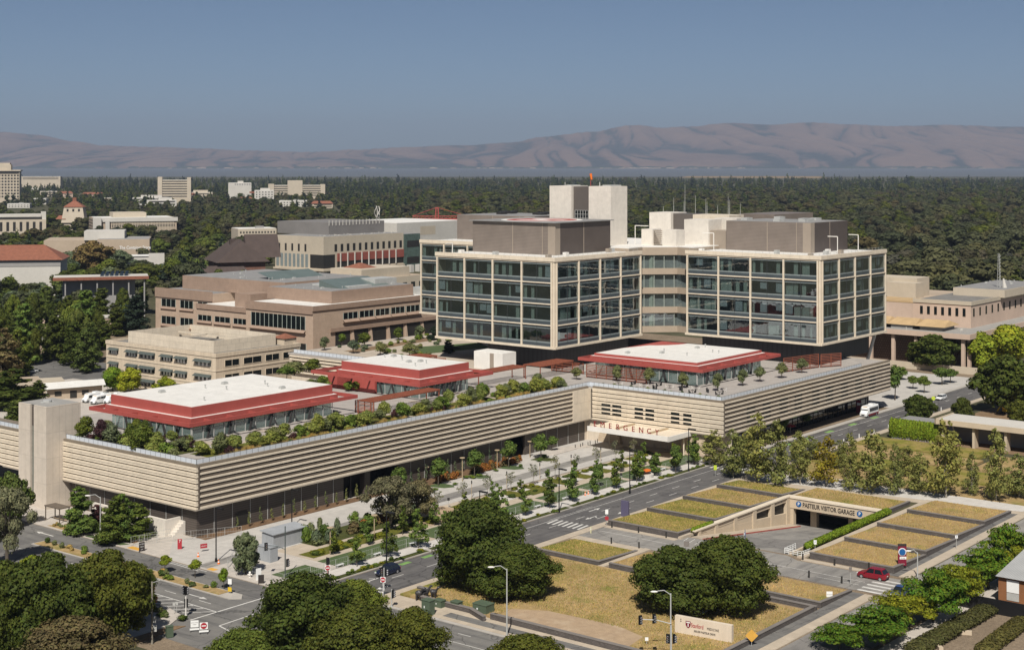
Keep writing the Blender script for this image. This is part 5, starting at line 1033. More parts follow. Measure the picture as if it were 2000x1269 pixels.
b = far_bld('research_building', 632, 463, 930, 'cream and glass research building with red panels and a dark roof screen', 'office building'); h = b.h
LA = length_to(632, 537.5, 930, ANG, 'v'); LB = length_to(632, 788, 930, ANG, 'u')
b.part('wall', MB().box(0, LB, 0, LA, 0, h), 'b_cream'); b.part('roof', MB().box(1, LB, 1, LA, h, h + .1), 'deck_grey'); k = b.k
grid(b, ('A', 0), LA*.30, LA*.98, h - 10.2, h - 4.6, 5, 1, .28, .85, 'louvre_dark'); grid(b, ('B', 0), 8, LB, h - 10.2, h - 4.6, 12, 1, .42, .85, 'louvre_dark')
for j in range(3):
    zt = h - 11.5 - j*11; grid(b, ('A', 0), LA*.30, LA*.99, zt - 8.5, zt, 8, 1, .62, 1.0, 'shade_box'); m = MB(); fbox(m, ('A', 0), 0, LA + .5, zt - 10.4, zt - 9.3, 0, 1.4); fbox(m, ('B', 0), -1.4, LB, zt - 10.4, zt - 9.3, 0, 1.4); b.part('floor_edge', m, 'b_cream')
    m = MB(); fbox(m, ('B', 0), 12, LB, zt - 4.6, zt + .5, 0, .5); b.part('red_panel', m, 'b_red'); strips(b, ('B', 0), 12, LB, (zt - 8.6,), 3.8, 'louvre_dark'); m = MB(); fbox(m, ('B', 0), 0, 10, zt - 8.6, zt, 0, .05); fbox(m, ('A', 0), 0, LA*.27, zt - 8.6, zt, 0, .05); b.part('loggia', m, 'louvre_dark')
    m = MB()
    for q in range(9): x = 14 + (LB - 16)*q/9; fbox(m, ('B', 0), x, x + .5, zt - 8.6, zt + .6, .5, 1.2)
    b.part('fin', m, 'b_white')
b.part('roof_screen', MB().box(20, LB - 2, 16, LA + 20, h, h + 8), 'b_screen'); mat('b_screen', (.19, .178, .168, 1), .7, .1, .1); mat('sky_glass', (.12, .15, .14, 1), .35, .1, .2); m = MB()
for i in range(16): m.box(20 + (LB - 24)*i/16, 20.5 + (LB - 24)*i/16, 15.7, 16, h + 6, h + 9.5)
b.part('screen_frame', m, 'b_white'); dots(b, 4, LB, 3, 12, h, 24, 31, 'b_white')
b = far_bld('green_glass_annex', 632, 463, 930, 'green louvred building end between red panels and the glass block', 'office building'); q = LB + 16
b.part('wall', MB().box(LB + .1, q, -.6, 40, 0, b.h - 1), 'b_green')
for j in range(2): strips(b, ('B', -.6), LB + 3, q - 1, (b.h - 10 - j*11,), 4.5, 'louvre_dark')
b.part('roof', MB().box(LB + .5, q - .5, 0, 39, b.h - 1, b.h - .9), 'deck_grey')
b = far_bld('roof_hall', 775, 436, 1010, 'long white windowless roof hall behind the red panelled building', 'hall'); L = length_to(775, 905, 1010, ANG, 'u'); b.part('wall', MB().box(0, L, 0, 60, 0, b.h), 'b_white'); b.part('roof', MB().box(.5, L - .5, .5, 59.5, b.h, b.h + .1), 'white_roof'); b.part('panel', MB().box(24, 40, -.06, 0, b.h - 9, b.h - 3), 'b_cream')
b = far_bld('low_lab_wing', 690, 548, 760, 'low cream wing with planted roof terraces before the red panels', 'laboratory'); h = b.h; LA = length_to(690, 617, 760, ANG, 'v'); LB = length_to(690, 830, 760, ANG, 'u')
b.part('wall', MB().box(0, LB, 0, LA, 0, h).box(8, 45, 2, LA*.9, h, h + 5), 'b_cream'); b.part('roof', MB().box(.5, LB - .5, .5, LA - .5, h, h + .1), 'b_tan'); strips(b, ('A', 0), 3, LA*.5, (h - 6,), 2.6, 'stone_cream'); grid(b, ('B', 0), 4, LB, h - 6.5, h - 3, 8, 1, .5, .8); b.part('red_roof', MB().gable(16, 26, 10, 22, h + 5, h + 7.5, 'x', 1, 5), 'tile_red')
for q in range(6): b.part('roof_unit', MB().box(40 + q*7, 43 + q*7, 16, 19, h, h + 4), 'b_white')
b = far_bld('barn_house', 512, 498, 900, 'dark brown barn roofed brick house with a gabled front', 'house', rot=ANG - .5); h = b.h; b.part('wall', MB().box(-26, 2, 0, 36, 0, h - 3), 'b_brick'); b.part('roof', MB().gable(-26, 2, 0, 36, h - 4, h + 9, 'y', 2.5, 6), 'b_brown'); b.part('roof', MB().gable(-40, -8, -6, 6, 2, 10, 'x', 2, 6), 'b_brown'); b.part('dormer', MB().gable(-6, 12, 8, 26, h - 2, h + 12, 'x', 1.5, 0), 'b_brown'); b.part('chimney', MB().box(-16, -9, 18, 22, h, h + 9), 'b_brown'); b.part('porch', MB().box(-40, -26, -4, 4, 0, 3), 'b_brick')
b = far_bld('store_building', 292, 467, 1050, 'tan windowless shop box with a raised pale roof lantern', 'store', rot=R(12)); h = b.h; LB = -length_to(292, 190, 1050, R(12), 'u')
b.part('wall', MB().box(-LB, 0, 0, 40, 0, h).box(-LB - 38, -LB, 14, 60, 0, h - 1), 'b_tan'); b.part('roof', MB().box(-LB + .5, -.5, .5, 39.5, h, h + .2), 'b_grey'); b.part('roof_lantern', MB().box(-LB - 10, -18, 12, 40, h - 1, h + 5.5), 'b_white'); text('The Container Store', 3.2, 'sign_white', b.r, (-10, -.15, h - 6), R(90), 0, depth=.08, sx=.8, bold=.03); b.part('door', MB().box(-24, -20, -.08, 0, 0, 4), 'louvre_dark')
b = far_bld('low_white_shed', 318, 500, 960, 'long low white shed roof below the tan shop', 'shed', rot=R(14)); b.part('wall', MB().box(-24, 0, 0, 14, 0, b.h), 'b_white'); b.part('roof', MB().box(-24.6, .6, -.6, 14.6, b.h, b.h + .4), 'white_roof'); b.part('end_wall', MB().box(-9, 1, -1.5, -.1, 0, b.h + 2), 'b_white')
b = far_bld('tile_roof_building', 118, 500, 800, 'long grey building under a red tiled hip roof at the left edge', 'building', rot=R(10)); h = b.h; b.part('wall', MB().box(-90, 0, 0, 30, 0, h - 2), 'b_white'); b.part('eave_band', MB().box(-90.2, .1, -.2, 0, h - 5.5, h - 1.9), 'b_grey'); b.part('roof', MB().gable(-90, 0, 0, 30, h - 2, h + 5.5, 'x', 1.5, 12), 'tile_red')
grid(b, ('B', 0), -88, -2, 1, 5, 12, 1, .4, .6)
b = far_bld('flat_pavilion', 290, 541, 690, 'long flat roofed canopy building with a rusty roof edge among trees', 'pavilion', rot=R(16)); h = b.h; L = -length_to(290, 104, 690, R(16), 'u'); b.part('roof', MB().box(-L, 0, 0, 16, h - .2, h + .5), 'b_white'); b.part('roof_edge', MB().box(-L - .2, .2, -.3, -.003, h - .9, h + .55), 'tile_red'); b.part('wall', MB().box(-L + 4, -6, 6, 14, 0, h - .2), 'b_grey')
for q in range(6): b.part('post', MB().box(-L + 5 + q*L/6, -L + 5.6 + q*L/6, 1, 1.6, 0, h - .2), 'b_grey')
for q in range(6): m = MB(); x = -22 + q*2.2; m.add([(x, 4, h + .6), (x + 1.5, 4, h + .6), (x + 2.4, 12, h + 2.3), (x + .9, 12, h + 2.3)], [(0, 1, 2, 3)]); b.part('solar_panel', m, 'glass_dark')
b = far_bld('parking_structure', 185, 427, 1450, 'long pale parking structure with ribbed dark sides and white parapets', 'parking garage', rot=R(22)); h = b.h; LB = length_to(185, 345, 1450, R(22), 'u'); LA = length_to(185, 117, 1450, R(22), 'v')
b.part('wall', MB().box(0, LB, 0, 55, 0, h), 'b_tan'); b.part('parapet', MB().box(-1, LB + 1, -1.2, -.1, h - 3.5, h + .5), 'b_white'); b.part('stair', MB().box(-2, 6, -4, -1.3, 0, h + 1).box(10, 14, -3, -1.3, 0, h - 2), 'b_white')
for j in range(3): strips(b, ('B', 0), 16, LB - 2, (h - 9 - j*6.2,), 2.6, 'louvre_dark')
m = MB()
for q in range(40): m.box(16 + (LB - 18)*q/40, 16.7 + (LB - 18)*q/40, -.5, -.08, 0, h - 3.5)
b.part('rib', m, 'b_cream'); grid(b, ('A', 0), 4, 55, 2, h - 1, 10, 5, .6, .55, 'louvre_dark'); b.part('roof', MB().box(2, LB - 2, 2, 53, h, h + .2), 'white_roof'); b.part('roof_wall', MB().box(20, LB*.66, 20, 50, h, h + 5), 'b_cream')
b = far_bld('tiled_tower', 146, 404, 1600, 'cream tower with red pyramid roof above the parking structure', 'tower', rot=R(8)); h = b.h; b.part('wall', MB().add([(x*(12.5 if z == 0 else 9.8), y*(12.5 if z == 0 else 9.8), z or 8) for z in (0, h) for x, y in ((-1, -1), (1, -1), (1, 1), (-1, 1))], [(0, 1, 5, 4), (1, 2, 6, 5), (2, 3, 7, 6), (3, 0, 4, 7)]), 'b_cream'); b.part('roof', MB().gable(-9.8, 9.8, -9.8, 9.8, h, h + 7.5, 'x', .9, 10.2), 'tile_red'); b.part('finial', MB().box(-2, 2, -2, 2, h + 6, h + 10), 'tile_red')
for q in (-6, 0, 6): b.part('window', MB().box(q - 1, q + 1, -10.6, -10.3, h - 5, h - 2), 'louvre_dark')
b.part('base', MB().box(-11, 22, -11, 11, 0, h - 14), 'b_cream'); b.part('lean_roof', MB().gable(-18, -8, -12, -2, h - 13, h - 9, 'x', .5, 3), 'tile_red')
b = far_bld('columned_building', 90, 421, 1500, 'cream building with tall dark window slots at the left edge', 'building', rot=R(18)); h = b.h; b.part('wall', MB().box(-70, 0, 0, 40, 0, h - 4), 'b_cream'); b.part('attic', MB().box(-58, -4, 4, 36, h - 4, h + 1).box(-5, 0, 4, 10, h - 4, h + 4), 'b_white'); b.part('shadow_gap', MB().box(-58, -4, 3.8, 4, h - 4, h - 1.4), 'louvre_dark')
grid(b, ('B', 0), -66, -2, 3, h - 6, 10, 1, .42, .95, 'louvre_dark')
b = far_bld('round_office_tower', 38, 332, 2500, 'tall gridded office tower with crown at the left edge', 'office tower', rot=R(14)); h = b.h; b.part('wall', MB().box(-50, 0, 0, 40, 0, h - 2), 'b_cream'); b.part('top_band', MB().box(-49, -1, -.8, 1, h - 6, h - 2), 'louvre_dark'); b.part('roof', MB().box(-52, 2, -2, 42, h - 2, h), 'b_cream'); b.part('crown', MB().box(-45, -14, 4, 30, h, h + 9).box(-43, -16, 6, 28, h + 9, h + 12), 'b_cream')
grid(b, ('B', 0), -50, 0, h - 48, h - 7, 10, 8, .62, .58, 'louvre_dark')
def simple(name, px0, px1, py, Y, label, cat, mt, nz, ns, rot=R(10), dep=26, fw=.6, fh=.5, extra=None, wm='louvre_dark', band=False):
    b = far_bld(name, px1, py, Y, label, cat, rot=rot); L = -length_to(px1, px0, Y, rot, 'u'); b.L = L; h = b.h
    b.part('wall', MB().box(-L, 0, 0, dep, 0, h), mt); b.part('roof', MB().box(-L + .5, -.5, .5, dep - .5, h, h + .3), 'white_roof')
    if nz:
        zlo = max(1, h - 4.6*nz)
        if band: strips(b, ('B', 0), -L*.92, -L*.05, [zlo + (h - zlo)*(j + .3)/nz for j in range(nz)], (h - zlo)/nz*.42, wm)
        else: grid(b, ('B', 0), -L*.97, -L*.02, zlo, h - 1, ns, nz, fw, fh, wm)
    return b
b = simple('office_slab', 308, 373, 352, 2700, 'tan slab office block with taller end towers and banded windows', 'office block', 'b_cream', 7, 1, band=True); b.part('end_tower', MB().box(-b.L, -b.L + 8, -1.5, 27, 0, b.h + 6).box(-7, 0, -1.5, 27, 0, b.h + 5), 'b_cream')
b = simple('striped_office', 446, 491, 357.5, 2900, 'white cube office with vertical grey stripes', 'office block', 'b_white', 1, 9, fw=.6, fh=.95, wm='b_grey'); b.part('blank_wall', MB().box(-b.L - .2, -b.L*.72, -.5, -.1, 0, b.h), 'b_white'); b.part('roof_unit', MB().box(-b.L*.6, -b.L*.35, 4, 14, b.h, b.h + 4), 'b_white')
b = simple('white_hotel', 524, 635, 362, 3000, 'long white block with a raised centre among conifers', 'hotel', 'b_cream', 5, 1, band=True); b.part('centre', MB().box(-b.L*.66, -b.L*.40, -1, 26, 0, b.h + 10), 'b_cream'); b.part('wing', MB().box(-b.L, -b.L*.9, -2, 24, 0, b.h + 3).box(-b.L*.08, 0, -2, 24, 0, b.h + 2), 'b_cream')
b = simple('white_apartment', 497, 535, 372, 2650, 'small white stepped apartment house below the striped office', 'apartment house', 'b_white', 4, 6, fw=.4, fh=.45); b.part('step', MB().box(-b.L*.7, -b.L*.2, 3, 20, b.h, b.h + 4), 'b_white'); b.part('tile_edge', MB().box(-b.L - 9, -b.L, 0, 14, b.h - 5, b.h - 2), 'tile_red')
b = simple('far_pale_block', 38, 118, 345, 4200, 'long pale block beyond the conifers at left', 'office block', 'b_cream', 2, 1, band=True, dep=40)
RGT = random.Random(12)
TOWN = [(238, 330, 386, 1900, 'b_white', 'long white flat roofed town building with a stepped end'), (287, 345, 391, 1750, 'b_white', 'white parking deck with dark open floors'), (330, 380, 381, 2000, 'b_cream', 'cream town building with upper terrace'), (352, 415, 376, 2050, 'b_cream', 'cream long building with dark roof line'), (78, 112, 374, 2300, 'b_cream', 'small cream hotel with dotted windows'),
        (112, 142, 378, 2200, 'b_pink', 'pink walled low block left of the town'), (14, 58, 398, 1700, 'b_white', 'pale shop building behind the left trees'), (63, 90, 388, 1850, 'b_white', 'small white house with gabled top'), (-10, 14, 404, 1750, 'b_white', 'white building cut by the left edge'), (160, 200, 380, 2150, 'b_tan', 'tan low block with brown roof'), (200, 236, 387, 1950, 'b_cream', 'low cream block right of the red pyramid roof'),
        (468, 495, 390, 1800, 'b_white', 'white house corner with red tiles below the striped office'), (545, 600, 392, 1750, 'b_white', 'scattered white house among dark trees'), (610, 650, 398, 1700, 'b_cream', 'cream house with red roof right of the white house'), (465, 540, 446, 1250, 'b_cream', 'flat cream hall before the research building'), (455, 480, 452, 1300, 'b_white', 'tiny white shed beside the cream hall'), (255, 285, 400, 1700, 'b_white', 'low white shops behind the parking structure'), (380, 410, 388, 1900, 'b_tan', 'low tan shops right of the town centre'), (660, 690, 385, 2300, 'b_cream', 'cream house far among dark conifers'), (735, 760, 392, 2100, 'b_white', 'pale roof glimpsed among trees behind the wind turbine'), (850, 880, 388, 2200, 'b_cream', 'pale far house left of the red bridge'), (60, 75, 368, 2500, 'b_white', 'small white block beside the office tower')]
for i, (a, e, py, Y, mt, lab) in enumerate(TOWN):
    if Y > 1400: Y *= 1.4
    b = simple('town_building', a, e, py, Y, lab, 'town building', mt, 2, max(3, int((e - a)/6)), rot=R(RGT.uniform(4, 24)), dep=RGT.uniform(14, 26), fw=.5, fh=.4, band=(i % 3 == 1))
    if i in (2, 9, 11, 13, 5, 20): b.part('tile_roof', MB().gable(-b.L, 0, 0, 16, b.h + .3, b.h + 4.5, 'x', 1, 4), 'tile_red')
    elif i in (0, 1, 3): b.part('upper_storey', MB().box(-b.L*.6, -b.L*.15, 4, 18, b.h, b.h + 4.5), mt); b.part('terrace_line', MB().box(-b.L*.9, -b.L*.1, -.3, -.05, b.h - 3.2, b.h - 2), 'louvre_dark')
    else: b.part('roof_unit', MB().box(-b.L*.5, -b.L*.3, 4, 9, b.h, b.h + 2), 'b_grey')
# low flat roofed hospital at the right, deep eaves on slender piers
S = Bld('eaved_hospital', 262, 12, 0, 'low tan hospital with a wide flat overhanging roof on tall piers at the right', 'hospital'); h = 12.6
p1 = UV(1893, 655, h); p0 = UV(1690, 640, h)
ue, ve = p1; 
S.part('roof', MB().box(ue, ue + 95, ve, ve + 66, h - 1.1, h), 'slab_grey'); S.part('roof_edge', MB().box(ue - .4, ue + 95, ve - .4, ve - .003, h - 1.5, h + .3).box(ue - .4, ue - .003, ve, ve + 66, h - 1.5, h + .3), 'b_pink'); S.part('wall', MB().box(ue + 7, ue + 90, ve + 7, ve + 62, 0, h - 1.1), 'screen_tan'); panel('screen_tan', (.20, .145, .115, 1), .9, .9, .12, dark=.6, var=.1)
for i in range(8): S.part('pier', MB().box(ue + .8, ue + 1.9, ve + 2 + i*8.6, ve + 3.2 + i*8.6, 0, h - 1.1), 'b_pink')
for i in range(10): S.part('pier', MB().box(ue + 3 + i*9, ue + 4.2 + i*9, ve + .8, ve + 1.9, 0, h - 1.1), 'b_pink')
S.part('podium_wall', MB().box(ue - 6, ue - 5.4, ve - 8, ve + 70, 0, 2.4), 'b_cream')
S.part('upper_storey', MB().box(ue + 22, ue + 95, ve + 8, ve + 30, h, h + 9).box(ue + 34, ue + 95, ve + 30, ve + 66, h, h + 6.5), 'b_pink'); S.part('upper_roof', MB().box(ue + 22.4, ue + 95, ve + 8.4, ve + 29.6, h + 9, h + 9.1), 'roof_gravel'); S.part('upper_roof', MB().box(ue + 34.4, ue + 94, ve + 30.4, ve + 65, h + 6.5, h + 6.6), 'b_tan')
S.part('upper_parapet', MB().box(ue + 21.7, ue + 22, ve + 7.7, ve + 30, h + 8.2, h + 9.6).box(ue + 22, ue + 95, ve + 7.7, ve + 8, h + 8.2, h + 9.6), 'b_cream')
openings(S, ('A', ue + 22), [(ve + 10 + i*2.7, ve + 11.1 + i*2.7, h + 4, h + 7) for i in range(7)]); openings(S, ('B', ve + 8), [(ue + 24 + i*6, ue + 25.4 + i*6, h + 4, h + 7) for i in range(11)])
S.part('penthouse', MB().box(ue + 58, ue + 70, ve + 44, ve + 62, h + 6.5, h + 14).box(ue + 52, ue + 60, ve + 42, ve + 54, h + 6.5, h + 12.5), 'b_cream'); S.part('penthouse', MB().box(ue + 50, ue + 95, ve + 6, ve + 26, h + 9.1, h + 12), 'b_cream'); S.part('grey_roof', MB().box(ue + 50.4, ue + 95, ve + 6.4, ve + 25.6, h + 12, h + 12.1), 'deck_grey')
mat('ochre_roof', (.46, .32, .17, 1), .85, .15, .3)
for i in range(4): m = MB().gable(ue + 6 + i*.5, ue + 18, ve + 12 + i*11, ve + 21 + i*11, h + 1.4, h + 3.4, 'y', 1, 1); S.part('clerestory_roof', m, 'ochre_roof'); S.part('clerestory_wall', MB().box(ue + 6.2, ue + 17.6, ve + 12.4 + i*11, ve + 20.6 + i*11, h, h + 1.4), 'b_grey')
S.part('ochre_deck', MB().box(ue + 34, ue + 48, ve + 34, ve + 62, h + 6.6, h + 7.2), 'ochre_roof'); dots(S, ue + 4, ue + 20, ve + 4, ve + 60, h, 9, 21, 'b_white'); dots(S, ue + 52, ue + 92, ve + 8, ve + 24, h + 12.1, 14, 22, 'galv')
ms = root('lattice_mast', W(ue + 60, ve + 12, h + 12), ANG, 'tall lattice radio mast with a white dish on the right hospital roof', 'mast'); m = MB()
for x, y in ((-.6, -.6), (.6, -.6), (0, .6)): m.tube((x, y, 0), (x*.3, y*.3, 13), .08, n=4)
for i in range(10): z = i*1.3; m.path([(-.6, -.6, z), (.6, -.6, z + .6), (0, .6, z + 1.2), (-.6, -.6, z + 1.3)], .05, 4)
m.build('lattice', 'galv', ms); MB().tube((-.5, -2.5, 0), (-.5, -2, 3.6), .9, .3, 8).build('dish', 'b_white', ms)
# vine covered pavilion with an open concrete frame, right
ru, rv = UV(1838, 868); V_ = Bld('open_pavilion', ru, rv, 0, 'cream concrete frame pavilion with open bays beside the vine wall', 'pavilion')
V_.part('roof', MB().box(ru - .5, ru + 11, rv - 62, rv + 1, 5.6, 6.4), 'b_white'); V_.part('roof_edge', MB().box(ru - .9, ru - .503, rv - 62, rv + 1.4, 5.3, 6.6).box(ru - .9, ru + 11, rv + 1.003, rv + 1.4, 5.3, 6.6), 'stone_cream')
for i in range(8): V_.part('pier', MB().box(ru, ru + 2.6, rv - .6 - i*8.2, rv - i*8.2, 0, 5.6), 'stone_cream')
V_.part('back_wall', MB().box(ru + 8, ru + 8.4, rv - 22, rv, 0, 5.6), 'b_grey'); V_.part('glazing', MB().box(ru + 4, ru + 4.2, rv - 62, rv - 26, 0, 5.6), 'glass_dark')
vw, vv = UV(1741, 855); VB = Bld('vine_wall', vw, vv, 0, 'box wall covered in bright green creeper left of the open pavilion', 'planted wall'); VB.part('wall', MB().box(vw, vw + 11, rv + 1.5, vv, 0, 4.4), 'b_grey'); VB.part('roof', MB().box(vw + .5, vw + 10.5, rv + 2, vv - .5, 4.4, 4.5), 'deck_grey')
# sheds and cabins
s0 = P(534, 1075); sh_ = root('equipment_shed', s0, ANG, 'pale grey metal shed with a sloping roof beside the driveway', 'shed'); L = 8.2
panel('shed_grey', (.32, .335, .35, 1), 1.2, 6, .03, dark=.8, var=.03)
MB().box(0, L, 0, 3.2, 0, 2.9).build('wall', 'shed_grey', sh_); MB().add([(-.3, -.3, 2.9), (L + .3, -.3, 2.9), (L + .3, 3.5, 3.2), (-.3, 3.5, 3.2), (-.3, -.3, 3.05), (L + .3, -.3, 3.05), (L + .3, 3.5, 3.35), (-.3, 3.5, 3.35)], [(0, 3, 2, 1), (4, 5, 6, 7), (0, 1, 5, 4), (1, 2, 6, 5), (2, 3, 7, 6), (3, 0, 4, 7)]).build('roof', 'shed_grey', sh_)
s0 = P(528, 1100); sh_ = root('equipment_cabinet', s0, ANG, 'smaller grey cabinet in front of the metal shed', 'cabinet'); MB().box(0, 1.8, 0, 3.4, 0, 2.7).build('wall', 'shed_grey', sh_); MB().box(-.1, 1.9, -.1, 3.5, 2.7, 2.85).build('roof', 'shed_grey', sh_)
mat('shed_brown', (.24, .105, .045, 1), .7, .12, .4); ribbed('shed_roof', (.36, .36, .35, 1), .6, 'H', .4, .8)
s0 = P(1950, 1178); sh_ = root('brown_shed', s0, ANG - R(90), 'brown walled shed with grey ribbed roof and white notices at the right edge', 'shed'); MB().box(0, 14, 0, 20, 0, 4.6).build('wall', 'shed_brown', sh_); MB().add([(-.3, -.6, 4.6), (14, -.6, 4.6), (14, 20, 7.2), (-.3, 20, 7.2)], [(0, 1, 2, 3)]).build('roof', 'shed_roof', sh_); MB().box(1.4, 3.4, -.08, 0, 2.2, 4.2).build('notice', 'sign_white', sh_); MB().box(1.4, 3.4, -.09, 0, .9, 2.1).build('vent_panel', 'galv', sh_)
fn = root('dark_fence', P(1925, 1195), ANG - R(90), 'black screen fence in front of the brown shed', 'fence'); MB().box(-4, 14, 0, .15, 0, 2.4).build('screen', 'black_metal', fn); MB().box(-4.2, -4, 0, 7, 0, 2.3).build('side_screen', 'black_metal', fn)
gd = P(110, 778); g_ = root('guard_cabin', P(160, 777), R(20), 'small tan cabin with a white folded roof by the bus yard', 'cabin'); MB().box(-10, 6, 0, 6, 0, 3.4).build('wall', 'b_tan', g_); MB().add([(-11, -1.5, 3.3), (7, -1.5, 3.9), (7, 7, 4.6), (-11, 7, 4.2)], [(0, 1, 2, 3)]).build('roof', 'white_roof', g_); MB().box(-8, -6, -.1, 0, 1, 2.4).box(-3.5, -1.5, -.1, 0, .2, 2.4).box(0, 2, -.1, 0, 1, 2.4).build('window', 'louvre_dark', g_)
g_ = root('cream_cabin', P(68, 776), R(24), 'plain cream block cabin with flat roof left of the bus yard', 'cabin'); MB().box(-5, 2, 0, 9, 0, 5.2).build('wall', 'b_cream', g_); MB().box(2, 9, 1, 9, 0, 4.6).build('side_wall', 'b_cream', g_); MB().box(-4.8, 1.8, .2, 8.8, 5.2, 5.3).build('roof', 'b_tan', g_); MB().box(3.4, 4.6, .9, 1, 0, 2.3).build('door', 'b_white', g_)
for (px, py, lab) in ((62, 690, 'grey flat roofed cabin among the left pines'), (232, 640, 'small white roofed cabin between pines'), (100, 640, 'pale roof glimpsed between the left pines')):
    g_ = root('campus_cabin', P(px, py), R(18), lab, 'cabin'); MB().box(-7, 7, 0, 10, 0, 4.5).build('wall', 'b_pink', g_); MB().box(-7.4, 7.4, -.4, 10.4, 4.5, 4.9).build('roof', 'b_white', g_)
# white screen wall with steps at the hospital corner
w_ = Bld('screen_wall', -2.2, 6.4, 0, 'long white screen wall behind the street trees at the hospital corner', 'wall'); w_.part('wall', MB().box(-2.2, -1.6, 6.4, 30, 0, 3.3).box(-1.6, 1.5, 6.4, 6.9, 0, 3.3), 'white_panel'); m = MB()
for i in range(6): m.box(-1.5 + i*.5, -1.0 + i*.5, 5.0, 6.38, 0, .45*(i + 1))
w_.part('step', m, 'white_panel')
# white helical wind turbine and the red trestle
t = root('wind_turbine', DP(737, 1000, 34), 0, 'small white helical wind turbine on the far roof', 'wind turbine'); sc_k = 1000/F; m = MB().tube((0, 0, -2), (0, 0, 8), .35, .3, 8); m.build('pole', 'b_white', t)
for q in range(3):
    pts = [(1.9*math.cos(q*2.094 + z*.32)*math.sin(.5 + z*.27), 1.9*math.sin(q*2.094 + z*.32)*math.sin(.5 + z*.27), 1 + z) for z in range(0, 9)]; MB().path(pts, .3, 6).build('blade', 'b_white', t)
t = root('red_trestle', DP(850, 1150, 0), 0, 'red steel trestle structure behind the white roof hall', 'trestle'); k = 1150/F
m = MB(); z0 = 72 - (432 - HZ)*k; z1 = 72 - (405 - HZ)*k
m.box(-18, 26, -1, 1, z0 - 1, z0 + 2.2)
for i in range(14): x = -18 + i*3.3; m.tube((x, 0, z0 + 2), (x + 1.6, 0, z0 + 4), .2, n=4); m.tube((x + 1.6, 0, z0 + 4), (x + 3.3, 0, z0 + 2), .2, n=4)
m.box(-18, 26, -.3, .3, z0 + 3.8, z0 + 4.3); m.build('deck_beam', 'red_paint', t); MB().tube((0, -1.4, 0), (.6, -.6, z1), .8, .5, 6).tube((3, -1.4, 0), (2.4, -.6, z1), .8, .5, 6).box(.2, 2.8, -1, 0, z1 - 1, z1).build('tower', 'red_paint', t); MB().tube((1.5, -.8, z1), (25, 0, z0 + 4), .25, n=4).tube((1.5, -.8, z1), (-18, 0, z0 + 4), .25, n=4).build('stay', 'red_paint', t)
# ---------------------------------------------------------------- trees and shrubs one by one
OAKS = [('oak', 935, 1150, 976, 196, 'tall dark oak with the higher crown of the pair left of the dry meadow', 'leaf_oak'), ('oak', 1008, 1170, 1062, 168, 'broad dark oak in front of its taller neighbour beside the bare dirt patch', 'leaf_oak'),
        ('oak', 1318, 1196, 1066, 190, 'wide dark oak behind the stone sign, left half of the pair', 'leaf_oak'), ('oak', 1422, 1204, 1046, 180, 'taller dark oak right behind the stone sign', 'leaf_oak'),
        ('oak', 95, 1285, 1078, 205, 'huge dark oak filling the lower left', 'leaf_oak'), ('oak', 212, 1262, 1072, 178, 'dark oak with pointed top beside the wooden pole', 'leaf_oak2'), ('oak', 10, 1290, 1096, 150, 'dark oak cut by the left edge', 'leaf_oak'), ('oak', 272, 1212, 1100, 76, 'narrow dark oak right of the lower left group', 'leaf_oak2'),
        ('oak', 138, 1350, 1206, 230, 'olive brown rounded tree at the bottom left', 'leaf_brown'), ('oak', 590, 1300, 1118, 226, 'big dark oak at the bottom centre hiding the crossing', 'leaf_oak'), ('oak', 700, 1325, 1178, 196, 'dark oak at the bottom, second of the centre row', 'leaf_oak2'), ('oak', 690, 1232, 1132, 128, 'mid green rounded tree at the street corner behind the centre oaks', 'leaf_mid'),
        ('oak', 806, 1330, 1186, 160, 'grey green oak at the right end of the bottom centre row', 'leaf_oak2'), ('oak', 472, 1330, 1226, 140, 'lighter green rounded tree at the bottom left of centre', 'leaf_mid'), ('oak', 1030, 1345, 1240, 190, 'oak crown just rising at the bottom edge below the dirt patch', 'leaf_oak2')]
for k, px, b, t, w, lab, m in OAKS: at_px(k, px, b, t, w, lab, m)
at_px('oakmid', 66, 1128, 1082, 60, 'yellow green small tree behind the lower left oaks', 'leaf_yellow', parts=True); at_px('airy', 14, 1105, 946, 110, 'thin grey branched tree at the left edge above the street', 'leaf_sparse'); at_px('oakmid', 22, 1030, 918, 80, 'green tree left of the stair tower foot', 'leaf_pine'); at_px('oakmid', 286, 1190, 1132, 46, 'small reddish brown tree behind the wooden pole', 'leaf_rust')
at_px('airy', 762, 1030, 926, 120, 'old grey leaved oak with spreading limbs on pale mulch', 'leaf_oakgrey'); at_px('airy', 815, 1018, 936, 92, 'second grey leaved oak leaning beside the old spreading one', 'leaf_oakgrey')
for px, b, t, w, lab, m in ((158, 1042, 948, 56, 'feathery green street tree right of the stair tower', 'leaf_young'), (222, 1062, 968, 56, 'feathery street tree before the white wall, the left of two', 'leaf_mid'), (240, 1058, 962, 44, 'slim taller street tree between two others before the white wall', 'leaf_young'), (270, 1052, 980, 52, 'feathery street tree at the right end of the white wall', 'leaf_mid'), (188, 1030, 985, 30, 'small purple leaved tree behind the lamp at the white wall', 'leaf_purple')): at_px('tall', px, b, t, w, lab, m, name='street_tree')
at_px('oakmid', 480, 1122, 1040, 62, 'dense round green tree beside the grey cabinet', 'leaf_greygreen')
for i, (px, b, t, w) in enumerate(((322, 1118, 1084, 30), (381, 1128, 1092, 28), (437, 1150, 1108, 24))): at_px('street', px, b, t, w, ('yellow green median tree nearest the lower left oaks', 'yellow green median tree in the middle of three', 'smaller green median tree beside the junction')[i], ('leaf_yellow', 'leaf_yellow', 'leaf_bright')[i])
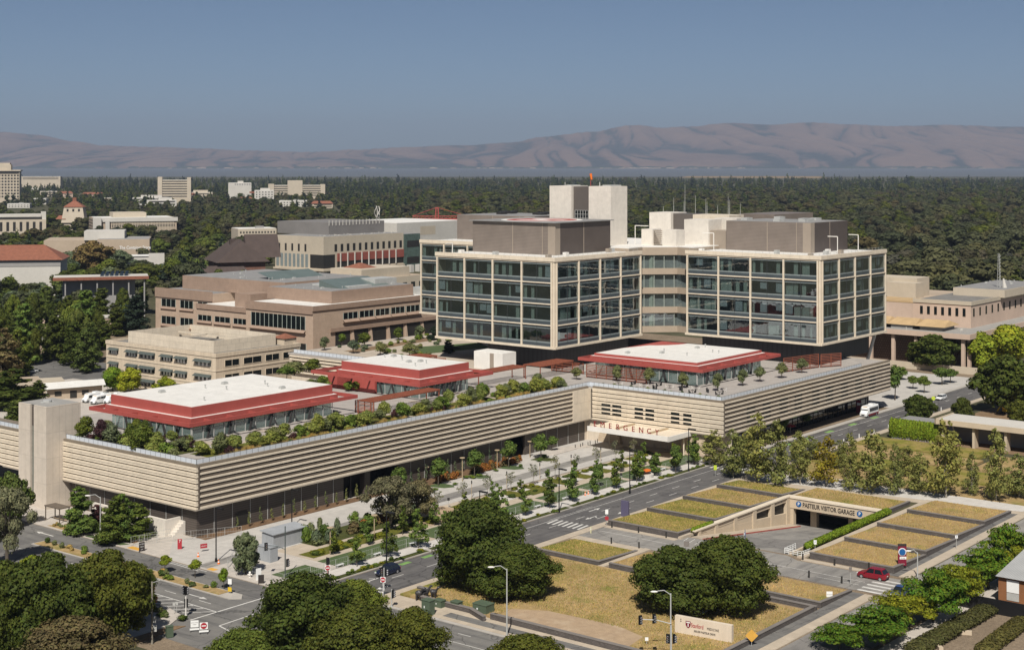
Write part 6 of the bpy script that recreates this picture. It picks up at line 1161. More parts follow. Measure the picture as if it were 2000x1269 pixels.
# street garden
for i in range(15):
    u = 6 + 8.1*i; plant('young', W(u, -37.3, .1), f'{ORD[i]} young green tree from the junction in the row beside the street footpath', group='young trees along the street footpath', h=5.6 + .9*(i*7 % 3), w=3.0 + .4*(i % 3), m=('leaf_young', 'leaf_mid', 'leaf_young')[i % 3])
for i in range(12):
    u = 9 + 9.3*i; plant('young', W(u, -28.2, .1), f'{ORD[i]} young tree from the junction between lawn and garden path', group='young trees between lawns and path', h=4.6 + .6*(i % 3), w=2.6, m=('leaf_mid', 'leaf_young')[i % 2])
for i in range(10):
    u = 46 + 8*i; plant('bare', W(u, -21, .1), f'{ORD[i]} thin leaved white stemmed tree from the old oaks along the forecourt', group='thin white stemmed trees along the forecourt', h=4.6 + .5*(i % 3), w=2.8)
for i, u in enumerate((51.5, 64, 76.5, 89, 101.5)): plant('street', W(u, -5, .2), f'round green tree on the {ORD[i]} parking island from the old oaks', group='trees on the parking islands', m='leaf_young', h=6.2, w=4.6)
for i, (px, b, t, w) in enumerate(((1078, 882, 852, 28), (1245, 935, 905, 30), (1278, 928, 888, 26), (1320, 925, 868, 30), (1357, 908, 862, 26), (1170, 952, 905, 24))): at_px('street', px, b, t, w, ('green tree on the kerbed bed left of the emergency doors', 'dark green small tree on the lawn beside the orange bench', 'young green tree right of the orange bench', 'bushy young tree before the stone pier', 'slim young tree at the street end of the stone pier', 'young tree on the far lawn square')[i], 'leaf_young')
rg = random.Random(5)
def scatter(kindk, n, u0, u1, v0, v1, z, labs, grp, ms, h=(.8, 1.3), w=(1.2, 2.2), cat='shrub', seed=0, **kw):
    r = random.Random(seed); k = 0
    for i in range(n): plant(kindk, W(r.uniform(u0, u1), r.uniform(v0, v1), z), labs, cat, grp, m=ms[i % len(ms)], h=r.uniform(*h), w=r.uniform(*w), **kw)
scatter('shrub', 30, 11, 45, -22.5, -14, .15, 'loose green shrub in the bed between driveway and garden path', 'shrubs of the driveway bed', ('leaf_olive', 'leaf_shrub', 'leaf_greygreen', 'leaf_coverdark'), (1.0, 3.2), (1.6, 3.6), seed=1); scatter('rustshrub', 6, 14, 34, -22, -17, .15, 'rust coloured shrub in the bed between driveway and garden path', 'rust shrubs of the driveway bed', ('leaf_rust', 'leaf_brown'), (1.4, 2.4), (2, 3.2), seed=2)
scatter('rustshrub', 44, 60, 98, -3.3, -.6, .2, 'rust coloured shrub in the bed under the brown wall', 'rust shrubs under the brown wall', ('leaf_rust', 'leaf_rust', 'leaf_brown'), (1.0, 1.7), (1.2, 2.0), seed=3)
scatter('shrub', 36, 6, 42, -27, -23.4, .15, 'low yellow green plant in the garden strip', 'low plants of the yellow green strip', ('leaf_cover', 'leaf_cover', 'leaf_coverdark'), (.45, .8), (1.4, 2.4), seed=4, name='bedding_plant'); scatter('shrub', 40, 50, 124, -26.3, -20.4, .15, 'low plant in the narrow beds between pale squares', 'low plants of the narrow beds', ('leaf_cover', 'leaf_coverdark'), (.4, .8), (1.2, 2.2), seed=5, name='bedding_plant')
scatter('shrub', 60, -6, 132, -40.2, -39.1, .15, 'low green plant in the strip beside the street kerb', 'low plants beside the street kerb', ('leaf_coverdark', 'leaf_cover', 'leaf_shrub'), (.35, .7), (.9, 1.6), seed=6, name='kerb_plant')
scatter('shrub', 30, -20.6, -18.6, -30, 20, .24, 'dry green shrub on the median', 'shrubs on the median', ('leaf_olive', 'leaf_shrub', 'leaf_coverdark', 'leaf_gold'), (.5, 1.2), (1.0, 1.8), seed=7); scatter('shrub', 22, -10, -3, 8, 15.6, .15, 'rusty tufted plant in the bed at the hospital corner', 'tufted plants at the hospital corner', ('leaf_rust', 'leaf_brown', 'leaf_gold'), (.6, 1.1), (.8, 1.4), seed=8)
scatter('shrub', 22, -8.6, -2.6, 18.6, 30, .15, 'olive shrub in the bed below the white wall', 'shrubs below the white wall', ('leaf_olive', 'leaf_coverdark', 'leaf_rust'), (.6, 1.3), (.9, 1.8), seed=9); scatter('shrub', 10, -11.4, -9.9, 24, 31, .14, 'dry tuft in the verge by the street lamp', 'tufts in the lamp verge', ('leaf_gold', 'leaf_olive'), (.4, .7), (.8, 1.3), seed=10)
scatter('shrub', 14, 50, 104, -8.3, -4.2, .26, 'low green plant on a parking island', 'plants on the parking islands', ('leaf_shrub', 'leaf_young'), (.4, .7), (1.2, 2.0), seed=11); scatter('shrub', 12, -34, -32, -38, -27, .15, 'small dry shrub at the lower left corner bed', 'shrubs of the lower left corner', ('leaf_olive', 'leaf_coverdark'), (.5, 1.0), (1, 1.6), seed=12)
for i in range(16): u = 10 + 3.0*i; plant('young', W(u, -.3, .2), f'{ORD[i]} thin staked climber from the corner along the brown wall', 'climber', 'staked climbers along the brown wall', h=2.6 + (i % 3)*.4, w=.8, m='leaf_olive', name='climber')
for i in range(14): u = 61 + 2.5*i; plant('young', W(u, .4, .2), f'{ORD[i]} dark slim column shrub from the dock along the brown wall', 'shrub', 'slim column shrubs along the brown wall', h=3.0 + (i % 3)*.4, w=.9, m='leaf_greygreen', name='column_shrub')
# terrace planting
TZ = 14.05
i = 0
rt = random.Random(8)
for i in range(39):
    u = 8 + 3.05*i
    if 127 < u: break
    plant('terrace', W(u + rt.uniform(-.6, .6), 6.2 + rt.uniform(-2, 2.2), TZ), f'{ORD[i]} loose green terrace tree from the front corner along the long railing', group='terrace trees behind the long railing', h=rt.uniform(2.6, 4.6), w=rt.uniform(3.2, 4.8), m=('leaf_terrace', 'leaf_olive', 'leaf_terrace', 'leaf_shrub', 'leaf_terrace')[i % 5])
for k, n, lab, grp, ms, hh, ww, s in (('tuft', 80, 'golden grass tuft among the terrace trees', 'golden grass tufts on the terrace', ('leaf_gold',), (.8, 1.4), (1.2, 2.2), 21), ('shrub', 60, 'low green shrub among the terrace trees', 'low shrubs on the terrace', ('leaf_shrub', 'leaf_terrace', 'leaf_coverdark', 'leaf_olive'), (.7, 1.5), (1.2, 2.4), 22), ('purple', 10, 'dark purple shrub among the terrace trees', 'purple shrubs on the terrace', ('leaf_purple',), (1.4, 2.6), (1.6, 2.6), 23)): scatter(k, n, 8, 126, 2.0 if k == 'tuft' else 2.6, 4.2 if k == 'tuft' else 10.5, TZ, lab, grp, ms, hh, ww, cat='grass tuft' if k == 'tuft' else 'shrub', seed=s)
for i, (px, b, t, w, k, m, lab) in enumerate(((168, 862, 812, 44, 'terrace', 'leaf_mid', 'bushy tree on the terrace beside the stair tower'), (198, 868, 818, 34, 'terrace', 'leaf_purple', 'purple leaved terrace tree beside the stair tower'), (216, 870, 826, 40, 'terrace', 'leaf_greygreen', 'grey green terrace tree before the first pavilion'), (277, 882, 826, 52, 'terrace', 'leaf_mid', 'largest dark green terrace tree before the first pavilion'), (246, 874, 852, 28, 'shrub', 'leaf_terrace', 'bright round terrace bush between two trees'), (296, 884, 862, 34, 'shrub', 'leaf_terrace', 'bright terrace bush nearest the railing'), (322, 886, 864, 34, 'shrub', 'leaf_shrub', 'low green terrace bush at the railing corner'), (362, 880, 848, 44, 'purple', 'leaf_purple', 'large purple bush at the front terrace corner'), (312, 866, 846, 30, 'purple', 'leaf_purple', 'purple bush behind the bright terrace bushes'), (340, 892, 874, 24, 'shrub', 'leaf_olive', 'small olive bush at the terrace corner'), (422, 876, 860, 22, 'shrub', 'leaf_shrub', 'small bush right of the terrace corner'), (446, 880, 862, 28, 'shrub', 'leaf_terrace', 'bright ball shaped bush right of the terrace corner'), (438, 868, 846, 24, 'purple', 'leaf_purple', 'small purple bush right of the terrace corner'))):
    at_px(k, px, b, t, w, lab, m, z=TZ, cat='tree' if k == 'terrace' else 'shrub')
for i, (px, b, t) in enumerate(((1126, 741, 718), (1205, 744, 714), (1268, 750, 718), (1333, 757, 728), (1402, 763, 729), (1451, 753, 722), (1484, 745, 716), (1527, 738, 708), (1566, 728, 700), (1096, 762, 742))): at_px('olive', px, b, t, 25, f'{ORD[i]} grey green olive tree from the left on the terrace above the emergency doors' if i < 9 else 'small olive tree at the end of the long terrace', 'leaf_olive', z=TZ, group='olive trees on the terrace')
for i in range(14): plant('shrub', W(132 + 1.2*(i % 2), -2 - 2.6*i, TZ), 'small dark shrub along the terrace over the emergency doors', 'shrub', 'small shrubs over the emergency doors', m=('leaf_coverdark', 'leaf_olive', 'leaf_terrace')[i % 3], h=.9, w=1.2)
for i, (px, b, t, w, k, m) in enumerate(((634, 684, 658, 24, 'olive', 'leaf_greygreen'), (690, 690, 664, 26, 'olive', 'leaf_greygreen'), (712, 676, 650, 34, 'olive', 'leaf_mid'), (742, 694, 668, 34, 'olive', 'leaf_olive'), (778, 664, 640, 26, 'olive', 'leaf_mid'), (820, 662, 636, 26, 'olive', 'leaf_greygreen'), (800, 696, 670, 36, 'olive', 'leaf_olive'), (846, 664, 636, 20, 'tall', 'leaf_conifer'), (876, 690, 664, 20, 'tall', 'leaf_conifer'), (668, 672, 652, 20, 'olive', 'leaf_shrub'), (612, 730, 700, 44, 'terrace', 'leaf_mid'), (575, 732, 706, 60, 'terrace', 'leaf_olive'), (560, 738, 714, 40, 'terrace', 'leaf_shrub'))):
    at_px(k, px, b, t, w, ('round grey green tree at the left end of the roof garden', 'round grey tree second from the left in the roof garden', 'large green tree before the colonnade in the roof garden', 'olive tree beside the roof garden steps', 'green tree against the colonnade middle', 'grey tree against the colonnade right end', 'big olive tree in the middle of the roof garden', 'slim conifer at the corner of the left glass block', 'small layered conifer on the roof garden lawn', 'small shrub tree behind the roof garden rail', 'dark bushy tree behind the middle pavilion', 'wide olive bush tree behind the first pavilion', 'low bush tree behind the white roof')[i], m, z=TZ)
scatter('shrub', 40, 140, 196, 74, 110, TZ, 'low green shrub in the roof garden', 'shrubs of the roof garden', ('leaf_shrub', 'leaf_terrace', 'leaf_olive', 'leaf_greygreen'), (.7, 1.6), (1.4, 3), seed=31); scatter('terrace', 14, 58, 86, 40, 60, TZ, 'leafy tree in the planting behind the first pavilion', 'trees behind the first pavilion', ('leaf_mid', 'leaf_olive', 'leaf_shrub'), (2.4, 3.8), (3, 4.4), cat='tree', seed=32)
sheet('roof_lawn', [(150, 78), (176, 72), (182, 84), (160, 92)], 14.07, 'lawn', 'curved lawn in the roof garden'); sheet('roof_path', [(140, 96), (190, 100), (190, 106), (140, 102)], 14.066, 'dirt_brown', 'brown planted bank in the roof garden')
scatter('shrub', 34, 2.2, 12.5, 11, 42, TZ, 'low green shrub before the first pavilion', 'shrubs before the first pavilion', ('leaf_terrace', 'leaf_shrub', 'leaf_olive', 'leaf_purple'), (.8, 1.7), (1.5, 2.8), seed=41, name='terrace_shrub'); scatter('terrace', 9, 5, 12, 13, 41, TZ, 'loose tree in the planting before the first pavilion', 'trees before the first pavilion', ('leaf_terrace', 'leaf_mid', 'leaf_olive'), (2.6, 4.6), (3, 4.4), cat='tree', seed=42)
# plane trees in a row on the plaza
PL = [(1392, 908, 838, 58, 0), (1432, 932, 836, 54, 0), (1478, 944, 806, 70, 0), (1450, 905, 850, 50, 0), (1517, 950, 816, 62, 0), (1563, 946, 842, 50, 0), (1614, 950, 848, 60, 1), (1660, 958, 842, 46, 0), (1704, 963, 836, 76, 0), (1749, 966, 862, 40, 0), (1796, 964, 882, 56, 0), (1848, 972, 818, 78, 0), (1898, 968, 880, 34, 0), (1946, 979, 834, 56, 0), (1990, 972, 884, 60, 0), (1560, 905, 840, 44, 0), (1585, 900, 850, 40, 0), (1770, 930, 868, 46, 0), (1640, 915, 858, 40, 0)]
for i, (px, b, t, w, y) in enumerate(PL): at_px('plane', px, b, t, w, (f'{ORD[i]} plane tree of the front plaza row counted from the street' if not y else 'yellowing plane tree in the plaza row') if i < 15 else f'{ORD[i-15]} paler plane tree showing behind the plaza row', 'leaf_planey' if y else 'leaf_plane', group='plane trees on the plaza', z=.1)
for i, (px, b, t, w) in enumerate(((1482, 838, 802, 24), (1530, 848, 812, 30), (1568, 832, 804, 36))): at_px('street', px, b, t, w, f'{ORD[i]} street tree under the long bands at the right', 'leaf_young')
for i, (px, b, t, w) in enumerate(((1748, 782, 712, 42), (1783, 760, 734, 28), (1805, 768, 734, 30), (1840, 752, 718, 40), (1856, 748, 720, 34), (1760, 742, 716, 36))): at_px('street', px, b, t, w, ('tall green street tree at the right end of the bands', 'small round tree left on the far forecourt', 'small round tree on the far forecourt beside the road', 'wide crowned tree beside the far road', 'second wide crowned tree beside the far road', 'green tree behind the tall street tree')[i], 'leaf_young')
for px, b, t, w, lab, m in ((1795, 826, 768, 68, 'round dark oak between the road and the vine wall', 'leaf_oak'), (1880, 828, 776, 48, 'dark oak left of the yellow digger', 'leaf_oak2'), (1962, 806, 690, 130, 'big dark oak at the right edge beyond the road', 'leaf_oak'), (1992, 840, 778, 60, 'dark tree right of the yellow digger', 'leaf_oak2'), (1825, 722, 654, 110, 'spreading dark tree before the eaved hospital', 'leaf_oak'), (1790, 716, 672, 50, 'dark tree left under the wide eaves', 'leaf_oak2'), (1900, 712, 668, 60, 'dark tree right under the wide eaves', 'leaf_oak')): at_px('oakmid', px, b, t, w, lab, m)
for px, b, t, w, lab, m in ((1916, 722, 648, 84, 'bright yellow green tree before the right hospital', 'leaf_yellow'), (1970, 712, 634, 110, 'large yellow green tree at the right edge', 'leaf_yellow'), (220, 764, 716, 52, 'bright green round tree left of the cream clinic', 'leaf_bright'), (255, 766, 718, 58, 'yellow green round tree in front of the cream clinic', 'leaf_yellow'), (332, 764, 730, 84, 'wide yellow green tree behind the first white roof', 'leaf_yellow')): at_px('round', px, b, t, w, lab, m)
for px, b, t, w, lab, m in ((1640, 1268, 1212, 104, 'layered locust tree at the bottom right centre', 'leaf_locust'), (1722, 1262, 1180, 150, 'large layered locust tree over the lower right pavement', 'leaf_locust'), (1765, 1225, 1150, 120, 'layered locust tree with yellow tips beside the road mouth', 'leaf_locusty'), (1822, 1214, 1102, 140, 'big layered locust tree before the black fence', 'leaf_locust'), (1872, 1180, 1092, 110, 'yellow tipped locust tree left of the brown shed', 'leaf_locusty'), (1930, 1150, 1062, 120, 'layered green locust tree behind the brown shed', 'leaf_locust'), (1975, 1110, 1018, 110, 'locust tree at the right edge beside the road', 'leaf_locust'), (1990, 1140, 1062, 80, 'yellow tipped locust tree at the right edge', 'leaf_locusty')): at_px('locust', px, b, t, w, lab, m)
# hedges: one thing each
def hedge(name, pts, w, h, label, m, n, size, z=0, zs=None):
    a = [W(u, v, 0) for u, v in pts]; bl = []
    for p, q, in zip(pts, pts[1:]):
        L = (Vector(q) - Vector(p)).length; k = max(1, int(L/(w*.6)))
        for i in range(k + 1): t = i/k; x = p[0] + (q[0] - p[0])*t; y = p[1] + (q[1] - p[1])*t; zz = z + (zs*t if zs else 0); bl.append(((x, y, zz + h*.55), (w*.62, w*.62, h*.52)))
    me = leaf_mesh('foliage', bl, n, size, len(label), m, core=.86, shell=(.86, 1.06)); o = bpy.data.objects.new(name, me); COL.objects.link(o); o.location = W(0, 0, 0); o.rotation_euler = (0, 0, ANG); tag(o, label, 'hedge'); return o
hedge('hedge', [(66.5, -94.8), (101.2, -94.8)], 1.3, 1.3, 'clipped bright green hedge along the garage ramp', 'leaf_hedge', 10000, .14, .25)
h1, h2, h3, h4 = UV(1790, 1275), UV(1925, 1200), UV(1925, 1275), UV(1995, 1222)
hedge('hedge', [h1, h2], 3.0, 1.5, 'brown green hedge band below the black fence', 'leaf_hedgebrown', 7000, .17); hedge('hedge', [h3, h4], 2.6, 1.3, 'brown green hedge band at the bottom right corner', 'leaf_hedgebrown', 6000, .17)
hedge('creeper', [(vw + .2, vv), (vw + .2, rv + 1.6)], 1.2, 4.9, 'bright creeper hanging over the front of the planted box wall', 'leaf_hedge', 9000, .22); hedge('creeper', [(63, -72), (70, -71.9)], .8, .9, 'yellow green creeper on the start of the ramp wall', 'leaf_hedge', 1500, .13, .55)
cw = root('curved_wall', P(1884, 1262), 0, 'curved pale seat wall between the two brown hedges', 'low wall'); m = MB()
pts = [Vector((1.0 + 5.2*math.cos(t), -1.0 + 6.8*math.sin(t))) for t in [R(190 - 12*i) for i in range(11)]]
for p, q in zip(pts, pts[1:]):
    d = (q - p).normalized(); n = Vector((-d.y, d.x))*.32; m.prism([tuple(p - n), tuple(q - n), tuple(q + n), tuple(p + n)], 0, .6)
m.build('wall', 'stone_cream', cw)
# ---------------------------------------------------------------- the wooded distance
CK = .5
CLEAR = []   # photo rectangles that nearer trees must not cover: left, top, right, bottom, distance of what stands there
for r in ((535, 432, 905, 560, 905), (815, 360, 1740, 700, 480), (420, 462, 535, 522, 900), (86, 458, 330, 500, 1040), (318, 490, 325, 510, 950), (-10, 478, 118, 515, 790), (100, 530, 300, 544, 680), (115, 418, 350, 450, 1440), (122, 388, 168, 420, 1590), (-10, 418, 92, 458, 1490), (-10, 310, 42, 380, 2490), (305, 345, 376, 400, 2690), (443, 356, 494, 384, 2890), (520, 347, 640, 378, 2990), (495, 370, 538, 388, 2640), (236, 376, 420, 398, 2440), (70, 368, 150, 388, 3000), (270, 540, 860, 690, 520), (200, 640, 590, 750, 450), (1725, 545, 2000, 720, 500), (800, 402, 900, 440, 1140), (728, 405, 750, 436, 990), (460, 442, 545, 470, 1240), (14, 394, 95, 412, 2380), (540, 388, 655, 406, 2360)): CLEAR.append(r)
FOOT = [(535, 905, 900, 1100), (815, 1740, 380, 900), (270, 860, 500, 760), (200, 600, 430, 520), (1725, 2050, 430, 640), (420, 540, 880, 960), (86, 330, 1040, 1120), (-20, 125, 790, 850), (100, 300, 680, 720), (110, 350, 1440, 1530)]
def ok(px, Y, hgt, wid):
    hw = wid/2*F/Y; top = HZ + (H - hgt)*F/Y; base = HZ + H*F/Y
    for (a, b, n, f) in FOOT:
        if a - hw*.6 < px < b + hw*.6 and n < Y < f: return False
    for (l, t, r, b, d) in CLEAR:
        if Y < d and l - hw*.7 < px < r + hw*.7 and top < t + (b - t)*(.92 if d < 1000 else .78 if d > 2000 else .6) and base > t: return False
    return True
def behind(px, Y, hgt):
    top = HZ + (H - hgt)*F/Y
    return (850 < px < 1255 and top > 495 and Y > 480) or (1342 < px < 1728 and top > 492 and Y > 480) or (940 < px < 1170 and top > 436) or (1075 < px < 1222 and top > 366) or (1420 < px < 1650 and top > 434) or (545 < px < 780 and top > 462 and Y > 950)
rf = random.Random(99); cand = []; far = []
Y = 560.0
while Y < 6200:
    st = 17 if Y < 1200 else (22 if Y < 2200 else 25)*max(1, Y/2600)
    n = int(3400/F*Y/st)
    for i in range(n):
        px = -700 + 3400*(i + rf.random())/n; y = Y*(1 + rf.uniform(-.012, .012)); left = px < 900 - (y - 800)*.05
        con = rf.random() < ((.42 if y > 1900 else .10) if left else (.03 if y < 2300 else .24)) or y > 3300 and rf.random() < .7
        big = mn.noise(Vector((px/90, y/160, 0))); hgt = rf.uniform(13, 24) if con else rf.uniform(8.5, 15) if left else rf.uniform(9, 14) + max(-2, big*9)
        if y > 3200: hgt *= rf.uniform(.7, 1.1)*(1.55 if rf.random() < .05 else 1)
        
        if not con: hgt *= rf.choice((.85, 1.0, 1.1, 1.35) if not left else (.8, 1.0, 1.1))
        wid = hgt*(rf.uniform(.46, .72) if con else rf.uniform(1.15, 1.65))
        if left and y < 2400 and rf.random() < (.30 if y < 1400 else .22): continue
        if not left and y < 640: continue
        if px > 1730 and y < 640: continue
        if -100 < px < 280 and y < 640: continue
        if 1730 < px and y < 760 and rf.random() < .3: continue
        if ok(px, y, hgt, wid): (far if px < -60 or px > 2060 or behind(px, y, hgt) else cand).append((y, px, con, hgt, wid, left))
    Y += st*1.0
NEAR = 290; nl = nr = nc = 0
for (y, px, con, hgt, wid, left) in cand:
    p = DP(px, y, 0)
    if con and nc < 60 and y < 2000: 
        nc += 1; plant('farcon', p, 'tall dark conifer among the trees of the middle distance', group='conifers of the middle distance', h=hgt, w=wid, m=rf.choice(('leaf_conifer', 'leaf_pine')), parts=y < 900)
    elif not con and left and nl < 190: 
        nl += 1; plant('far', p, 'green broadleaf tree among the campus buildings at left', group='campus trees at left', name='campus_tree', h=hgt, w=wid, m=rf.choice(('leaf_far', 'leaf_farolive', 'leaf_mid', 'leaf_oak2', 'leaf_pine', 'leaf_far', 'leaf_greygreen')), parts=y < 800)
    elif not con and not left and nr < NEAR:
        nr += 1; plant('far', p, 'olive green tree in the dense wood behind the hospital', group='trees of the dense wood', h=hgt, w=wid, m=rf.choice(('leaf_far', 'leaf_farolive', 'leaf_far', 'leaf_farolive', 'leaf_farbrown', 'leaf_oak2', 'leaf_fargrey') if rf.random() < .45 else ('leaf_far', 'leaf_farolive')), parts=y < 800)
    else: far.append((y, px, con, hgt, wid, left))
# the rest reads as one mass: one object, crowns placed on points
def woods(name, rows, proto, mats, label):
    pc = bpy.data.collections.new(name + '_kinds')
    for i, (me, m) in enumerate([(k[0], m) for k in KIND[proto] for m in mats]):
        o = bpy.data.objects.new('wood_crown', me); pc.objects.link(o); o.material_slots[0].link = 'OBJECT'; o.material_slots[0].material = M[m]
    me = bpy.data.meshes.new(name); me.from_pydata([tuple(DP(px, y, 0)) for (y, px, c, h, w, l) in rows], [], []); a = me.attributes.new('size', 'FLOAT_VECTOR', 'POINT'); sz = SIZE[proto]
    a.data.foreach_set('vector', [q for (y, px, c, h, w, l) in rows for q in (w/sz[0], w/sz[0], h/sz[1])])
    o = bpy.data.objects.new(name, me); COL.objects.link(o); o['kind'] = 'stuff'; o['label'] = label
    g = bpy.data.node_groups.new(name, 'GeometryNodeTree'); g.interface.new_socket('Geometry', in_out='INPUT', socket_type='NodeSocketGeometry'); g.interface.new_socket('Geometry', in_out='OUTPUT', socket_type='NodeSocketGeometry')
    N_ = g.nodes.new; gi = N_('NodeGroupInput'); go = N_('NodeGroupOutput'); ip = N_('GeometryNodeInstanceOnPoints'); ci = N_('GeometryNodeCollectionInfo'); ci.inputs[0].default_value = pc; ci.inputs['Separate Children'].default_value = True; ci.inputs['Reset Children'].default_value = True
    rv_ = N_('FunctionNodeRandomValue'); rv_.data_type = 'FLOAT_VECTOR'; rv_.inputs[0].default_value = (0, 0, 0); rv_.inputs[1].default_value = (0, 0, 6.283); na = N_('GeometryNodeInputNamedAttribute'); na.data_type = 'FLOAT_VECTOR'; na.inputs[0].default_value = 'size'
    L = g.links.new; L(gi.outputs[0], ip.inputs['Points']); L(ci.outputs[0], ip.inputs['Instance']); ip.inputs['Pick Instance'].default_value = True; L(rv_.outputs[0], ip.inputs['Rotation']); L(na.outputs[0], ip.inputs['Scale']); L(ip.outputs[0], go.inputs[0])
    md = o.modifiers.new('scatter', 'NODES'); md.node_group = g
woods('broadleaf_woods', [r for r in far if not r[2]], 'far', ('leaf_far', 'leaf_farolive', 'leaf_farbrown', 'leaf_oak2'), 'far mixed woodland reaching towards the bay'); woods('conifer_woods', [r for r in far if r[2]], 'farcon', ('leaf_conifer', 'leaf_pine'), 'far dark conifers standing out of the woodland')
print('TREES near', nl, nr, nc, 'far', len(far))
# tall pines on the left bank of the hospital
rp = random.Random(41); k = 0
for j in range(400):
    px = rp.uniform(-20, 292); b = rp.uniform(600, 792); lim = 770 - max(0, px - 60)*.05
    if px > 95 and b > 735: continue
    if px > 185 and b > 700: continue
    if px > 250 and b > 645: continue
    if px < 95 and b > 758 and px > 24: continue
    if k >= 60: break
    k += 1; Y = P(px, b).y; hgt = rp.uniform(11, 18) if b > 630 else rp.uniform(9, 14)
    plant('tall' if rp.random() < .7 else 'oakmid', P(px, b), 'tall green tree in the shaded grove at left', group='trees of the shaded grove', h=hgt, w=hgt*rp.uniform(.42, .62), m=rp.choice(('leaf_pine', 'leaf_oak2', 'leaf_mid', 'leaf_mid', 'leaf_pine', 'leaf_oak')), name='grove_tree')
for px, b, t, w, lab, m in ((48, 712, 590, 56, 'tall light green poplar in the left grove', 'leaf_young'), (168, 668, 566, 60, 'tall yellow green tree in the left grove behind the pines', 'leaf_young'), (20, 800, 718, 90, 'dark broad tree left of the stair tower roof', 'leaf_oak'), (30, 850, 780, 60, 'dark tree behind the left railing', 'leaf_pine'), (262, 652, 576, 50, 'dark cone shaped tree beside the tan hospital', 'leaf_conifer'), (5, 770, 640, 70, 'dark brownish tree at the left edge', 'leaf_brown'), (72, 790, 742, 40, 'dark tree before the cream cabin', 'leaf_oak')): at_px('tall', px, b, t, w, lab, m, name='grove_tree')
for px, b, t, w, lab, m in ((180, 545, 470, 90, 'brownish broad tree before the tan shop', 'leaf_brown'), (232, 535, 488, 62, 'grey green round tree before the tan shop', 'leaf_greygreen'), (45, 575, 512, 90, 'broad olive tree below the red tiled roof', 'leaf_mid'), (340, 548, 505, 56, 'broad green tree right of the shop', 'leaf_mid'), (128, 578, 528, 60, 'dark tree before the left end of the flat canopy', 'leaf_oak2'), (205, 582, 546, 54, 'dark round tree below the flat canopy, the left of two', 'leaf_oak'), (262, 578, 540, 58, 'dark round tree below the flat canopy, the right of two', 'leaf_oak'), (88, 560, 505, 56, 'olive tree before the grey wall of the tiled building', 'leaf_oak2'), (12, 560, 512, 50, 'olive tree at the left edge before the tiled building', 'leaf_oak2')): at_px('oakmid', px, b, t, w, lab, m)
fm_ = MB()
def palm(px, b, t, lab):
    p = P(px, b); hh = (b - t)*p.y/F; r = root('palm_tree', p, 0, lab, 'palm tree', 'palms beside the barn house'); MB().tube((0, 0, 0), (0, 0, hh*.72), .45, .3, 7).build('trunk', 'bark', r); m = MB(); rg = random.Random(px)
    for i in range(36):
        a = rg.random()*6.283; e = rg.uniform(-.2, 1.2); L = hh*.34; d = Vector((math.cos(a), math.sin(a), 0)); s = Vector((-math.sin(a), math.cos(a), 0))*.3; z = Vector((0, 0, 1)); o = z*hh*.72; p1 = o + d*L*.55*math.cos(e) + z*L*.6*math.sin(e) ; p2 = p1 + d*L*.5 - z*L*.45*(1 - e*.3)
        m.add([o - s*.3, o + s*.3, p1 + s, p1 - s, p2], [(0, 1, 2, 3), (3, 2, 4)])
    m.build('frond', 'leaf_palm', r)
for i, (px, b, t) in enumerate(((345, 536, 496), (362, 538, 500), (384, 536, 502), (402, 540, 506), (330, 530, 500))): palm(px, b, t, f'{ORD[i]} feathery palm of the cluster left of the barn house')
# ---------------------------------------------------------------- vehicles
mat('paint_navy', (.010, .014, .035, 1), .18, .05, spec=.6); mat('paint_crimson', (.20, .008, .018, 1), .2, .05, spec=.6); mat('paint_silver', (.42, .43, .44, 1), .28, .05, spec=.6, metal=.3); mat('paint_whitecar', (.70, .70, .69, 1), .25, .04, spec=.5); mat('paint_maroon', (.16, .02, .03, 1), .3, .05); mat('paint_grey', (.14, .15, .16, 1), .25, .05, spec=.6); mat('paint_blue', (.03, .06, .16, 1), .25, .05, spec=.6)
mat('car_glass', (.012, .016, .020, 1), .06, 0, spec=.7); mat('tyre', (.018, .018, .018, 1), .85, .1); mat('rim', (.40, .40, .41, 1), .3, 0, metal=.5); mat('lamp_red', (.35, .02, .015, 1), .3, 0); mat('lamp_clear', (.65, .66, .66, 1), .15, 0); mat('plastic', (.03, .03, .032, 1), .6, .1); mat('glow_yellow', (.45, .55, .05, 1), .6, .05)
def loft(mb, secs, cap=True):
    n = len(secs[0]); o = [tuple(p) for s in secs for p in s]; fs = []
    for k in range(len(secs) - 1):
        for i in range(n): fs.append((k*n + i, k*n + (i + 1) % n, (k + 1)*n + (i + 1) % n, (k + 1)*n + i))
    if cap: fs += [tuple(range(n - 1, -1, -1)), tuple(range((len(secs) - 1)*n, len(secs)*n))]
    return mb.add(o, fs)
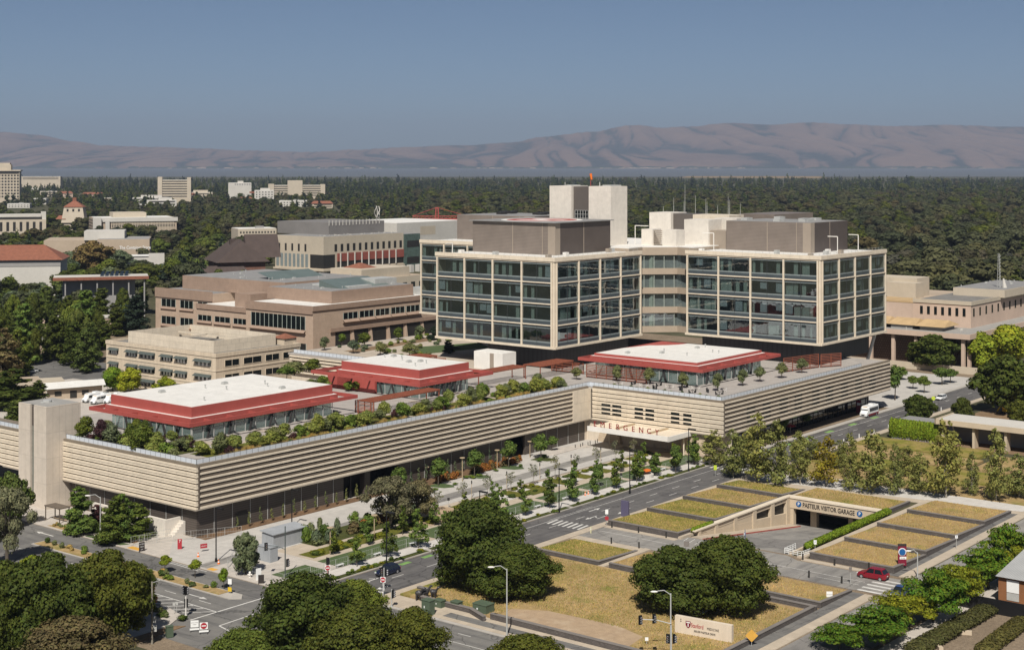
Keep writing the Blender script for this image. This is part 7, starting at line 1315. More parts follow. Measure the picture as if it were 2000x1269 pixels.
def car(name, loc, rot, paint, label, L=4.9, Wd=1.95, Hh=1.72, suv=True, cat='car', group=None):
    """nose towards +x; hull lofted from rounded cross sections, cabin on top, four wheels, lamps and glass as parts"""
    r = root(name, loc, rot, label, cat, group); h = Wd/2; B = .62*Hh if suv else .60*Hh
    def sec(x, w, zb, zt, e=.12): return [(x, -w + e*.4, zb), (x, w - e*.4, zb), (x, w, zb + e), (x, w, zt - e*1.2), (x, w - e*1.3, zt), (x, -w + e*1.3, zt), (x, -w, zt - e*1.2), (x, -w, zb + e)]
    m = MB(); m.smooth = False; X = L/2
    loft(m, [sec(-X, h*.86, .42, B*.88), sec(-X + .12, h*.95, .32, B*.99), sec(-X + .8, h, .26, B*1.02), sec(0, h, .25, B), sec(X - 1.4, h, .26, B*.95), sec(X - .5, h*.95, .27, B*.84), sec(X - .12, h*.84, .32, B*.72), sec(X, h*.7, .40, B*.60)]); body = m.build('body', paint, r)
    fr, bk = (X - 1.55, -X + (.25 if suv else .75)); tf, tb = (X - 2.25, -X + (.75 if suv else 1.45)); w0, w1 = h*.93, h*.76
    m = MB(); cab = [[(fr, -w0, B*.93), (fr, w0, B*.93), (tf, w1, Hh - .06), (tf, -w1, Hh - .06)], [(bk, -w0, B*.98), (bk, w0, B*.98), (tb, w1, Hh - .08), (tb, -w1, Hh - .08)]]
    loft(m, [cab[0], cab[1]]); m.build('window', 'car_glass', r)
    m = MB(); loft(m, [[(tf + .12, -w1*.98, Hh - .10), (tf + .12, w1*.98, Hh - .10), (tf - .05, w1*.86, Hh - .01), (tf - .05, -w1*.86, Hh - .01)], [(tb - .1, -w1*.99, Hh - .12), (tb - .1, w1*.99, Hh - .12), (tb + .05, w1*.86, Hh - .01), (tb + .05, -w1*.86, Hh - .01)]])
    mid = (tf + tb)/2
    for s in (-1, 1):
        for x0, x1, t0 in ((fr - .02, tf - .02, .07), (mid + .15, mid + .12, .07), (bk + .12, tb + .1, .12)): m.add([(x0 - t0, s*(w0 + .012), B*.95), (x0 + t0, s*(w0 + .012), B*.95), (x1 + t0, s*(w1 + .012), Hh - .08), (x1 - t0, s*(w1 + .012), Hh - .08)], [(0, 1, 2, 3) if s < 0 else (3, 2, 1, 0)])
    m.build('roof', paint, r)
    for x in (X - .95, -X + .95):
        for s in (-1, 1):
            t = MB().tube((x, s*(h - .20), .36), (x, s*(h + .03), .36), .36, n=16).build('wheel', 'tyre', r); MB().tube((x, s*(h + .02), .36), (x, s*(h + .045), .36), .23, n=12).build('rim', 'rim', t)
    for s in (-1, 1):
        MB().box(X - .32, X - .02, s*h*.62 - .2, s*h*.62 + .2, B*.56, B*.72).build('headlight', 'lamp_clear', r); MB().box(-X - .015, -X + .2, s*h*.72 - .14, s*h*.72 + .16, B*.62, B*.92).build('tail_light', 'lamp_red', r); MB().box(fr - .15, fr + .05, s*(h + .02), s*(h + .20), B*.95, B*1.08).build('mirror', paint, r)
    MB().box(X - .06, X + .03, -h*.55, h*.55, .38, .55).build('bumper', 'plastic', r); MB().box(-X - .03, -X + .06, -h*.62, h*.62, .36, .52).build('rear_bumper', 'plastic', r); MB().box(-X - .02, -X + .02, -.26, .26, B*.62, B*.72).build('number_plate', 'sign_white', r)
    return r
car('parked_car', P(757, 1121), ANG + R(180), 'paint_navy', 'dark navy hatchback driving down the street beside green bicycle patches', L=4.9, Hh=1.75)
car('parked_car', P(1705, 1129), ANG + R(92), 'paint_crimson', 'crimson red sport utility car entering the garage road', L=5.3, Wd=2.1, Hh=1.95)
car('parked_car', P(1838, 780), ANG + R(180), 'paint_whitecar', 'white estate car on the far road at right', L=5.0, Hh=1.6, suv=True)
car('parked_car', P(1758, 1162), ANG + R(180), 'paint_blue', 'blue car roof showing under the locust tree', L=4.8, Hh=1.6, suv=False)
for px, py, pt, lab in ((137, 776, 'paint_whitecar', 'white small car in the bus yard'), (28, 722, 'paint_navy', 'dark blue car in the shaded car park'), (42, 720, 'paint_silver', 'silver car in the shaded car park'), (38, 737, 'paint_grey', 'pale green grey car at the edge of the cream cabin'), (62, 728, 'paint_whitecar', 'white car half hidden by a dark pine'), (350, 523, 'paint_silver', 'silver car in the far car park'), (372, 522, 'paint_whitecar', 'white car in the far car park'), (400, 520, 'paint_grey', 'grey car in the far car park'), (300, 537, 'paint_maroon', 'red car beside the flat canopy'), (425, 522, 'paint_whitecar', 'white car left of the barn house'), (368, 540, 'paint_whitecar', 'white van shaped car before the palms'), (232, 478, 'paint_silver', 'silver car at the tan shop'), (105, 588, 'paint_whitecar', 'white car between the left trees'), (78, 650, 'paint_silver', 'silver car under the grove trees')):
    car('parked_car', P(px, py), R(25) + (px % 5)*.3, pt, lab, L=4.7, Hh=1.6, suv=px % 2 == 0)
def bus(name, loc, rot, label, lower='paint_maroon', L=7.8, Wd=2.35, Hh=3.1):
    r = root(name, loc, rot, label, 'bus'); h = Wd/2; X = L/2
    def s(x, w, z0, z1): return [(x, -w, z0), (x, w, z0), (x, w, z1 - .25), (x, w - .2, z1), (x, -w + .2, z1), (x, -w, z1 - .25)]
    m = MB(); loft(m, [s(-X, h*.97, .5, Hh), s(-X + .1, h, .45, Hh + .02), s(X - 1.9, h, .45, Hh), s(X - 1.35, h*.97, .45, Hh - .12), s(X - 1.0, h*.95, .45, Hh*.60 + .1), s(X - .25, h*.9, .45, Hh*.46), s(X, h*.8, .5, Hh*.38)]); m.build('body', 'paint_whitecar', r)
    m = MB(); m.box(-X - .01, X - 1.2, -h - .012, -h + .05, .42, 1.0).box(-X - .01, X - 1.2, h - .05, h + .012, .42, 1.0).box(-X - .02, -X + .05, -h, h, .42, 1.0); m.build('skirt', lower, r)
    for sd in (-1, 1):
        for q in range(4): x = -X + .45 + q*1.35; MB().box(x, x + 1.22, sd*(h + .012) - .02, sd*(h + .012) + .02, 1.55, Hh - .55).build('side_window', 'car_glass', r)
    MB().add([(X - 1.02, -h*.86, Hh*.60), (X - 1.02, h*.86, Hh*.60), (X - 1.33, h*.86, Hh - .38), (X - 1.33, -h*.86, Hh - .38)], [(0, 1, 2, 3)]).build('windscreen', 'car_glass', r); 
    o = r.children[-1]; o.data.transform(Matrix.Translation((.05, 0, .03)))
    MB().box(X - 1.45, X - 1.30, -h*.6, h*.6, Hh - .36, Hh - .12).build('destination_panel', 'paint_yellow', r)
    for x in (X - .95, -X + 1.5):
        for sd in (-1, 1): t = MB().tube((x, sd*(h - .25), .42), (x, sd*(h + .02), .42), .42, n=14).build('wheel', 'tyre', r); MB().tube((x, sd*(h + .015), .42), (x, sd*(h + .035), .42), .24, n=10).build('rim', 'rim', t)
    for sd in (-1, 1): MB().box(X - .22, X + .0, sd*h*.62 - .2, sd*h*.62 + .2, .78, .98).build('headlight', 'lamp_clear', r)
    MB().box(X - .06, X + .03, -h*.4, h*.4, .6, .95).build('grille', 'plastic', r); MB().box(-X + 1.2, -X + 2.8, -.7, .7, Hh + .01, Hh + .28).build('roof_unit', 'paint_whitecar', r); MB().box(-X - .02, -X + .02, -h*.8, h*.8, 1.6, Hh - .5).build('rear_window', 'car_glass', r)
    return r
bus('shuttle_bus', P(1697, 812), ANG + R(180), 'white shuttle bus with maroon skirt at the hospital kerb')
for i, (px, py) in enumerate(((180, 784), (196, 787), (222, 786))): bus('parked_bus', P(px, py), ANG + R(188), ('white parked minibus at the left of the bus yard', 'white parked minibus in the middle of the bus yard', 'white minibus partly behind the red roof edge')[i], 'paint_whitecar', L=7.0, Wd=2.1, Hh=2.7)
ex = root('yellow_digger', P(1966, 808), R(200), 'yellow tracked digger on the dirt yard', 'digger'); ex.scale = (.75,)*3; MB().box(-1.6, 1.8, -1.2, -.6, 0, .8).box(-1.6, 1.8, .6, 1.2, 0, .8).build('track', 'tyre', ex); MB().box(-1.6, 1.2, -1.1, 1.1, .85, 1.9).build('body', 'yellow', ex); MB().box(.1, 1.2, -1.0, .1, 1.9, 2.9).build('cab', 'car_glass', ex); MB().tube((1.0, .5, 1.7), (3.2, .5, 3.4), .25, n=5).tube((3.2, .5, 3.4), (4.8, .5, 1.4), .2, n=5).build('arm', 'yellow', ex); MB().box(4.4, 5.2, .1, .9, .6, 1.5).build('bucket', 'dark_metal', ex)
# ---------------------------------------------------------------- lamps, signals, signs
def black_lamp(px, b, t, label):
    p = P(px, b); h = (b - t)*p.y/F; r = root('street_lamp', p, ANG, label, 'street lamp', 'black street lamps'); MB().tube((0, 0, 0), (0, 0, h), .12, .09, 8).build('pole', 'black_metal', r); MB().tube((0, 0, 0), (0, 0, .8), .24, .2, 8).build('base', 'black_metal', r); MB().box(-.2, .2, -1.9, .1, h - .02, h + .22).build('lamp_head', 'black_metal', r)
for i, (px, b, t) in enumerate(((422, 1098, 992), (570, 1030, 956), (755, 1118, 1000), (937, 1060, 960), (1092, 1000, 916), (1230, 964, 879), (1345, 921, 838))): black_lamp(px, b, t, ('black street lamp beside the hospital drive mouth', 'black street lamp before the brown wall', 'black street lamp beside the dark hatchback', 'black street lamp rising behind the left oak', 'black street lamp by the middle of the street garden', 'black street lamp by the far lawn squares', 'black street lamp nearest the emergency canopy')[i])
def disc_lamp(px, b, t, label):
    p = P(px, b); h = (b - t)*p.y/F; r = root('garden_lamp', p, 0, label, 'garden lamp', 'disc topped garden lamps'); MB().tube((0, 0, 0), (0, 0, h), .10, n=7).build('pole', 'tan_post', r); MB().tube((0, 0, h - .1), (0, 0, h), .3, .62, 12).tube((0, 0, h), (0, 0, h + .1), .62, n=12).build('lamp_head', 'tan_post', r)
for i, (px, b, t) in enumerate(((645, 1082, 1030), (731, 1054, 1006), (833, 938, 912), (903, 940, 894), (971, 916, 879), (1035, 894, 862))): disc_lamp(px, b, t, ('disc topped garden lamp nearest the metal shed', 'disc topped garden lamp before the old oaks', 'disc topped lamp just behind the old oaks', 'disc topped lamp on the first parking stall row', 'disc topped lamp on the second parking stall row', 'disc topped lamp beside the dock opening')[i])
for i in range(6): u = 48 + 12*i; p = W(u, -18.2, .13); r = root('post_lamp', p, 0, f'{ORD[i]} thin tan post lamp from the old oaks along the forecourt kerb', 'post lamp', 'thin post lamps along the forecourt'); MB().tube((0, 0, 0), (0, 0, 3.4), .06, n=6).build('pole', 'tan_post', r); MB().box(-.12, .12, -.12, .12, 3.0, 3.7).build('lamp_head', 'dark_metal', r)
def cobra(px, b, t, dirx, label, arm=2.4):
    p = P(px, b); h = (b - t)*p.y/F; r = root('road_lamp', p, 0, label, 'road lamp'); MB().tube((0, 0, 0), (0, 0, h), .13, .09, 8).build('pole', 'galv', r); MB().path([(0, 0, h - .2), (dirx*arm*.4, 0, h + .45), (dirx*arm*.8, 0, h + .35)], .06, 6).build('arm', 'galv', r); MB().ell((dirx*arm, 0, h + .25), (.55, .22, .14), 10, 6).build('lamp_head', 'white_paint', r)
cobra(196, 1062, 970, -1, 'grey road lamp with curved arm before the white wall'); cobra(990, 1243, 1110, -1, 'grey road lamp with curved arm in front of the left oak'); cobra(1310, 1292, 1158, -1, 'grey road lamp on the signal pole beside the stone sign'); cobra(1792, 1126, 1078, -1, 'thin grey lamp with sloping arm behind the red banner', 1.6); cobra(82, 590, 566, -1, 'grey road lamp among the left trees')
p = P(297, 1257); r = root('wooden_pole', p, 0, 'pale wooden utility pole beside the lower left oaks', 'utility pole'); h = 122*p.y/F; MB().tube((0, 0, 0), (0, 0, h), .16, .12, 8).build('pole', 'bark_pale', r); MB().path([(0, 0, h - .2), (1.2, 0, h + .2)], .04, 5).build('arm', 'galv', r); MB().box(.17, .6, -.1, .1, 3.2, 4.1).box(.17, .7, -.1, .1, 1.9, 2.8).build('meter_box', 'galv', r)
def head(par, loc, rz, n=3):
    b = MB().box(-.17, .17, -.14, .14, -.55, .55).box(-.3, .3, .141, .16, -.7, .7); o = b.build('signal_head', 'black_metal', par, (0, 0, 0), loc, rz)
    for q, c in enumerate(('lamp_red', 'paint_yellow', 'slate_green')): MB().tube((0, -.141, .34 - .34*q), (0, -.16, .34 - .34*q), .12, n=10).build('lens', c, o); MB().tube((0, -.14, .36 - .34*q), (0, -.36, .34 - .34*q), .14, .14, 10, False).build('hood', 'rim', o)
    return o
def signal(px, b, hgt, heads, label, arm=None, m='galv', extra=0):
    r = root('traffic_signal', P(px, b), 0, label, 'traffic signal'); MB().tube((0, 0, 0), (0, 0, hgt), .11, .09, 8).tube((0, 0, 0), (0, 0, .3), .22, n=8).build('pole', m, r)
    if arm: MB().path([(0, 0, arm[1]), (arm[0]*.5, 0, arm[1] + .55), (arm[0], 0, arm[1] + .65)], .07, 6).build('arm', m, r)
    for (x, y, z, rz) in heads: head(r, (x, y, z), rz)
    return r
signal(363, 1204, 3.6, ((-.35, 0, 4.2, R(-30)), (.2, -.1, 4.2, R(60)), (0, .1, 2.2, R(200))), 'traffic signal with two heads on a white pole at the lower left corner', m='white_paint')
signal(557, 1128, 9.0, ((-3.3, 0, 5.4, R(20)), (.5, 0, 2.6, R(40))), 'tall green traffic signal pole with a long arm before the metal shed', (-3.0, 5.0), m='slate_green')
signal(641, 1136, 4.2, ((0, -.1, 3.6, R(150)),), 'traffic signal at the corner of the street garden', m='dark_metal'); signal(750, 1152, 3.8, ((-.4, 0, 3.1, R(10)), (.35, 0, 3.0, R(80)), (-.4, 0, 1.9, R(10))), 'cluster of traffic signals at the street corner', m='galv'); signal(765, 1186, 3.0, ((.3, 0, 2.2, R(60)),), 'short signal pole beside the sculpture corner', m='galv')
signal(1311, 1293, 5.4, ((-4.4, 0, 6.1, R(25)), (-2.4, 0, 6.3, R(25)), (-.5, 0, 3.4, R(-20)), (.5, 0, 3.4, R(40))), 'signal pole with two heads on its arm beside the stone sign', (-4.3, 5.6), m='galv')
def post_sign(name, px, b, hgt, shape, m, label, wds=None, w=.6, h=.6, wm='sign_white', rz=0, ts=.2, cat='sign', pole='galv', bar=False):
    r = root(name, P(px, b), rz, label, cat); MB().tube((0, .05, 0), (0, .05, hgt), .045, n=6).build('pole', pole, r); z = hgt - h/2
    if shape == 'disc': MB().tube((0, 0, z), (0, -.04, z), w/2, n=20).build('plate', m, r)
    elif shape == 'oct': MB().tube((0, 0, z), (0, -.04, z), w/2, n=8).build('plate', m, r)
    elif shape == 'dia': k = w*.6; MB().add([(x, y, z + q) for y in (0, -.04) for x, q in ((-k, 0), (0, -k), (k, 0), (0, k))], [(0, 1, 2, 3), (7, 6, 5, 4), (0, 4, 5, 1), (1, 5, 6, 2), (2, 6, 7, 3), (3, 7, 4, 0)]).build('plate', m, r)
    else: MB().box(-w/2, w/2, -.04, 0, z - h/2, z + h/2).build('plate', m, r)
    if bar: MB().box(-w*.34, w*.34, -.055, -.041, z - w*.07, z + w*.07).build('bar', 'sign_white', r)
    if wds: text(wds, ts, wm, r, (0, -.05, z), R(90), 0, depth=.005)
    return r
def noentry(px, b, hgt, label, pole='galv', rz=0):
    r = root('no_entry_sign', P(px, b), rz, label, 'road sign'); MB().tube((0, .05, 0), (0, .05, hgt), .05, n=6).build('pole', pole, r); z = hgt - .45; MB().box(-.45, .45, -.03, 0, z - .45, z + .45).build('plate', 'sign_white', r); MB().tube((0, -.03, z), (0, -.045, z), .42, n=20).build('disc', 'sign_red', r); MB().box(-.3, .3, -.06, -.046, z - .07, z + .07).build('bar', 'sign_white', r); return r
noentry(640, 1142, 3.4, 'no entry sign on a red post at the garden corner', 'sign_red', R(10)); noentry(748, 1166, 3.4, 'no entry sign on a white post beside the dark hatchback', 'sign_white', R(-10))
def barrier(name, px, b, label, red):
    r = root(name, P(px, b), R(12), label, 'barrier sign'); r.scale = (.8,)*3; MB().box(-.75, .75, -.03, 0, .9, 2.2).build('board', 'sign_white', r); MB().box(-.9, .9, -.06, -.031, .35, .7).build('rail', 'sign_white', r)
    m = MB()
    for x in (-.7, .7): m.box(x - .05, x + .05, -.5, .5, 0, .08); m.box(x - .04, x + .04, 0, .06, 0, 2.2)
    m.build('leg', 'dark_metal', r)
    if red: MB().tube((0, -.035, 1.55), (0, -.05, 1.55), .6, n=20).build('disc', 'sign_red', r); MB().box(-.42, .42, -.065, -.051, 1.46, 1.64).build('bar', 'sign_white', r)
    else: text('ROAD WORK', .22, 'ink', r, (0, -.035, 1.75), R(90), 0, depth=.004); text('AHEAD', .22, 'ink', r, (0, -.035, 1.4), R(90), 0, depth=.004)
barrier('barrier_sign', 380, 1233, 'white folding notice board at the lower left crossing', False); barrier('barrier_sign', 398, 1237, 'white barrier board with a red no entry disc', True)
def board(name, px, b, w, h, m, label, wds=None, rz=0, z0=.1, ts=.3, wm='sign_white'):
    r = root(name, P(px, b), rz, label, 'sign board'); MB().box(-w/2, w/2, -.06, .06, z0, z0 + h).build('board', m, r); MB().box(-w/2, -w/2 + .08, -.3, .3, 0, .1).box(w/2 - .08, w/2, -.3, .3, 0, .1).build('foot', 'dark_metal', r)
    if wds:
        for i, t in enumerate(wds): text(t, ts, wm, r, (0, -.07, z0 + h - (i + .7)*h/(len(wds) + .4)), R(90), 0, depth=.004)
    return r
board('sign_board', 277, 1077, 1.1, 1.7, 'ink', 'black sandwich board sign at the kerb ramp', ('PATIENT', 'DROP', 'OFF'), R(40), ts=.26); board('sign_board', 351, 1073, .8, 1.9, 'sign_red', 'narrow red and dark arrow sign beside the rusty grass bed', ('7', '', ''), R(10), ts=.7); board('sign_board', 398, 1078, 1.3, .8, 'sign_red', 'red and blue temporary sign on legs in the drive mouth', ('EMERGENCY',), R(30), .8, ts=.2)
board('information_board', 505, 1133, 1.0, 2.0, 'sign_white', 'white tall information board beside the grey cabinet', ('', ), R(40)); board('dark_board', 510, 1140, 1.0, 1.5, 'ink', 'dark sandwich board by the corner fence', None, R(10))
def cone(px, b, label): r = root('traffic_cone', P(px, b), 0, label, 'traffic cone'); MB().tube((0, 0, .05), (0, 0, .95), .26, .05, 10).build('cone', 'orange', r); MB().tube((0, 0, .45), (0, 0, .62), .175, .135, 10).build('stripe', 'sign_white', r); MB().box(-.33, .33, -.33, .33, 0, .05).build('base', 'orange', r)
cone(387, 1088, 'orange cone in the hospital drive mouth'); cone(427, 1102, 'orange cone at the foot of the corner lamp'); cone(1143, 968, 'orange marker cone on the far lawn, left of two'); cone(1149, 966, 'orange marker cone on the far lawn, right of two')
hy = root('fire_hydrant', P(488, 1128), 0, 'white fire hydrant at the kerb before the round dark tree', 'fire hydrant'); MB().tube((0, 0, 0), (0, 0, .9), .22, .2, 10).ell((0, 0, .95), (.22, .22, .2)).build('barrel', 'white_paint', hy); MB().tube((-.4, 0, .6), (.4, 0, .6), .11, n=8).tube((0, 0, .6), (0, -.38, .6), .13, n=8).build('nozzle', 'white_paint', hy)
post_sign('lane_sign', 449, 1160, 2.6, 'box', 'sign_white', 'white keep right sign on the end of the median', None, .7, .9, rz=R(-20)); MB().box(-.35, .35, -.06, 0, .5, 1.2).build('arrow_plate', 'yellow', bpy.context.scene.objects['lane_sign'])
post_sign('stop_sign', 1185, 1028, 3.4, 'box', 'sign_white', 'white arrow sign above a red plate where the garage road meets the street', None, .6, .9); MB().tube((0, -.02, 1.7), (0, -.06, 1.7), .42, n=8).build('red_plate', 'sign_red', bpy.context.scene.objects['stop_sign'])
pp = post_sign('parking_sign', 1455, 1056, 2.2, 'box', 'blue_sign', 'tall blue oval parking sign below the ramp wall', None, .6, 1.7); pdisc(pp, (0, -.05, 1.3), .45, 0); pp.children[-2].rotation_euler = (0, 0, R(90)); 
post_sign('brown_sign', 1341, 1082, 2.4, 'box', 'wall_cap', 'brown square sign back beside the garage road', None, 1.0, 1.0); post_sign('blue_notice', 1592, 1074, 1.9, 'box', 'sign_white', 'small white and blue notice at the end of the hedge', 'P', .55, .8, 'blue_sign', ts=.5); post_sign('white_notice', 1620, 1172, 1.5, 'box', 'sign_white', 'small white notice standing in the grass bed', 'NO PARKING', 1.0, 1.0, 'ink', ts=.15); post_sign('kerb_sign', 1868, 1072, 2.6, 'box', 'sign_white', 'white kerb sign on a thin pole by the lower right street', 'P', .5, .55, 'blue_sign', ts=.4); post_sign('back_sign', 1661, 1141, 3.0, 'box', 'wall_cap', 'brown sign back on a thin pole at the garage road end', None, .5, .8); post_sign('small_notice', 1263, 1262, 1.4, 'box', 'sign_white', 'tiny white notice in the meadow before the dirt patch', None, .5, .5)
post_sign('pole_sign', 508, 1006 + 10, 2.4, 'box', 'sign_white', 'white notice on a thin pole before the brown wall', None, .45, 1.0); post_sign('pole_sign', 657, 972, 2.8, 'box', 'sign_white', 'white arrow notice beside the dock opening', None, .9, 1.1)
for i, (px, b, lab) in enumerate(((340, 1200, 'grey twin sign plate on the hatched paving, left'), (345, 1199, 'grey twin sign plate on the hatched paving, right'))): post_sign('twin_plate', px, b, 2.0, 'box', 'galv', lab, None, .45, .5)
d = post_sign('diamond_sign', 1468, 1262, 2.4, 'dia', 'paint_yellow', 'yellow diamond warning sign right of the stone sign', None, 1.6, 1.5)
post_sign('crossing_sign', 1397, 930, 2.6, 'box', 'glow_yellow', 'yellow green crossing sign at the far end of the street', None, .7, 1.1); post_sign('crossing_sign', 1921, 770, 2.2, 'box', 'glow_yellow', 'yellow green sign under the big oak beyond the road', None, 1.2, 1.6); post_sign('crossing_sign', 1823, 792, 2.8, 'disc', 'glow_yellow', 'yellow green round sign beside the white estate car', None, 1.2, 1.2)
for i, (px, b) in enumerate(((838, 1000), (876, 992), (1201, 945), (1213, 942))): post_sign('twin_sign', px, b, 2.2, 'box', 'dark_metal', ('dark twin sign on the forecourt left', 'second dark twin sign on the forecourt', 'dark thin sign on the far forecourt', 'second dark thin sign on the far forecourt')[i], None, .5, .6)
pl = root('purple_pylon', P(1221, 1010), ANG - R(90), 'blank dark lilac sign pylon on the corner of the first grass bed', 'sign pylon'); MB().box(-.9, .9, -.2, .2, 0, 3.4).build('slab', 'sign_lilac', pl); MB().box(-1.0, 1.0, -.26, .26, 0, .2).build('plinth', 'wall_cap', pl)
bn = root('parking_banner', P(1762, 1106, .5), 0, 'tall dark red banner with a blue parking disc on a grass bed', 'banner'); MB().box(-.75, .75, -.08, .08, .2, 4.0).build('panel', 'maroon', bn); mat('maroon', (.17, .012, .03, 1), .5, .05); MB().box(-.76, .76, -.09, .09, 3.65, 4.05).build('top_band', 'ink', bn)
MB().tube((0, -.081, 2.65), (0, -.1, 2.65), .70, n=24).build('ring', 'sign_white', bn); d = pdisc(bn, (0, -.14, 2.65), .56, 0); d.rotation_euler = (0, 0, R(90)); MB().box(-.45, .72, -.1, -.081, 1.35, 1.8).build('arrow_strip', 'sign_white', bn); text('Garage', .28, 'ink', bn, (.1, -.105, 1.56), R(90), 0, depth=.004); text('VISITOR', .22, 'sign_white', bn, (0, -.085, .5), R(90), 0, depth=.004)
rb = root('red_pylon', P(1677, 806), 0, 'red hospital pylon sign left of the shuttle bus', 'sign pylon'); MB().box(-.7, .7, -.2, .2, 0, 3.6).build('panel', 'maroon', rb); MB().box(-.5, .5, -.22, -.201, 2.2, 2.9).build('letter_panel', 'sign_white', rb)
# stone sign
sp, ep = P(1318, 1234, .3), P(1429, 1255, .3); a = math.atan2(ep.y - sp.y, ep.x - sp.x); L = (ep - sp).length
ss = root('stone_sign', sp, a, 'long cream stone sign wall with red shield and lettering on the meadow', 'stone sign'); mat('stone_sign', (.62, .53, .42, 1), .8, .06, .6, streak=.06); MB().box(0, L, 0, .7, -.2, 2.6).build('slab', 'stone_sign', ss)
text('Stanford', .92, 'sign_red', ss, (L*.40, -.02, 1.55), R(90), 0, depth=.02, sx=.66); text('MEDICINE', .52, 'ink', ss, (L*.675, -.02, 1.46), R(90), 0, depth=.02, spacing=1.2, sx=.72); text('300-500 PASTEUR DRIVE', .42, 'ink', ss, (L*.53, -.02, .75), R(90), 0, depth=.02, sx=.8)
m = MB(); x, z = L*.24, 1.6; m.add([(x - .42, -.03, z + .5), (x + .42, -.03, z + .5), (x + .42, -.03, z - .1), (x + .22, -.03, z - .42), (x, -.03, z - .58), (x - .22, -.03, z - .42), (x - .42, -.03, z - .1)], [tuple(range(6, -1, -1))]); m.build('shield', 'maroon', ss); MB().box(x - .3, x + .3, -.045, -.031, z + .22, z + .38).box(x - .07, x + .07, -.045, -.031, z - .35, z + .15).build('emblem', 'sign_white', ss); MB().tube((L*.11, -.02, 2.2), (L*.11, -.04, 2.2), .09).tube((L*.11, -.02, 1.9), (L*.11, -.04, 1.9), .09).build('stud', 'ink', ss)
# bollards
for i, (px, b) in enumerate(((1195, 1031), (1247, 1041), (1301, 1051), (1194, 1062), (1248, 1071), (1312, 1081), (1568, 1094), (1630, 1105), (1697, 1112), (1516, 1117), (1580, 1128), (1644, 1139))): 
    r = root('bollard', P(px, b), 0, ('dark wooden post on the upper side of the garage road, ' if i in (0, 1, 2, 6, 7, 8) else 'dark wooden post on the lower side of the garage road, ') + f'{ORD[(0, 1, 2, 0, 1, 2, 3, 4, 5, 3, 4, 5)[i]]} from the street', 'bollard', 'dark posts along the garage road'); MB().box(-.13, .13, -.13, .13, 0, 1.2).build('post', 'louvre_dark', r); MB().box(-.15, .15, -.15, .15, 1.2, 1.26).build('cap', 'dark_metal', r)
mat('pale_bollard', (.60, .57, .36, 1), .6, .05)
for i, (px, b) in enumerate(((1154, 1041), (1694, 1129), (1500, 1112))): r = root('flexible_bollard', P(px, b), 0, ('pale yellow bollard where the garage road meets the street', 'pale yellow bollard beside the red car', 'pale bollard in the middle of the garage road')[i], 'bollard'); MB().tube((0, 0, 0), (0, 0, 1.3), .13, n=8).build('post', 'pale_bollard', r); MB().tube((0, 0, .8), (0, 0, .95), .14, n=8).build('band', 'sign_white', r)
for i in range(9): p = W(158 + 9*i, -52.9, .1); r = root('white_post', p, 0, f'{ORD[i]} white flexible post along the far road edge', 'bollard', 'white posts along the far road'); MB().tube((0, 0, 0), (0, 0, 1.1), .11, n=6).build('post', 'sign_white', r); MB().tube((0, 0, 0), (0, 0, .06), .2, n=6).build('foot', 'tyre', r)
for i in range(7): p = W(118 + 1.6*i, -3.2 + (i % 2)*-.5, .3); r = root('short_bollard', p, 0, f'{ORD[i]} short dark bollard on the apron by the emergency doors', 'bollard', 'short bollards on the apron'); MB().tube((0, 0, 0), (0, 0, .8), .1, n=7).build('post', 'dark_metal', r)
for i in range(10): p = W(131.6, -8 - 2*i, .1); r = root('short_bollard', p, 0, f'{ORD[i]} pale bollard before the emergency glazing', 'bollard', 'pale bollards under the canopy'); MB().tube((0, 0, 0), (0, 0, .9), .1, n=7).build('post', 'galv', r)
# green boxes, cabinet, sculpture
mat('box_green', (.085, .115, .075, 1), .6, .15, .8); mat('bronze', (.045, .043, .045, 1), .45, .4, 1.5, spec=.5)
for i, (px, b, w, h, lab) in enumerate(((831, 1202, 1.7, 2.4, 'tall green utility cabinet left of the low boxes'), (854, 1187, 1.6, 1.2, 'small green utility box behind the tall cabinet'), (887, 1190, 1.6, 1.2, 'dark green utility box on a white pad'), (936, 1200, 2.8, 1.6, 'largest green transformer box beside the road lamp'))):
    r = root('utility_box', P(px, b), ANG - R(90), lab, 'utility box'); MB().box(-w/2, w/2, 0, w*.75, .1, h).build('housing', 'box_green', r); MB().box(-w/2 - .08, w/2 + .08, -.08, w*.75 + .08, h, h + .1).build('lid', 'box_green', r); MB().box(-w/2 - .3, w/2 + .3, -.3, w*.75 + .3, 0, .1).build('pad', 'kerb', r); MB().box(-w*.2, -w*.1, -.03, 0, h*.5, h*.65).build('label_plate', 'sign_white', r)
r = root('control_cabinet', P(331, 1244), R(30), 'grey control cabinet on the brown verge at lower left', 'utility box'); MB().box(-.5, .5, -.4, .4, .1, 1.7).build('housing', 'box_green', r); MB().box(-.55, .55, -.45, .45, 1.7, 1.78).build('lid', 'box_green', r)
sr = root('bronze_sculpture', P(833, 1168, .3), R(15), 'dark bronze sculpture of clustered rough figures on the meadow corner', 'sculpture'); rg = random.Random(3)
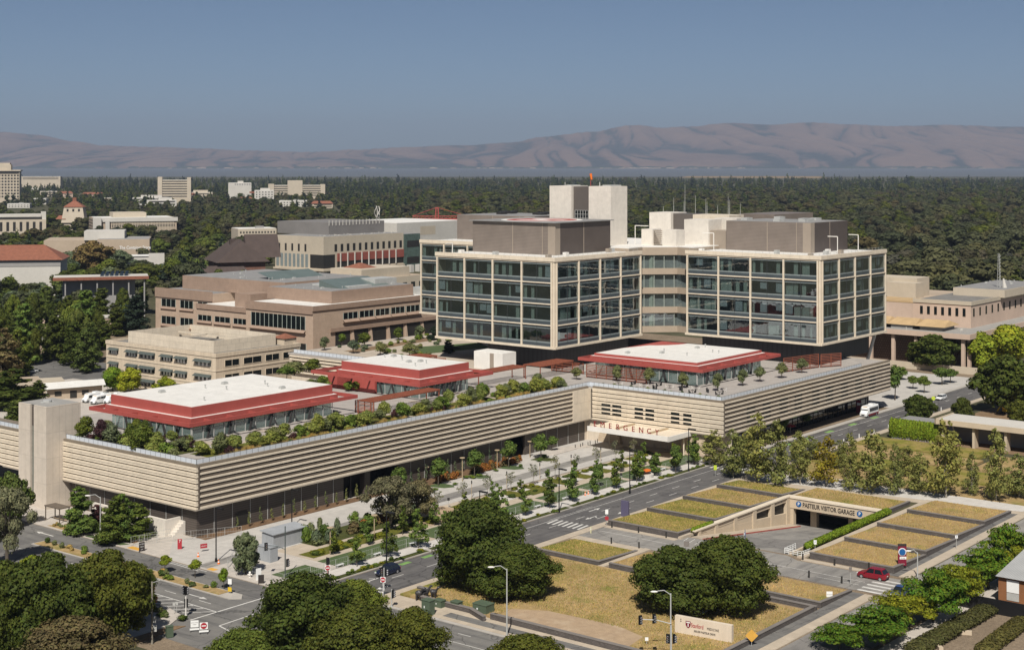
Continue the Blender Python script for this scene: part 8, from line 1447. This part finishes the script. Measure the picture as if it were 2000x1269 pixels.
for q in range(3):
    m = MB(); cx0 = -1.3 + q*1.25; m.ell((cx0, q % 2*.4, 1.0), (.62, .45, .48), 10, 7)
    for s in range(4): x = cx0 - .4 + .27*s; y = (.25 if s % 2 else -.25) + q % 2*.4; m.tube((x, y, .9), (x + rg.uniform(-.15, .15), y, 0), .16, .09, 6)
    m.tube((cx0 + .3, q % 2*.4, 1.1), (cx0 + .75, q % 2*.4 - .3, 1.75 + .2*(q == 1)), .22, .15, 7); m.ell((cx0 + .85, q % 2*.4 - .4, 1.8 + .2*(q == 1)), (.3, .16, .16), 8, 6)
    for v_i, v in enumerate(m.v): m.v[v_i] = (v[0] + rg.uniform(-.04, .04), v[1] + rg.uniform(-.04, .04), v[2] + (rg.uniform(-.04, .04) if v[2] > .05 else 0))
    m.build('figure', 'bronze', sr)
# bus shelter, benches, handrail, gate fence
r = root('shelter', P(112, 1018), ANG - R(90), 'dark flat roofed steel shelter beside the stair tower door', 'shelter'); MB().box(-2.6, 2.6, -1.3, 1.3, 3.0, 3.2).build('roof', 'bandback', r); m = MB()
for x in (-2.4, 2.4):
    for y in (-1.1, 1.1): m.box(x - .08, x + .08, y - .08, y + .08, 0, 3.0)
m.build('post', 'bandback', r); MB().box(-2.2, 2.2, .5, .9, .42, .5).build('bench', 'tan_post', r)
r = root('round_bench', P(1258, 932), 0, 'round concrete seat ring with orange cushion on the far lawn', 'bench'); MB().tube((0, 0, 0), (0, 0, .9), 2.2, n=20).build('ring', 'pavement_white', r); MB().tube((0, 0, 1.6), (0, 0, 1.75), 1.6, n=16).build('canopy', 'orange', r); MB().tube((0, 0, .9), (0, 0, 1.6), .1, n=6).build('stem', 'dark_metal', r)
def bench(p, lab, rz): r = root('white_bench', p, rz, lab, 'bench', 'white benches along the street footpath'); MB().box(-.9, .9, -.25, .25, .38, .46).build('seat', 'sign_white', r); MB().box(-.75, -.6, -.22, .22, 0, .38).build('leg', 'galv', r); MB().box(.6, .75, -.22, .22, 0, .38).build('leg', 'galv', r)
for i in range(12): bench(W(4 + 9.6*i, -35.0, .15), f'{ORD[i]} small white bench from the junction between lawn and street footpath', ANG)
r = root('ramp_handrail', P(1536, 1082), ANG - R(90), 'white handrail round the end of the garage ramp', 'handrail'); m = MB(); pts = [(-.5, 4.5), (-.5, .2), (3.2, -.2), (3.4, 2.8)]
for h in (.35, .7, 1.05): m.path([(x, y, h) for x, y in pts], .05, 5)
for (a, b) in zip(pts, pts[1:]):
    for q in range(4): t = q/4; m.tube((a[0] + (b[0] - a[0])*t, a[1] + (b[1] - a[1])*t, 0), (a[0] + (b[0] - a[0])*t, a[1] + (b[1] - a[1])*t, 1.05), .05, n=5)
m.build('rail', 'sign_white', r)
def mesh_fence(p0, p1, h, label):
    a, b = Vector(p0), Vector(p1); L = (b - a).length; d = (b - a)/L; r = root('wire_fence', W(a.x, a.y, .12), ANG, label, 'fence'); m = MB(); n = max(1, round(L/3))
    for i in range(n + 1): q = d*(L*i/n); m.tube((q.x, q.y, 0), (q.x, q.y, h), .035, n=5)
    m.build('post', 'galv', r); m = MB()
    for z in (.1, h*.5, h): m.tube((0, 0, z), (d.x*L, d.y*L, z), .022, n=4)
    k = int(L/.5)
    for i in range(k): q = d*(L*i/k); m.tube((q.x, q.y, .1), (q.x, q.y, h), .008, n=3)
    m.build('mesh', 'galv', r)
for p0, p1, lab in (((-10, -21), (-9.5, -35), 'thin wire fence at the garden corner by the junction'), ((-9.5, -35.3), (27, -35.4), 'thin wire fence along the first lawn squares'), ((29, -35.4), (66, -35.4), 'thin wire fence along the middle lawn squares'), ((68, -35.4), (128, -35.4), 'thin wire fence along the far lawn squares'), ((-10.5, 6), (-2, 5.2), 'wire fence round the hospital corner'), ((-9, 5.5), (8, -3.8), 'wire fence along the drive to the corner'), ((-1, -14), (-9, -20), 'wire fence beside the grey cabinet')): mesh_fence(p0, p1, 1.7, lab)
um = root('cafe_umbrella', W(170, -36, 0), 0, 'pink and white umbrella on the pavement under the long bands', 'umbrella'); MB().tube((0, 0, 0), (0, 0, 2.5), .05).build('pole', 'galv', um); MB().tube((0, 0, 2.2), (0, 0, 2.8), 1.6, .05, 8).build('canopy', 'sign_red', um)
# tables and people-height furniture on the terrace over the emergency doors
for i in range(14):
    u, v = 136 + (i*3.7 % 9), -4 - i*2.2; r = root('terrace_table', W(u, v, ZD), i, 'small dark cafe table with two chairs on the terrace over the emergency doors', 'cafe table', 'cafe tables on the terrace'); MB().tube((0, 0, 0), (0, 0, .72), .05).tube((0, 0, .72), (0, 0, .76), .5, n=10).build('table', 'dark_metal', r)
    for s in (-1, 1): MB().box(s*.9 - .22, s*.9 + .22, -.22, .22, .42, .47).box(s*1.1 - .03, s*1.1 + .03, -.22, .22, .47, .95).box(s*.9 - .2, s*.9 - .15, -.2, .2, 0, .42).box(s*.9 + .15, s*.9 + .2, -.2, .2, 0, .42).build('chair', 'dark_metal' if i % 3 else 'white_paint', r)
